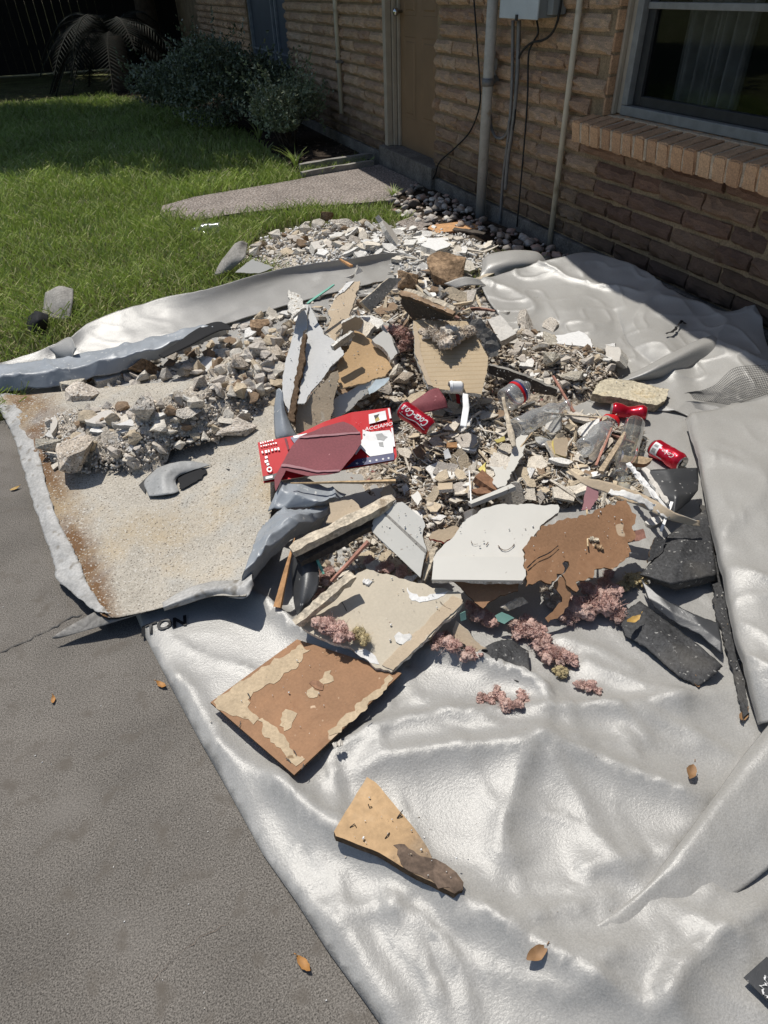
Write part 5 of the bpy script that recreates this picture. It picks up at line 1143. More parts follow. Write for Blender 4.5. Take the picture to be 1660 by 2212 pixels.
plate(450, 800, 66, 'white shard in the middle of the left rubble slope')
plate(575, 920, 62, 'white tile edge beside the red carton', flat_=.1)
plate(850, 525, 92, 'large white plaster plate standing in the spill behind the tarpaulin', flat_=.5, asp=(1, .9, .6))
plate(945, 545, 100, 'broad white plaster plate right of the middle of the back spill', flat_=.2)
plate(690, 545, 84, 'white plate with an orange sliver in the back spill')
plate(1120, 762, 56, 'small white block in the right hand rubble')
plate(1318, 778, 86, 'white plaster tile at the right end of the rubble', flat_=.2, asp=(1, .75, 1.6))
plate(1235, 748, 96, 'long white plaster slab on the right hand rubble', flat_=.15)
plate(1100, 655, 70, 'speckled white plaster slab on the right slope of the summit')
plate(1155, 600, 66, 'white sliver lying against the rear tarpaulin', asp=(1, .35, 1), flat_=.1)
plate(1410, 1132, 50, 'bright white chip on the black felt', flat_=.1)

# ================================================================== pieces one can point to
def on(u, v, l=.02): return (u, v, float(onH(u, v)[2])+l)
def Bd(name, outline, p3, th, mats, label, cat, **k): return board(name, outline, p3, th, [M[m] for m in mats], label, cat, **k)
PLS = 'plasterboard piece'
# tall grey pair of boards at the left of the heap
b = Bd('plasterboard', [(652, 657), (667, 658), (663, 711), (655, 716), (643, 797), (624, 895), (608, 856), (611, 811), (630, 735)], [(640, 895, .20), (655, 665, .39), (610, 830, .245)], .014, ['greypaint', 'gypsumedge', 'tanpaper'], 'tall narrow grey painted plasterboard strip leaning at the left of the heap', PLS, jag=.002)
Bd('rotten_edge', [(657, 716), (664, 722), (656, 790), (645, 845), (636, 912), (622, 897), (636, 830), (645, 785)], [(636, 905, .20), (659, 720, .36), (624, 895, .208)], .02, ['darkedge', 'darkedge'], None, None, parent=b, jag=.004)
Bd('plasterboard', [(668, 655), (686, 692), (700, 721), (729, 738), (744, 764), (712, 795), (679, 838), (658, 872), (643, 872), (650, 830), (660, 745)], [(650, 870, .225), (675, 690, .365), (742, 765, .305)], .006, ['greypaint', 'gypsumedge', 'tanpaper'], 'grey painted paper face torn to a point, beside the tall narrow strip', PLS, jag=.0025, step=.02, warp=.006)
Bd('plasterboard', [(643, 875), (660, 872), (712, 812), (731, 800), (731, 821), (724, 854), (712, 920), (690, 935), (640, 935), (632, 903)], [(640, 925, .15), (715, 915, .15), (715, 815, .27)], .014, ['tanpaper', 'darkedge'], 'tan board core showing below the torn grey face', PLS, jag=.003, step=.02, warp=.003)
Bd('plasterboard', [(625, 625), (650, 640), (662, 665), (650, 668), (632, 690), (622, 660)], [(625, 625, .45), (662, 665, .42), (632, 690, .4)], .01, ['gypsumedge', 'gypsumedge'], 'crumbling white gypsum scrap at the top of the tall grey strip', PLS, jag=.005)
b = Bd('plasterboard', [(778, 607), (769, 643), (758, 671), (752, 695), (727, 716), (728, 745), (700, 719), (715, 693), (708, 674), (726, 641), (745, 614), (762, 608)], [(775, 612, .40), (728, 735, .31), (710, 672, .355)], .012, ['tanpaper', 'gypsumedge'], 'tan torn leaf shaped board piece with white torn rim on top of the heap', PLS, jag=.003, step=.02, warp=.004)
Bd('torn_rim', [(766, 608), (748, 613), (738, 626), (724, 645), (744, 632), (756, 620)], None, .001, ['chalk'], None, None, parent=b, plane=PL[b.name][0], lift=.004, jag=.002)
Bd('plank', [(781, 651), (841, 600), (869, 602), (802, 672), (786, 657)], [(781, 651, .40), (841, 600, .44), (802, 672, .36)], .018, ['greywood', 'whitewood'], 'grey plank end slanting up to the right on top of the heap', 'plank', jag=.0015)
print_text('N', 846, 593, .46, .035, ang_px((846, 593), (852, 580)), 'black', tarp, name='lettering')
Bd('plasterboard', [(738, 700), (768, 683), (785, 692), (776, 712), (742, 724)], [(738, 700, .36), (785, 692, .37), (742, 724, .31)], .012, ['tanpaper', 'gypsumedge'], 'shaded brown scrap behind the cardboard on the heap', PLS, jag=.003)
b = Bd('cardboard_sheet', [(766, 714), (802, 734), (833, 757), (849, 792), (833, 812), (790, 827), (735, 840), (731, 806), (729, 786), (760, 740)], [(740, 832, .235), (766, 720, .315), (840, 800, .235)], .006, ['cardboard', 'tanpaper'], 'brown cardboard like board leaning in the middle of the heap', 'cardboard', jag=.003, step=.02, warp=.005)
Bd('plasterboard', [(720, 748), (763, 716), (768, 724), (724, 758)], [(720, 748, .36), (763, 716, .38), (724, 758, .34)], .014, ['whitewood', 'gypsumedge'], 'pale lath bridging the torn grey face and the cardboard', 'lath', jag=.001)
Bd('plasterboard', [(804, 733), (828, 714), (844, 724), (859, 763), (844, 778), (833, 757)], [(804, 733, .315), (828, 714, .33), (844, 778, .265)], .02, ['whitepaint', 'gypsumedge'], 'white painted piece tucked behind the brown cardboard', PLS, jag=.0025)
Bd('plasterboard', [(715, 868), (790, 826), (842, 815), (840, 828), (793, 851), (762, 880), (738, 898), (716, 895)], [(716, 885, .17), (840, 820, .22), (738, 898, .15)], .012, ['whitepaint', 'gypsumedge'], 'long white strip of board below the brown cardboard', PLS, jag=.003)
Bd('plasterboard', [(795, 840), (812, 820), (842, 816), (830, 832), (798, 852)], [(795, 845, .208), (842, 816, .232), (798, 852, .20)], .003, ['ice', 'white'], 'pale blue sliver on the end of the long white strip', PLS, jag=.002)
# streaked tan panel and the fluff on it
b = Bd('plasterboard', [(893, 692), (1008, 694), (1027, 718), (1055, 774), (1049, 815), (1041, 852), (1008, 848), (926, 834), (897, 764)], [(925, 830, .255), (895, 695, .355), (1045, 850, .225)], .016, ['streaked', 'gypsumedge', 'greyback'], 'large streaked tan board facing forward at the centre of the heap', PLS, jag=.002, step=.03, warp=.003)
pl = PL[b.name][0]
Bd('bevelled_edge', [(894, 694), (903, 720), (911, 770), (936, 836), (924, 832), (896, 764)], None, .001, ['tanpaper'], None, None, parent=b, plane=pl, lift=.003, jag=.002)
# dark slanting boards
Bd('board', [(870, 630), (889, 634), (978, 671), (984, 682), (978, 690), (891, 690), (866, 655)], [(889, 634, .44), (978, 671, .42), (930, 692, .33)], .02, ['darkboard', 'whitewood'], 'dark board with a pale top edge tilted over the streaked tan panel', 'board', jag=.003)
Bd('plank', [(865, 626), (890, 632), (985, 674), (979, 680), (885, 641), (862, 634)], [(865, 626, .445), (985, 674, .43), (862, 634, .44)], .012, ['brownrubble', 'darkedge'], 'rough pale plank edge lying over the dark board on the heap', 'plank', jag=.003)
Bd('plank', [(1056, 788), (1100, 800), (1205, 842), (1200, 856), (1150, 846), (1056, 806)], [(1056, 790, .16), (1205, 842, .11), (1056, 806, .13)], .02, ['darkboard', 'greywood'], 'dark plank running right from the streaked tan panel', 'plank', jag=.002)
Bd('board', [(1053, 690), (1081, 680), (1116, 720), (1082, 737)], [(1053, 690, .275), (1081, 680, .29), (1082, 737, .235)], .03, ['plaster', 'rubble'], 'square white plaster tile on a grey backing on the right slope', 'tile', jag=.0015)
Bd('board', [(1000, 690), (1040, 688), (1082, 736), (1076, 768), (1058, 772), (1030, 725)], [(1010, 692, .30), (1076, 740, .22), (1058, 772, .17)], .03, ['greyback', 'rubble'], 'rough grey slab leaning behind the streaked tan panel', 'slab', jag=.005, step=.02, rough=.006)
plank('lath', onH(1005, 640)+[0, 0, .06], onH(1075, 607)+[0, 0, .05], .028, .02, 'whitewood', 'pale split lath sticking out right below the summit', 'lath')
plank('lath', onH(1008, 655)+[0, 0, .04], onH(1065, 625)+[0, 0, .05], .022, .015, 'greywood', 'grey lath under the pale split one below the summit', 'lath')
plank('plastic_strip', np.array(P(664, 656, .43)), np.array(P(722, 615, .46)), .010, .004, 'green', 'thin mint green plastic strip by the top of the tall grey board', 'strip', jitter=.0005)
# mouldy foam slab
Bd('foam_slab', [(1287, 838), (1300, 822), (1318, 816), (1380, 826), (1446, 841), (1440, 862), (1419, 875), (1350, 862), (1281, 850)], [(1283, 848, .075), (1314, 818, .085), (1446, 845, .06)], .034, ['foam', 'foamedge'], 'mouldy yellow stained slab lying on the tarpaulin above the crushed can', 'slab', jag=.003, step=.015, rough=.0035)
# large white panel with a lip, and the pale one beside it
b = Bd('panel', [(1041, 1099), (1078, 1089), (1206, 1090), (1208, 1103), (1169, 1135), (1141, 1173), (1134, 1214), (1136, 1247), (1129, 1256), (934, 1254), (938, 1203), (966, 1170), (994, 1137), (1000, 1128), (1024, 1112)], [(938, 1250, .15), (1130, 1252, .15), (1140, 1092, .185)], .012, ['whitepaint', 'gypsumedge'], 'large clean off white panel with a straight lower lip', 'panel', jag=.0028, step=.025, warp=.003)
pl = PL[b.name][0]
Bd('lip', [(938, 1205), (1134, 1206), (1136, 1247), (1129, 1257), (933, 1255)], None, .006, ['whitepaint'], None, None, parent=b, plane=pl, lift=.0062)
def scuffs(pl, pts, wd, m, parent, lift=.0042):
    A = [pl.loc(*p) for p in pts]; A = smooth_line(A, 14); V = []; F = []
    for i, p in enumerate(A):
        t = A[min(i+1, 13)]-A[max(i-1, 0)]; n_ = np.array([-t[1], t[0]])/np.linalg.norm(t); w_ = wd*(.3+random.random())
        V += [(*(p+n_*w_), 0), (*(p-n_*w_), 0)]
    for i in range(13): F.append((2*i, 2*i+1, 2*i+3, 2*i+2))
    return link('scuff', mesh('scuff', V, F, [M[m]]), parent=parent, mw=pl.mat(lift))
scuffs(pl, [(1076, 1180), (1084, 1189), (1096, 1190), (1108, 1182), (1111, 1177)], .0016, 'soot', b)
scuffs(pl, [(1018, 1170), (1020, 1176), (1026, 1178), (1032, 1177)], .001, 'soot', b)
scuffs(pl, [(1050, 1180), (1053, 1176), (1055, 1173)], .0016, 'soot', b)
b = Bd('panel', [(825, 1099), (838, 1088), (869, 1084), (880, 1092), (900, 1110), (918, 1130), (914, 1150), (922, 1192), (909, 1249), (805, 1150), (807, 1123)], [(806, 1150, .16), (909, 1246, .125), (860, 1092, .21)], .012, ['palepaint', 'darkedge'], 'pale grey white panel standing slanted left of the large white panel', 'panel', jag=.002)
pl = PL[b.name][0]
Bd('groove', [(826, 1106), (829, 1103), (921, 1188), (920, 1196)], None, .0008, ['greywood'], None, None, parent=b, plane=pl, lift=.0012)
Bd('raised_band', [(825, 1109), (919, 1197), (909, 1248), (806, 1150), (808, 1124)], None, .003, ['palepaint'], None, None, parent=b, plane=pl, lift=.003)
Bd('frame_piece', [(927, 1195), (940, 1180), (946, 1184), (918, 1254), (910, 1250)], [(927, 1195, .14), (943, 1182, .15), (914, 1252, .11)], .01, ['whitewood', 'gypsumedge'], 'white splintered strip between the pale panel and the large white panel', 'strip', jag=.003)
# hardboard
b = Bd('hardboard', [(1141, 1174), (1169, 1136), (1216, 1124), (1290, 1100), (1353, 1079), (1366, 1106), (1373, 1125), (1373, 1162), (1344, 1214), (1300, 1228), (1285, 1240), (1253, 1253), (1247, 1278), (1216, 1240), (1230, 1212), (1216, 1216), (1204, 1238), (1180, 1258), (1137, 1267), (1134, 1214)], [(1137, 1262, .145), (1353, 1080, .20), (1344, 1214, .13)], .007, ['hardboard', 'darkedge'], 'large torn brown hardboard right of the large white panel', 'hardboard', jag=.0065, step=.025, warp=.006)
pl = PL[b.name][0]
scuffs(pl, [(1138, 1228), (1160, 1208), (1185, 1196), (1205, 1180)], .0016, 'black', b)
plank('chip', pl.w(1272, 1165)+pl.n*.004, pl.w(1292, 1168)+pl.n*.004, .012, .006, 'whitewood', 'white chip lying on the torn brown hardboard', 'chip')
plank('chip', pl.w(1283, 1178)+pl.n*.004, pl.w(1300, 1186)+pl.n*.004, .012, .006, 'splinter', 'tan chip lying on the torn brown hardboard below the white one', 'chip')
Bd('hardboard', [(976, 1253), (1040, 1248), (1122, 1252), (1120, 1276), (1098, 1282), (1075, 1290), (1044, 1314), (1010, 1285)], [(980, 1252, .12), (1120, 1254, .125), (1044, 1312, .09)], .008, ['hardboard', 'darkedge'], 'brown hardboard corner poking out under the large white panel', 'hardboard', jag=.003)
Bd('hardboard', [(1196, 1265), (1210, 1245), (1232, 1262), (1228, 1310), (1210, 1330), (1185, 1345), (1178, 1335), (1215, 1300)], [(1210, 1248, .13), (1232, 1262, .12), (1182, 1340, .06)], .006, ['hardboard', 'darkedge'], 'narrow brown hardboard splinter hanging below the torn sheet', 'hardboard', jag=.004)
Bd('brick_scrap', [(1358, 1148), (1390, 1142), (1396, 1162), (1362, 1172)], [(1358, 1148, .15), (1390, 1142, .15), (1362, 1172, .13)], .012, ['redwood', 'darkedge'], 'small reddish brown scrap at the right edge of the hardboard', 'scrap', jag=.002)
# tan board low in the heap
b = Bd('plasterboard', [(655, 1339), (690, 1300), (755, 1247), (793, 1229), (850, 1243), (935, 1271), (968, 1274), (996, 1281), (1001, 1302), (950, 1352), (900, 1400), (846, 1452), (800, 1432), (775, 1410), (750, 1396), (705, 1382), (650, 1352)], [(655, 1345, .085), (843, 1448, .065), (985, 1285, .115)], .014, ['tanpaint', 'gypsumedge'], 'big beige board with a broken white corner low in the heap', PLS, jag=.003, step=.03, warp=.004)
pl = PL[b.name][0]
Bd('edge_strip', [(978, 1288), (1000, 1297), (998, 1306), (850, 1449), (826, 1438)], None, .004, ['tanpaper', 'gypsumedge'], None, None, parent=b, plane=pl, lift=.004, jag=.0015)
Bd('broken_patch', [(880, 1268), (893, 1283), (905, 1290), (930, 1284), (968, 1278), (960, 1287), (915, 1300), (890, 1298), (884, 1285)], None, .001, ['chalk'], None, None, parent=b, plane=pl, lift=.002, jag=.003)
Bd('broken_patch', [(852, 1376), (862, 1366), (872, 1372), (886, 1370), (888, 1384), (872, 1394), (856, 1388)], None, .002, ['chalk', 'gypsumedge'], None, None, parent=b, plane=pl, lift=.004, jag=.003)
Bd('broken_patch', [(766, 1408), (790, 1402), (812, 1418), (820, 1436), (800, 1432), (780, 1420)], None, .001, ['chalk'], None, None, parent=b, plane=pl, lift=.002, jag=.003)
scuffs(pl, [(739, 1302), (744, 1310), (750, 1322)], .0012, 'black', b); scuffs(pl, [(950, 1300), (962, 1312), (975, 1318)], .0008, 'soot', b)
plank('chip', pl.w(785, 1256)+pl.n*.004, pl.w(802, 1262)+pl.n*.004, .016, .006, 'chalk', 'white chip on the upper corner of the big beige board', 'chip')
plank('lath', P(640, 1348, .10), P(765, 1242, .17), .026, .018, 'whitewood', 'splintered white lath along the left side of the big beige board', 'lath', jitter=.003, seg=14)
plank('lath', P(632, 1190, .17), P(852, 1080, .21), .034, .024, 'whitewood', 'long rotten cream lath rising to the right below the grey curl', 'lath', jitter=.0025, seg=16)
plank('lath', P(645, 1210, .13), P(850, 1105, .17), .045, .02, 'darkboard', 'dark plank hidden under the long rotten cream lath', 'plank', jitter=.003, seg=12)
Bd('plasterboard', [(712, 1086), (760, 1078), (792, 1110), (748, 1132), (704, 1128), (714, 1102)], [(706, 1126, .17), (760, 1080, .20), (790, 1110, .185)], .01, ['tanpaper', 'gypsumedge'], 'tan jagged board scrap right of the grey curl', PLS, jag=.003)
Bd('plasterboard', [(828, 1052), (842, 1046), (850, 1056), (846, 1074), (828, 1078), (822, 1066)], [on(828, 1052, .05), on(850, 1056, .05), on(828, 1078, .03)], .02, ['tanpaper', 'gypsumedge'], 'thick cream block above the long rotten lath', 'block', jag=.002)
Bd('plasterboard', [(888, 1070), (902, 1060), (912, 1078), (902, 1092)], [on(888, 1070, .05), on(902, 1060, .06), on(902, 1092, .04)], .006, ['whitepaint', 'gypsumedge'], 'white scrap standing at the tip of the pale panel', PLS, jag=.002)
def wedge(name, a, b_, w0, w1, mt, label, cat='stick'):
    a, b_ = np.array(a), np.array(b_); t = (b_-a)/np.linalg.norm(b_-a); s = np.cross(t, [.1, .2, 1]); s /= np.linalg.norm(s); n_ = np.cross(s, t); V = []; F = []
    for i in range(7):
        k = i/6; w_ = w0+(w1-w0)*k; c = (b_-a)*(k-.5)
        for p, z in ((-1, -.6), (1, -.6), (1, .6), (-1, .6)): V.append(c+s*p*w_/2+n_*z*w_/2+RNG.uniform(-.0008, .0008, 3))
    for i in range(6):
        for j in range(4): F.append((4*i+(j+1) % 4, 4*i+j, 4*i+4+j, 4*i+4+(j+1) % 4))
    F += [(0, 1, 2, 3), tuple(24+j for j in (3, 2, 1, 0))]
    return link(name, mesh(name, V, F, [M[mt]]), label=label, cat=cat, mw=Matrix.Translation(Vector((a+b_)/2)))
wedge('stick', P(628, 1044, .20), P(855, 1040, .19), .004, .014, 'splinter', 'long pale pointed stick lying across below the red carton')
wedge('stick', P(637, 1162, .18), P(600, 1312, .06), .003, .020, 'orangewood', 'orange brown wedge shaped stick hanging over the tarpaulin fold')
wedge('stick', P(716, 1256, .10), P(796, 1170, .19), .010, .013, 'redwood', 'reddish stick slanting over the dark hollow')
wedge('stick', P(700, 1240, .10), P(672, 1180, .14), .006, .008, 'green', 'dull green strip in the dark hollow', 'strip')
wedge('stick', P(766, 1220, .12), P(752, 1192, .15), .008, .006, 'whitewood', 'short white stick in the dark hollow')
wedge('stick', P(1195, 812, .17), P(1240, 890, .10), .009, .010, 'redwood', 'thin reddish stick leaning beside the bottles')
wedge('stick', P(1175, 892, .13), P(1290, 902, .09), .010, .010, 'whitewood', 'white lath lying right of the plastic bottle')
wedge('stick', P(1150, 935, .15), P(1105, 990, .12), .004, .006, 'splinter', 'light twig in front of the ribbed bottle')
wedge('stick', P(1352, 935, .09), P(1298, 1020, .08), .014, .018, 'splinter', 'brown weathered stick leaning at the left of the glass jar')
wedge('stick', P(1322, 925, .11), P(1288, 1005, .09), .006, .008, 'redwood', 'thin reddish stick behind the brown weathered one')
wedge('stick', P(1014, 1016, .16), P(1018, 1085, .14), .004, .004, 'white', 'straight white plastic stick standing in the shards')
wedge('stick', P(1015, 1090, .15), P(1110, 1052, .16), .020, .022, 'whitepaint', 'pale split strip pointing up right above the large white panel', 'strip')
wedge('stick', P(1270, 1180, .17), P(1268, 1100, .17), .004, .004, 'splinter', 'thin yellow stick at the upper edge of the hardboard')
wedge('stick', P(1428, 1148, .10), P(1452, 1085, .14), .008, .008, 'white', 'white stick over the black felt')
# torn tan face strip and the bits round it
patch('paper_strip', [[(1226, 1012, .20), (1262, 1030, .20), (1316, 1042, .195), (1400, 1072, .18), (1466, 1110, .16), (1512, 1128, .13)], [(1228, 1018, .195), (1260, 1044, .19), (1312, 1066, .175), (1390, 1096, .165), (1450, 1124, .14), (1512, 1139, .12)]], 50, 8, [M['tanpaper'], M['whitepaint']], amp=.004, nsc=20, thick=.003, jag=.0025, label='long torn tan paper strip lying from the shards to the black felt', cat='strip')
Bd('paper_flap', [(1268, 1050), (1297, 1054), (1290, 1080), (1277, 1100), (1256, 1102)], [(1268, 1050, .185), (1297, 1054, .18), (1256, 1102, .15)], .002, ['pinkpaper'], 'dull pink paper flap under the torn tan strip', 'paper', jag=.002)
patch('torn_fibre', [[(1320, 1056, .2), (1370, 1066, .195), (1420, 1090, .17), (1452, 1112, .155)], [(1314, 1066, .195), (1366, 1080, .19), (1412, 1100, .165), (1440, 1118, .15)]], 40, 6, [M['chalk']], amp=.008, nsc=40, thick=.002, jag=.006, label='frayed white gypsum along the torn tan strip', cat='plaster piece')
for a, b_, l in (((1372, 1020), (1438, 1098), 'frayed white strip crossing onto the black vinyl'), ((1392, 1012), (1442, 1086), 'second frayed white strip beside the first over the black vinyl'), ((1356, 1000), (1400, 1050), 'short frayed white strip right below the glass jar')):
    plank('paper_strip', P(*a, .15), P(*b_, .15), .014, .005, 'chalk', l, 'strip', jitter=.004, seg=10)
# roofing felt
patch('felt_sheet', [[(1384, 1016, .10), (1440, 1013, .12), (1508, 1010, .12)], [(1398, 1042, .10), (1455, 1040, .115), (1510, 1038, .10)], [(1416, 1070, .09), (1462, 1075, .12), (1508, 1060, .09)], [(1440, 1104, .08), (1456, 1112, .09), (1490, 1084, .08)]], 24, 22, [M['blackvinyl']], amp=.004, nsc=9, thick=.003, lin=True, label='black vinyl sheet folded behind the torn tan strip', cat='sheet', jag=.002, seed=3)
patch('felt_sheet', [[(1440, 1160, .07), (1480, 1128, .085), (1526, 1100, .08)], [(1420, 1195, .07), (1475, 1175, .09), (1536, 1150, .075)], [(1392, 1232, .06), (1460, 1222, .085), (1543, 1205, .07)], [(1382, 1242, .055), (1452, 1262, .08), (1549, 1240, .06)], [(1392, 1250, .045), (1456, 1276, .045), (1548, 1256, .04)]], 34, 30, [M['felt'], M['linerdark']], amp=.006, nsc=12, thick=.004, lin=True, label='gritty dark roofing felt square with a curled front edge', cat='roofing felt', jag=.003, seed=5)
patch('felt_sheet', [[(1384, 1252, .06), (1432, 1290, .06), (1500, 1328, .06), (1552, 1345, .05)], [(1400, 1290, .05), (1450, 1320, .055), (1510, 1350, .055), (1560, 1388, .05)], [(1418, 1316, .04), (1462, 1344, .045), (1512, 1372, .045), (1560, 1412, .04)]], 34, 16, [M['blackvinyl'], M['linerdark']], amp=.006, nsc=10, thick=.003, lin=True, label='smooth dark grey strip between two pieces of roofing felt', cat='roofing felt', jag=.003, seed=6)
patch('felt_sheet', [[(1350, 1318, .05), (1384, 1296, .055), (1450, 1345, .05), (1564, 1436, .045)], [(1343, 1345, .045), (1400, 1350, .06), (1462, 1400, .055), (1545, 1458, .045)], [(1350, 1372, .035), (1396, 1400, .04), (1470, 1460, .04), (1510, 1483, .035)]], 40, 22, [M['felt'], M['linerdark']], amp=.008, nsc=12, thick=.004, lin=True, label='long worn roofing felt tongue pointing down right on the tarpaulin', cat='roofing felt', jag=.003, seed=9)
patch('felt_sheet', [[(1040, 1405, .035), (1066, 1388, .045), (1100, 1380, .04), (1142, 1406, .035)], [(1040, 1425, .035), (1072, 1420, .055), (1112, 1418, .04), (1146, 1440, .045)], [(1072, 1445, .03), (1092, 1458, .035), (1120, 1472, .04), (1146, 1474, .03)]], 22, 16, [M['felt'], M['linerdark']], amp=.009, nsc=16, thick=.004, lin=True, label='small crumpled roofing felt piece below the pink insulation', cat='roofing felt', jag=.003, seed=10)
patch('felt_sheet', [[(633, 1205, .11), (660, 1196, .13), (684, 1197, .12)], [(631, 1245, .09), (660, 1240, .115), (690, 1262, .10)], [(636, 1300, .06), (652, 1300, .085), (668, 1302, .08)], [(642, 1332, .045), (650, 1330, .05), (660, 1322, .05)]], 18, 24, [M['blackvinyl'], M['linerdark']], amp=.004, nsc=12, thick=.003, label='black sheet standing in the hollow left of the big beige board', cat='sheet', seed=11)
Bd('felt_strip', [(1512, 1090), (1524, 1092), (1562, 1250), (1600, 1420), (1618, 1540), (1606, 1560), (1585, 1450), (1548, 1330), (1530, 1200)], [(1518, 1092, .04), (1604, 1440, .034), (1530, 1200, .038)], .006, ['felt'], 'dark felt band along the edge of the folded tarpaulin', 'roofing felt', jag=.003)
Bd('hardboard', [(1404, 1190), (1416, 1160), (1440, 1165), (1424, 1200), (1400, 1215)], [(1404, 1190, .085), (1440, 1165, .09), (1400, 1215, .075)], .006, ['felt', 'darkedge'], 'little dark felt scrap between hardboard and felt square', 'roofing felt', jag=.003)
# brown square board on the tarpaulin
b = Bd('hardboard', [(455, 1517), (642, 1381), (868, 1454), (636, 1674)], [on(455, 1517, .03), on(636, 1674, .03), on(868, 1454, .03)], .006, ['hardboard', 'darkedge'], 'square brown hardboard with beige paper residue lying alone on the tarpaulin', 'hardboard')
pl = PL[b.name][0]
for o_ in ([(462, 1517), (500, 1488), (560, 1448), (612, 1420), (650, 1392), (672, 1404), (655, 1422), (640, 1446), (610, 1462), (575, 1480), (548, 1496), (536, 1512), (540, 1535), (560, 1552), (548, 1566), (520, 1550), (490, 1540)],
           [(556, 1556), (580, 1560), (620, 1600), (660, 1640), (640, 1656), (620, 1636), (585, 1604), (566, 1580)],
           [(842, 1458), (850, 1466), (780, 1540), (740, 1572), (712, 1590), (730, 1562), (768, 1536), (800, 1500)],
           [(690, 1540-70), (702, 1452), (716, 1448), (720, 1462), (712, 1476), (694, 1486)], [(664, 1492), (676, 1484), (690, 1494), (686, 1506), (668, 1508)],
           [(610, 1560-20), (618, 1532), (632, 1536), (638, 1552), (630, 1572), (614, 1580), (604, 1568)]):
    Bd('paper_residue', o_, None, .0008, ['glue'], None, None, parent=b, plane=pl, lift=.0012, jag=.0055)
Bd('knot_tear', [(668, 1476), (676, 1470), (700, 1480), (698, 1492), (682, 1488)], None, .0006, ['brownwood'], None, None, parent=b, plane=pl, lift=.0022, jag=.002)
for a, b_ in (((520, 1560), (516, 1574)), ((536, 1500), (540, 1512)), ((640, 1634), (634, 1622)), ((618, 1640), (628, 1648)), ((656, 1652), (652, 1664)), ((790, 1558), (800, 1548))): scuffs(pl, [a, ((a[0]+b_[0])/2+2, (a[1]+b_[1])/2), b_], .0012, 'black', b)
plank('chip', pl.w(722, 1612)+pl.n*.003, pl.w(742, 1606)+pl.n*.003, .012, .005, 'chalk', 'white chip on the lower right of the square brown hardboard', 'chip')
# triangular ply board
b = Bd('plywood_scrap', [(793, 1678), (812, 1690), (850, 1735), (896, 1790), (926, 1834), (934, 1854), (962, 1866), (986, 1884), (1002, 1906), (1000, 1922), (982, 1930), (900, 1890), (820, 1842), (726, 1806), (722, 1796)], [on(724, 1798, .030), on(795, 1680, .026), on(985, 1905, .030)], .016, ['woodply', 'darkedge'], 'triangular tan plywood scrap with staples and a burnt edge', 'plywood', jag=.0008, seg=.02)
pl = PL[b.name][0]
Bd('burnt_edge', [(850, 1826), (884, 1834), (930, 1854), (962, 1867), (986, 1885), (1001, 1907), (998, 1921), (980, 1928), (940, 1908), (900, 1888), (866, 1866)], None, .0006, ['soot'], None, None, parent=b, plane=pl, lift=.0010, jag=.004)
for a, m_, b_ in (((796, 1738), (798, 1746), (804, 1744)), ((756, 1788), (766, 1782), (770, 1788)), ((832, 1812), (838, 1806), (842, 1800)), ((858, 1768), (866, 1758), (870, 1752)), ((858, 1768), (862, 1766), (870, 1764))):
    tube('staple', [pl.w(*a)+pl.n*.001, pl.w(*m_)+pl.n*.004, pl.w(*b_)+pl.n*.002], .0010, M['black'], 6, parent=b)

# ------------------------------------------------------------------ red carton
cq = [(557, 956), (640, 940), (700, 912), (760, 890), (843, 880), (850, 925), (858, 985), (852, 996), (745, 1014), (690, 1024), (570, 1043)]
b = Bd('carton', cq, [(560, 1000, .20), (850, 930, .235), (700, 1020, .185)], .003, ['red', 'tanpaper', 'tanpaper'], 'flattened glossy red drink carton with a navy star border', 'carton', step=.03, warp=.004)
pl = PL[b.name][0]
def deco(name, o_, m, lift, **k): return Bd(name, o_, None, .0004, [m], None, None, parent=b, plane=pl, lift=lift, **k)
deco('star_border', [(745, 1013), (770, 994), (852, 980), (852, 995)], 'navy', .0048)
for u in (772, 786, 800, 814, 828, 840):
    c_ = (u, 1003-(u-772)*.165); st = []
    for k in range(10): a = k*math.pi/5; q = 3.6 if k % 2 == 0 else 1.6; st.append((c_[0]+q*math.cos(a), c_[1]+q*.8*math.sin(a)))
    deco('star', st, 'white', .0056)
deco('white_panel', [(802, 935), (842, 931), (848, 940), (850, 980), (800, 988), (780, 970), (770, 984), (760, 978), (784, 950), (784, 930), (796, 934)], 'white', .0048)
deco('grey_sketch', [(812, 941), (826, 938), (838, 946), (830, 954), (816, 952)], 'greyprint', .0056, jag=.0015)
deco('grey_sketch', [(818, 958), (828, 957), (830, 968), (820, 966)], 'greyprint', .0056, jag=.0015)
deco('white_panel', [(797, 897), (833, 889), (836, 908), (798, 918)], 'white', .0048)
deco('gold_mark', [(810, 908), (818, 902), (821, 909), (812, 914)], 'gold', .0056); deco('dark_mark', [(808, 900), (820, 896), (816, 904), (811, 908)], 'black', .0056, jag=.001)
deco('white_stripe', [(838, 884), (842, 884), (846, 905), (842, 906)], 'white', .0048); deco('white_stripe', [(845, 926), (849, 926), (854, 966), (850, 967)], 'white', .0048)
deco('navy_panel', [(628, 947), (662, 940), (668, 955), (640, 964)], 'navy', .0048); deco('white_panel', [(634, 944), (664, 938), (664, 944), (636, 949)], 'white', .0056)
deco('brown_line', [(615, 949), (620, 948), (626, 972), (622, 974)], 'maroon', .0048)
deco('black_band', [(569, 1031), (615, 1020), (615, 1032), (570, 1041)], 'black', .0048); deco('white_text_bar', [(575, 1032), (590, 1029), (590, 1034), (575, 1037)], 'white', .0056)
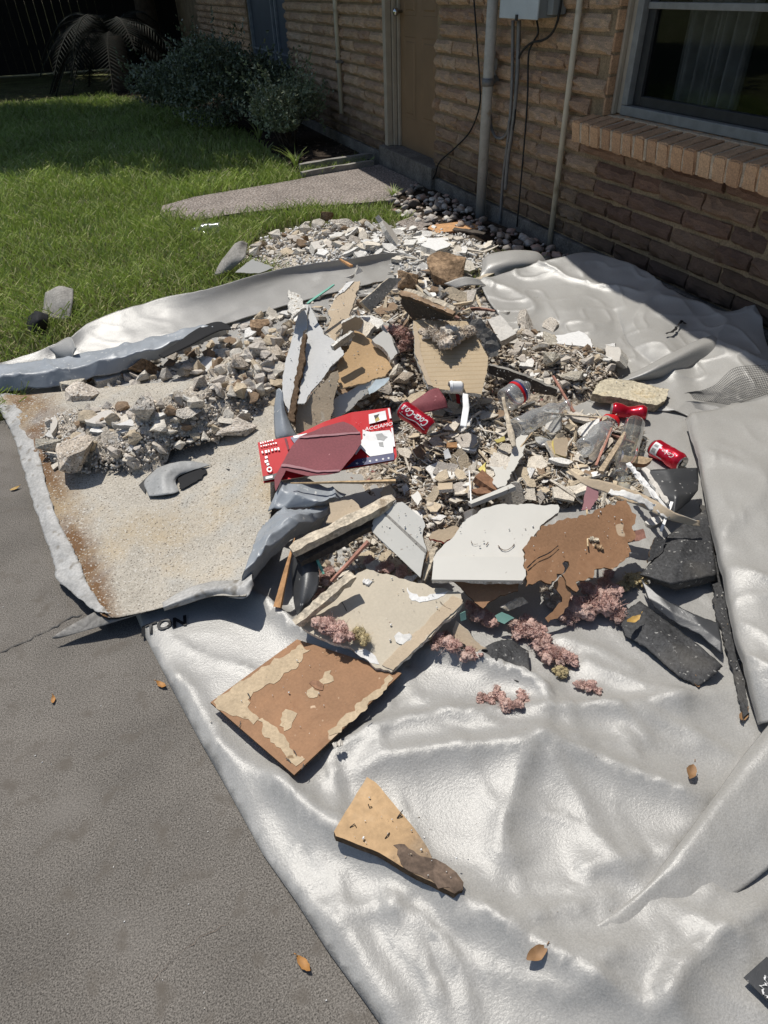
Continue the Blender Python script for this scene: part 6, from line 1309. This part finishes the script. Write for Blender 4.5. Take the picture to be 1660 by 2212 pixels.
def ptext(s, u, v, size, a, b_, m='white', shear=0, parent=b, lift=.0056):
    me = text_mesh(s, size, M[m], shear); q = pl.loc(u, v); d = pl.loc(*b_)-pl.loc(*a); an = math.atan2(d[1], d[0])
    return link('lettering', me, parent=parent, mw=pl.mat(lift, q)@Matrix.Rotation(an, 4, 'Z'))
ptext('ACCIAMO', 818, 924, .020, (790, 930), (848, 918), shear=.3)
def marks(a_, b_, h, n, seed):
    r = np.random.default_rng(seed); a_, b_ = np.array(a_, float), np.array(b_, float)
    for k in range(n):
        c0 = a_+(b_-a_)*(k+.12)/n; c1 = a_+(b_-a_)*(k+.55+.35*r.random())/n; d_ = np.array([-(b_-a_)[1], (b_-a_)[0]]); d_ = d_/np.linalg.norm(d_)*h*(.7+.5*r.random())
        deco('print_mark', [tuple(c0), tuple(c1), tuple(c1+d_), tuple(c0+d_)], 'white', .0056)
marks((562, 958), (592, 951), 3, 6, 1); marks((563, 965), (600, 957), 3, 7, 2); marks((565, 977), (606, 968), 6, 6, 3); marks((578, 986), (580, 992), 6, 1, 4); marks((579, 994), (584, 1008), 7, 2, 5)
deco('round_mark', [(583+6*math.cos(t), 1016+6*math.sin(t)) for t in np.linspace(0, 6.0, 14)]+[(583+3.4*math.cos(t), 1016+3.4*math.sin(t)) for t in np.linspace(6.0, 0, 14)], 'white', .0056)
mf = Bd('inner_flap', [(651, 942), (696, 923), (742, 911), (762, 919), (779, 936), (781, 957), (768, 978), (750, 999), (733, 1020), (700, 1026), (665, 1028), (618, 1016), (596, 1061), (593, 1032), (609, 1003), (630, 965)], [(640, 960, .235), (775, 940, .262), (700, 1020, .208)], .0015, ['maroon'], None, None, parent=b, jag=.0008, step=.02, warp=.003, seg=.02)
mf['label'] = 'matte maroon torn paper face lying over the glossy print'; pf = PL[mf.name][0]
for o_ in ([(648, 944), (700, 940), (778, 934), (779, 938), (700, 944), (647, 948)], [(610, 1004), (640, 1008), (690, 1018), (735, 1016), (734, 1020), (690, 1022), (640, 1013), (608, 1009)]): Bd('crease', o_, None, .0005, ['pinkpaper'], None, None, parent=mf, plane=pf, lift=.0042, jag=.001)
patch('paper_scrap', [[(900, 862, .235), (930, 842, .25), (948, 838, .25)], [(872, 884, .22), (920, 868, .235), (962, 860, .235)], [(880, 898, .20), (925, 890, .21), (968, 880, .21)]], 18, 14, [M['maroon']], amp=.003, nsc=14, thick=.002, label='torn maroon paper scrap behind the lettered can', cat='paper', jag=.002)

# ------------------------------------------------------------------ cans
def can(u0, v0, z0, u1, v1, z1, label, crush=0.0, pinch=0.0, text=False, roll=0.0, seed=1, open_end=True, r0=.033, badge=False):
    A, B = P(u0, v0, z0), P(u1, v1, z1); ax = B-A; L = np.linalg.norm(ax); ax /= L
    n_ = CAM-(A+B)/2; n_ -= ax*(n_@ax); n_ /= np.linalg.norm(n_); s_ = np.cross(n_, ax)       # local: x along the can, z to the camera
    mw = Matrix([[ax[i], s_[i], n_[i], (A[i]+B[i])/2] for i in range(3)]+[[0, 0, 0, 1]]); r = np.random.default_rng(seed)
    t = root('drink_can', (0, 0, 0), label, 'can'); t.matrix_basis = mw
    nseg = 40; nl = 26
    def R(x, a):
        k = x/L+.5; rr = r0
        if k < .08: rr = r0*(.80+.2*(k/.08)**.7)
        if k > .88: rr = r0*(.76+.24*((1-k)/.12)**.8)
        mid = math.exp(-((k-.52)/.22)**2)
        rr *= 1-pinch*mid*(.45+.55*abs(math.cos(a-.6)))
        rr *= 1-crush*(.5+.5*math.sin(a*3+k*9+seed))*mid-crush*.5*max(0, math.sin(a*2-k*12+1.3*seed))**3*mid
        return rr
    V = []; F = []
    for i in range(nl):
        x = -L/2+L*i/(nl-1)
        for j in range(nseg): a = 2*math.pi*j/nseg; q = R(x, a); V.append((x, q*math.sin(a), q*math.cos(a)))
    for i in range(nl-1):
        for j in range(nseg): F.append((i*nseg+j, i*nseg+(j+1) % nseg, (i+1)*nseg+(j+1) % nseg, (i+1)*nseg+j))
    link('body', mesh('body', V, F, [M['canred']], smooth=True), parent=t, mw=mw)
    for sg in (-1, 1):
        x0 = sg*L/2; k0 = .8 if sg < 0 else .76; prof = [(x0-sg*.004, r0*k0*1.02), (x0+sg*.003, r0*k0*1.0), (x0+sg*.003, r0*k0*.9), (x0-sg*.004, r0*k0*.86), (x0-sg*.004, .0005)]
        V = []; F = []
        for (x, q) in prof:
            for j in range(32): a = 2*math.pi*j/32; V.append((x, q*math.sin(a), q*math.cos(a)))
        for i in range(len(prof)-1):
            for j in range(32): F.append((i*32+j, i*32+(j+1) % 32, (i+1)*32+(j+1) % 32, (i+1)*32+j))
        e = link('end', mesh('end', V, F, [M['canalu']], smooth=True), parent=t, mw=mw)
        if sg > 0 and open_end:
            ov = [(x0-sg*.0030, .013*math.sin(a), .006+.011*math.cos(a)) for a in np.linspace(0, 6.28, 18)[:-1]]
            link('opening', mesh('opening', ov, [tuple(range(17))], [M['canhole']]), parent=e, mw=mw)
            tv, tf = boxv(x0-.0025, x0-.0005, -.006, .006, -.018, .002); link('tab', mesh('tab', tv, tf, [M['canalu']]), parent=e, mw=mw)
    def wrap(me, dx, a0, flip=1):
        for v in me.vertices:
            x = v.co.x*flip+dx; a = (v.co.y*flip)/r0+a0; q = R(x, a)+.0006+v.co.z; v.co = (x, q*math.sin(a), q*math.cos(a))
        return me
    if text:
        me = text_mesh('Coca-Cola', .036, M['white'], .35, extr=.0001, offset=.0006)
        xs = [v.co.x for v in me.vertices]; k = L*.82/(max(xs)-min(xs))
        for v in me.vertices: v.co.x *= k
        link('lettering', wrap(me, 0, roll, -1), parent=t, mw=mw)
        V = []; F = []
        for i in range(24):
            x = -L*.42+L*.84*i/23; a = roll-.62-.10*math.sin(i*.32)
            for d in (-.045, .045): q = R(x, a+d)+.0007; V.append((x, q*math.sin(a+d), q*math.cos(a+d)))
        for i in range(23): F.append((2*i, 2*i+1, 2*i+3, 2*i+2))
        link('swoosh', mesh('swoosh', V, F, [M['white']]), parent=t, mw=mw)
    if badge:
        def bandm(x0, x1, a0, a1, m, h=.0007, nm='label_panel'):
            V = []; F = []
            for i in range(7):
                for j in range(12):
                    x = x0+(x1-x0)*i/6; a = a0+(a1-a0)*j/11; q = R(x, a)+h; V.append((x, q*math.sin(a), q*math.cos(a)))
            for i in range(6):
                for j in range(11): F.append((i*12+j, i*12+j+1, i*12+j+13, i*12+j+12))
            link(nm, mesh(nm, V, F, [M[m]]), parent=t, mw=mw)
        bandm(-L*.40, -L*.18, roll-.85, roll+.55, 'white'); bandm(-L*.36, -L*.24, roll-.55, roll-.15, 'greyprint', .0012); bandm(-L*.36, -L*.24, roll+.05, roll+.35, 'greyprint', .0012)
        bandm(-L*.18, L*.02, roll-.85, roll-.72, 'white')
        me = text_mesh('Coke', .022, M['white'], .3, extr=.0001); link('lettering', wrap(me, L*.12, roll+.1, -1), parent=t, mw=mw)
    return t
can(868, 882, .235, 932, 926, .195, 'red can with white script lettering lying beside the red carton', crush=.10, text=True, roll=.15, seed=3, r0=.031, open_end=False)
can(1322, 886, .050, 1396, 893, .050, 'crushed red can pinched at the waist, in front of the foam slab', pinch=.42, crush=.12, seed=5, r0=.031)
can(1412, 966, .045, 1474, 1002, .045, 'dented red can with a white badge lying nearest the tarpaulin fold', crush=.13, seed=8, r0=.034, roll=.1, badge=True)

# crumbs lying on the larger boards
def crumbs(o, n, seed, s0=.002, s1=.009, m='chalk'):
    pl_, c_ = PL[o.name]; r = np.random.default_rng(seed); co = np.array([v.co[:2] for v in o.data.vertices]); lo, hi = co.min(0)*.8, co.max(0)*.8; VV = []; FF = []; o_ = 0
    for k in range(n):
        q = r.uniform(lo, hi)
        if np.min(np.hypot(*(co-q).T)) > .06 and len(co) > 60: continue
        me = CHS['plaster'][r.integers(8)]; s_ = s0+(s1-s0)*r.random()**3; R = np.array(rot_rand(r, 1).to_3x3()); v = np.array([w_.co for w_ in me.vertices])@R.T*s_+np.array([q[0], q[1], s_*.3+.0035])
        me.calc_loop_triangles(); f = np.array([tuple(t.vertices) for t in me.loop_triangles]); VV.append(v); FF.append(f+o_); o_ += len(v)
    link('crumbs', mesh_np('crumbs', np.concatenate(VV), np.concatenate(FF), [M[m]]), parent=o, kind='stuff', mw=o.matrix_basis.copy())
for i, o in enumerate([q for q in bpy.data.objects if q.parent is None and q.name in PL and q.type == 'MESH' and max(q.dimensions) > .2]): crumbs(o, 30, 500+i); crumbs(o, 8, 700+i, .002, .005, 'splinter')

# ------------------------------------------------------------------ bottles and jar
def lathe(name, prof, n, m, mw, parent, squash=None):
    V = []; F = []
    for (x, q) in prof:
        for j in range(n):
            a = 2*math.pi*j/n; k = squash(x, a) if squash else 1; V.append((x, q*k*math.sin(a), q*k*math.cos(a)))
    for i in range(len(prof)-1):
        for j in range(n): F.append((i*n+j, i*n+(j+1) % n, (i+1)*n+(j+1) % n, (i+1)*n+j))
    return link(name, mesh(name, V, F, [M[m]], smooth=True), parent=parent, mw=mw)
def bottle(a, b_, r, label, m='plastic', kind='bottle', seed=1, dent=.12, cat='bottle', ribs=True, cap=None, lab=None, neck=.42):
    A, B = P(*a), P(*b_); ax = B-A; L = np.linalg.norm(ax); ax /= L; n_ = CAM-(A+B)/2; n_ -= ax*(n_@ax); n_ /= np.linalg.norm(n_); s_ = np.cross(n_, ax)
    mw = Matrix([[ax[i], s_[i], n_[i], (A[i]+B[i])/2] for i in range(3)]+[[0, 0, 0, 1]]); t = root(kind, (0, 0, 0), label, cat); t.matrix_basis = mw
    prof = [(-L/2+.003, .0005), (-L/2+.006, r*.55), (-L/2, r*.8), (-L/2+.006, r*.97)]
    for i in range(30):
        k = i/29; x = -L/2+.008+(L*.62)*k; q = r*(1-.05*(math.sin(k*math.pi*11)**2 if ribs else 0)); prof.append((x, q))
    for k in np.linspace(0, 1, 10)[1:]: prof.append((-L/2+.008+L*.62+L*.22*k, r+(r*neck-r)*(k*k*(3-2*k))))
    prof += [(L/2-.012, r*neck*.95), (L/2-.011, r*neck*1.15), (L/2-.008, r*neck*1.15), (L/2-.007, r*neck*.95), (L/2, r*neck*.95)]
    sq = lambda x, a: 1-dent*max(0, math.sin(a*2+seed+x*25))*math.exp(-((x)/(L*.3))**2)-dent*.5*max(0, math.sin(a*3-x*60+seed))
    lathe('body', prof, 40, m, mw, t, sq)
    if cap: lathe('cap', [(L/2-.010, r*neck*1.25), (L/2+.002, r*neck*1.25), (L/2+.002, .0005)], 24, cap, mw, t)
    if lab:
        for (x0, x1, mm) in lab: lathe('label_band', [(-L/2+L*x0, r*1.012), (-L/2+L*x1, r*1.012)], 40, mm, mw, t, sq)
    return t
bottle((1092, 866, .15), (1140, 832, .17), .045, 'clear plastic bottle seen from its round base, with a red and blue label', seed=2, lab=[(.42, .52, 'red'), (.52, .6, 'navy')], dent=.05)
bottle((1115, 925, .14), (1228, 872, .13), .036, 'ribbed clear plastic bottle lying in the middle of the shards', seed=4, dent=.16)
bottle((1262, 968, .10), (1322, 910, .09), .034, 'crumpled clear bottle with a red collar at the right of the shards', seed=6, dent=.22, lab=[(.88, .97, 'red')])
bottle((1372, 915, .06), (1340, 1030, .075), .036, 'clear glass jar lying neck down by the badge can', m='glass', kind='glass_bottle', seed=7, dent=0, ribs=False, neck=.6, cat='jar', lab=[(.2, .42, 'glass')])
bottle((478, 492, .03), (418, 497, .03), .036, 'empty clear plastic bottle lying on the lawn near the path', seed=9, dent=.08)
bottle((1000, 836, .245), (970, 836, .25), .020, 'small white plastic cup lying under the streaked tan panel', m='white', kind='plastic_cup', ribs=False, dent=0, neck=.95, cat='cup')
# torn white strip with a forked tip, and other bits of the middle
patch('paper_strip', [[(1084, 858, .24), (1090, 857, .24)], [(1092, 900, .21), (1100, 898, .21)], [(1098, 940, .19), (1112, 938, .19)], [(1108, 965, .17), (1116, 964, .17)]], 6, 24, [M['whitewood']], amp=.003, nsc=24, thick=.003, label='cream torn strip standing up left of the ribbed bottle', cat='strip', jag=.0015)
Bd('paper_strip', [(1116, 948), (1128, 938), (1142, 942), (1134, 968), (1126, 990), (1112, 1015), (1100, 1036), (1092, 1050), (1076, 1054), (1064, 1042), (1070, 1024), (1060, 1006), (1078, 1010), (1088, 1006), (1094, 1016), (1104, 985), (1110, 965)], [on(1128, 942, .06), on(1070, 1046, .05), on(1100, 1010, .062)], .004, ['whitepaint', 'gypsumedge'], 'white forked painted strip in the middle of the shards', 'strip', jag=.0035, step=.012, warp=.006)
patch('paper_strip', [[(1000, 850, .235), (1012, 852, .235)], [(1000, 880, .22), (1014, 882, .22)], [(994, 920, .20), (1008, 922, .20)]], 6, 18, [M['white']], amp=.003, nsc=24, thick=.002, label='white paper strip hanging right of the lettered can', cat='strip', jag=.003, lin=True)
Bd('paper_scrap', [(984, 848), (992, 848), (996, 872), (988, 872)], [on(984, 848, .06), on(992, 848, .06), on(988, 872, .05)], .001, ['red'], 'small red and white scrap below the plastic cup', 'paper')
Bd('wood_block', [(1026, 1030), (1042, 1014), (1078, 1045), (1076, 1060), (1058, 1052)], [on(1026, 1030, .06), on(1042, 1014, .07), on(1076, 1060, .05)], .02, ['brownwood', 'brownwood'], 'dark brown wood block in the middle of the shards', 'wood block', jag=.001)
Bd('wood_block', [(1016, 1058), (1040, 1052), (1078, 1056), (1072, 1066), (1030, 1066)], [on(1016, 1060, .045), on(1078, 1056, .045), on(1030, 1066, .04)], .012, ['brownwood', 'brownwood'], 'flat brown splinter under the dark brown wood block', 'wood block', jag=.001)
Bd('wood_block', [(946, 1044), (978, 1042), (978, 1056), (948, 1058)], [on(946, 1044, .05), on(978, 1042, .05), on(948, 1058, .045)], .012, ['tanpaper', 'gypsumedge'], 'square cut tan block left of the brown wood block', 'wood block')
Bd('wood_block', [(966, 956), (988, 955), (988, 966), (966, 966)], [on(966, 956, .04), on(988, 955, .04), on(966, 966, .035)], .014, ['orangewood', 'orangewood'], 'small orange wood block below the lettered can', 'wood block')
Bd('wood_block', [(1396, 1002), (1410, 990), (1345, 982), (1340, 998)][::-1], [(1396, 1002, .06), (1345, 982, .07), (1340, 998, .06)], .02, ['splinter', 'brownwood'], 'pale wood block left of the badge can', 'wood block', jag=.0015)
Bd('plasterboard', [(1196, 950), (1224, 944), (1228, 952), (1224, 986), (1200, 980)], [on(1196, 950, .06), on(1228, 950, .06), on(1200, 980, .05)], .012, ['tanpaper', 'yellow'], 'tan fragment with a yellow top among the shards', PLS, jag=.002)
Bd('plasterboard', [(1300, 952), (1322, 945), (1325, 955), (1280, 1000), (1268, 1004), (1272, 985)], [on(1300, 952, .08), on(1322, 945, .09), on(1268, 1004, .03)], .014, ['shard', 'darkboard'], 'upright slab with a shaded face left of the crumpled bottle', PLS, jag=.002)
Bd('plasterboard', [(927, 1160), (948, 1143), (985, 1135), (995, 1142), (980, 1160), (960, 1172), (930, 1165)], [on(930, 1160, .06), on(990, 1138, .06), on(960, 1172, .05)], .012, ['tanpaper', 'red'], 'cream torn scrap with a red edge left of the large white panel', PLS, jag=.003)
Bd('paper_scrap', [(958, 975), (968, 968), (976, 988), (962, 992)], [on(958, 975, .05), on(968, 968, .05), on(962, 992, .04)], .002, ['white'], 'white folded scrap beside the small orange block', 'paper')
Bd('foam_bit', [(1034, 1012), (1050, 998), (1048, 1020), (1040, 1026)], [on(1034, 1012, .05), on(1050, 998, .06), on(1040, 1026, .045)], .008, ['yellow'], 'yellow foam bit near the brown wood block', 'foam', jag=.002)
Bd('foam_bit', [(1068, 950), (1090, 942), (1092, 950), (1074, 956)], [on(1068, 950, .05), on(1090, 942, .06), on(1074, 956, .045)], .008, ['yellow'], 'yellow foam bit left of the cream standing strip', 'foam', jag=.002)
Bd('paper_scrap', [(815, 928), (850, 890), (905, 888), (900, 900), (830, 915)], [on(815, 928, .02), on(905, 888, .03), on(850, 890, .03)], .004, ['tanpaper'], 'pinkish tan scrap between the long white strip and the lettered can', 'paper', jag=.003)
patch('hose_end', [[(1000, 1108, .15), (1020, 1100, .16), (1030, 1104, .15)], [(1004, 1125, .15), (1020, 1120, .165), (1034, 1122, .15)], [(998, 1150, .13), (1014, 1152, .135), (1030, 1150, .13)]], 14, 14, [M['canalu']], amp=.004, nsc=30, thick=.002, label='crumpled shiny foil bit above the large white panel', cat='foil', jag=.002)
# ------------------------------------------------------------------ insulation
def fluff(name, cl, label, seed, mt='pink', n=420, z0=None, cat='insulation', group=None):
    """one tousled wad: lumpy cores wrapped in short curling fibres; cl = [(u, v, width px), ...]"""
    r = np.random.default_rng(seed); V = []; F = []
    ctr = None
    for (u, v, wpx) in cl:
        p = onH(u, v); R = wpx*.5*mpx(p)
        if z0 is not None: p = P(u, v, z0)
        else: p = p+np.array([0, 0, R*.8])
        if ctr is None: ctr = p
        for k in range(6):
            q = p+r.normal(size=3)*R*.42*np.array([1, 1, .3]); rr = R*r.uniform(.28, .6); me = FL[r.integers(6)]; o = len(V); rt = np.array(rot_rand(r, 1).to_3x3())
            for vv in me.vertices: V.append(q+rt@np.array(vv.co)*rr*1.5*np.array([1, 1, .7]))
            F += [tuple(i+o for i in pl_.vertices) for pl_ in me.polygons]
        for k in range(n):
            d = r.normal(size=3); d[2] = abs(d[2])*.8; d /= np.linalg.norm(d); b0 = p+d*R*np.array([.9, .9, .65])*r.uniform(.35, 1.0); ln = R*r.uniform(.14, .36); t = r.normal(size=3); t /= np.linalg.norm(t); t = t-d*(t@d)*.75; cv_ = r.normal(size=3)*.9; s = np.cross(t, r.normal(size=3)); s /= np.linalg.norm(s)+1e-9; w_ = R*r.uniform(.015, .045); o = len(V)
            for q in range(5): x = q/4; c = b0+t*ln*x+cv_*ln*x*x; ww = w_*(1-x*.7); V += [c-s*ww, c+s*ww]
            F += [(o+2*q, o+2*q+1, o+2*q+3, o+2*q+2) for q in range(4)]
    V = np.array(V); me = mesh(name, V-ctr, F, [M[mt]], smooth=True)
    return link(name, me, label=label, cat=cat, group=group, mw=Matrix.Translation(Vector(ctr)))
fluff('insulation', [(1300, 1320, 70), (1255, 1330, 60), (1330, 1340, 44), (1290, 1300, 50), (1230, 1345, 40)], 'large wad of pink insulation below the torn hardboard', 1)
fluff('insulation', [(1305, 1270, 34), (1312, 1248, 26), (1300, 1290, 30)], 'pink insulation tuft climbing the edge of the hardboard', 2)
fluff('insulation', [(1360, 1262, 36), (1385, 1256, 26), (1345, 1275, 30)], 'straw yellow insulation tuft between hardboard and felt', 3, 'straw')
fluff('insulation', [(1150, 1380, 56), (1120, 1370, 44), (1170, 1400, 44), (1140, 1355, 34)], 'darker pink insulation clump left of the large wad', 4)
fluff('insulation', [(1030, 1335, 44), (1055, 1350, 40), (1015, 1315, 26)], 'pink insulation clump right of the big beige board', 5)
fluff('insulation', [(945, 1395, 36), (980, 1405, 40), (1015, 1420, 34), (960, 1380, 24)], 'row of pink insulation scraps under the right corner of the beige board', 6)
fluff('insulation', [(1200, 1425, 46), (1225, 1430, 34), (1175, 1420, 30)], 'frayed pink insulation strand reaching down on the tarpaulin', 7)
fluff('insulation', [(1042, 1512, 22), (1058, 1516, 24), (1072, 1492, 20), (1074, 1508, 26), (1088, 1526, 30), (1104, 1530, 26), (1118, 1526, 24), (1130, 1510, 26)], 'isolated pink insulation scrap lying farthest forward on the tarpaulin', 8, n=300)
fluff('insulation', [(1255, 1484, 24), (1275, 1488, 26), (1290, 1496, 16)], 'little pink insulation scrap with white flecks at the right', 9, n=300)
fluff('insulation', [(1215, 1460, 30), (1205, 1452, 20)], 'tan paper scrap of insulation under the frayed pink strand', 10, 'straw', n=200)
fluff('insulation', [(710, 1350, 44), (735, 1368, 44), (690, 1345, 26)], 'pink insulation wad on the left corner of the big beige board', 11, z0=.105)
fluff('insulation', [(775, 1368, 34), (790, 1380, 30)], 'straw coloured insulation beside the pink wad on the beige board', 12, 'straw', z0=.10)
fluff('insulation', [(860, 735, 44), (880, 750, 36), (868, 765, 30)], 'reddish insulation clump left of the streaked tan panel', 13)
fluff('insulation', [(935, 722, 40), (975, 725, 50), (1010, 718, 36), (960, 735, 40)], 'brown and white fluff lying on the streaked tan panel', 14, 'fluffgrey', z0=.34)
fluff('insulation', [(900, 668, 30), (930, 680, 30), (880, 660, 26)], 'pale fluff under the dark tilted board on the heap', 15, 'fluffgrey')
fluff('insulation', [(835, 1235, 36), (870, 1245, 34), (800, 1225, 30)], 'pink grey fluff under the pale slanted panel', 16)
fluff('insulation', [(700, 1262, 36), (690, 1290, 30), (712, 1240, 26)], 'pink fluff in the dark hollow by the black sheet', 17)
fluff('insulation', [(1180, 1288, 30), (1195, 1310, 34)], 'grey lint hanging in the gap under the hardboard', 18, 'fluffgrey')
Bd('paper_scrap', [(1070, 1330), (1085, 1322), (1112, 1335), (1090, 1348), (1076, 1342)], [on(1070, 1330, .05), on(1112, 1335, .05), on(1076, 1342, .045)], .002, ['teal'], 'pale teal paper scrap between pink insulation clumps', 'paper', jag=.001)
Bd('paper_scrap', [(994, 1326), (1006, 1320), (1008, 1338), (996, 1342)], [on(994, 1326, .06), on(1006, 1320, .06), on(996, 1342, .05)], .002, ['teal'], 'small green paper scrap at the corner of the beige board', 'paper')
Bd('plasterboard', [(985, 1340), (1010, 1360), (1040, 1395), (1052, 1400), (1030, 1408), (990, 1385), (978, 1365)], [on(985, 1342, .05), on(1050, 1400, .04), on(980, 1370, .04)], .008, ['tanpaper', 'gypsumedge'], 'tan torn scrap below the pink clump right of the beige board', PLS, jag=.003)
Bd('plasterboard', [(1085, 1312), (1130, 1290), (1142, 1302), (1098, 1320)], [on(1085, 1312, .06), on(1130, 1290, .06), on(1098, 1320, .05)], .012, ['whitewood', 'gypsumedge'], 'cream strip under the hardboard corner', PLS, jag=.002)

# ------------------------------------------------------------------ black netting
net = patch('netting', [[(1478, 850, .07), (1540, 835, .09), (1590, 795, .125), (1680, 790, .14)], [(1490, 850, .07), (1560, 850, .09), (1610, 830, .12), (1690, 815, .14)], [(1500, 862, .065), (1580, 872, .09), (1630, 858, .115), (1700, 840, .135)]], 54, 16, [M['net']], amp=.006, nsc=12, thick=0, label='torn black netting draped on the tarpaulin at the right edge', cat='netting')
wf = net.modifiers.new('mesh', 'WIREFRAME'); wf.thickness = .0018; wf.use_even_offset = False

# ------------------------------------------------------------------ dry leaves
def dleaf(u, v, L, ang, m, label, z=0.0, wd=.42, seed=1, curl=.5):
    r = np.random.default_rng(seed); V = []; F = []; n = 9
    for i in range(n):
        k = i/(n-1); w_ = L*wd*.5*math.sin(math.pi*min(.98, k*.96+.02))**.8; x = (k-.5)*L; zc = curl*L*.45*(2*k-1)**2*(.6+.4*math.sin(k*5+seed))
        j = r.uniform(-.06, .06)*L*wd
        V += [(x, -w_+j, zc+curl*w_*.7), (x, 0, zc), (x, w_+j, zc+curl*w_*.9)]
    for i in range(n-1):
        for q in range(2): F.append((3*i+q, 3*i+q+1, 3*i+q+4, 3*i+q+3))
    tv, tf = tube('x', [(L*.5, 0, curl*L*.4), (L*.62, .002, curl*L*.5)], [.0011, .0009], None, 5, mk=False); o = len(V); V += tv; F += [tuple(q+o for q in c) for c in tf]
    link('dry_leaf', mesh('dry_leaf', V, F, [M[m]], smooth=True), label=label, cat='leaf', mw=Matrix.Translation(Vector((onH(u, v)+np.array([0, 0, .008]) if z is None else P(u, v, z))+np.array([0, 0, .004])))@Matrix.Rotation(ang, 4, 'Z'))
dleaf(657, 2084, .036, 2.0, 'orangeleaf', 'orange dry leaf on the concrete near the tarpaulin edge', seed=1)
dleaf(350, 1482, .034, 2.2, 'orangeleaf', 'pale orange leaf on the concrete at the corner of the tarpaulin', seed=2)
dleaf(117, 1514, .024, 1.5, 'orangeleaf', 'small orange leaf on the concrete at the far left', seed=3)
dleaf(34, 1058, .034, .2, 'yellowleaf', 'pale yellow leaf on the concrete beside the stained liner', seed=4)
dleaf(1158, 2066, .042, .1, 'brownleaf', 'brown curled leaf on the tarpaulin at the bottom', z=None, seed=5, curl=.7, wd=.5)
dleaf(1490, 1676, .040, .6, 'brownleaf', 'brown curled leaf on the tarpaulin at the right', z=None, seed=6, curl=.8, wd=.5)
dleaf(1368, 1342, .050, .15, 'yellowleaf', 'yellow brown leaf on the roofing felt tongue', z=.075, seed=7, wd=.34)
dleaf(1605, 1550, .040, .4, 'brownleaf', 'brown leaf wedged at the foot of the folded tarpaulin', z=.022, seed=8)
dleaf(1505, 1478, .030, 1.0, 'brownleaf', 'tan leaf bit at the tip of the long felt tongue', z=.03, seed=9)
for i, (u, v) in enumerate([(200, 285), (150, 310), (60, 260)]): dleaf(u, v, .09, i*1.3, 'brownleaf', ['dead leaf in the shaded lawn nearest the middle', 'dead leaf in the shaded lawn, the nearest to the camera', 'dead leaf in the shaded lawn at the far left'][i], z=.04, seed=20+i)

# ------------------------------------------------------------------ things on the lawn
pv_ = P(128, 655, 0)
g2 = patch('vinyl_offcut', [[(98, 632, .10), (128, 618, .13), (158, 624, .12)], [(95, 655, .06), (125, 648, .10), (158, 650, .09)], [(90, 682, .02), (120, 690, .03), (150, 690, .03)]], 18, 16, [M['greywood']], amp=.004, nsc=14, thick=.012, label='grey rounded slab offcut standing in the grass at the left', cat='slab')
patch('rubber_scrap', [[(62, 684, .05), (80, 672, .10), (105, 680, .08)], [(58, 700, .05), (80, 690, .11), (104, 696, .07)], [(62, 722, .02), (82, 716, .05), (100, 716, .03)]], 16, 14, [M['linerdark']], amp=.006, nsc=16, thick=.006, label='black curled rubber scrap in front of the grey slab on the grass', cat='rubber scrap')
patch('vinyl_offcut', [[(508, 525, .16), (522, 520, .18), (536, 526, .15)], [(478, 565, .08), (500, 556, .12), (528, 556, .12)], [(462, 594, .03), (478, 592, .04), (498, 586, .05)]], 16, 18, [M['greywood'], M['white']], amp=.004, nsc=14, thick=.004, label='grey brown vinyl flap standing at the left end of the back spill', cat='vinyl offcut')
Bd('plasterboard', [(508, 588), (545, 560), (592, 578), (560, 590)], [(508, 588, .07), (545, 560, .13), (592, 578, .10)], .01, ['whitepaint', 'gypsumedge'], 'white sheet scrap beside the grey vinyl flap behind the tarpaulin', PLS, jag=.002)
chunk(705, 470, 36, 'square brick like block on top of the back spill', 'brownrubble', 31, flat_=.1, asp=(1, .7, .8))
chunk(742, 486, 52, 'long grey chunk right of the square block on the back spill', seed=32, asp=(1.2, .5, .5))
chunk(650, 520, 40, 'reddish lump on the back spill', 'brownrubble', 33)
wedge('stick', P(735, 560, .16), P(760, 575, .15), .012, .02, 'orangewood', 'orange sliver of wood on the white plates behind the tarpaulin')
plank('plank', P(980, 495, .06), P(1048, 505, .05), .05, .012, 'darkboard', 'dark plank between the orange board and the white rubble', 'plank')
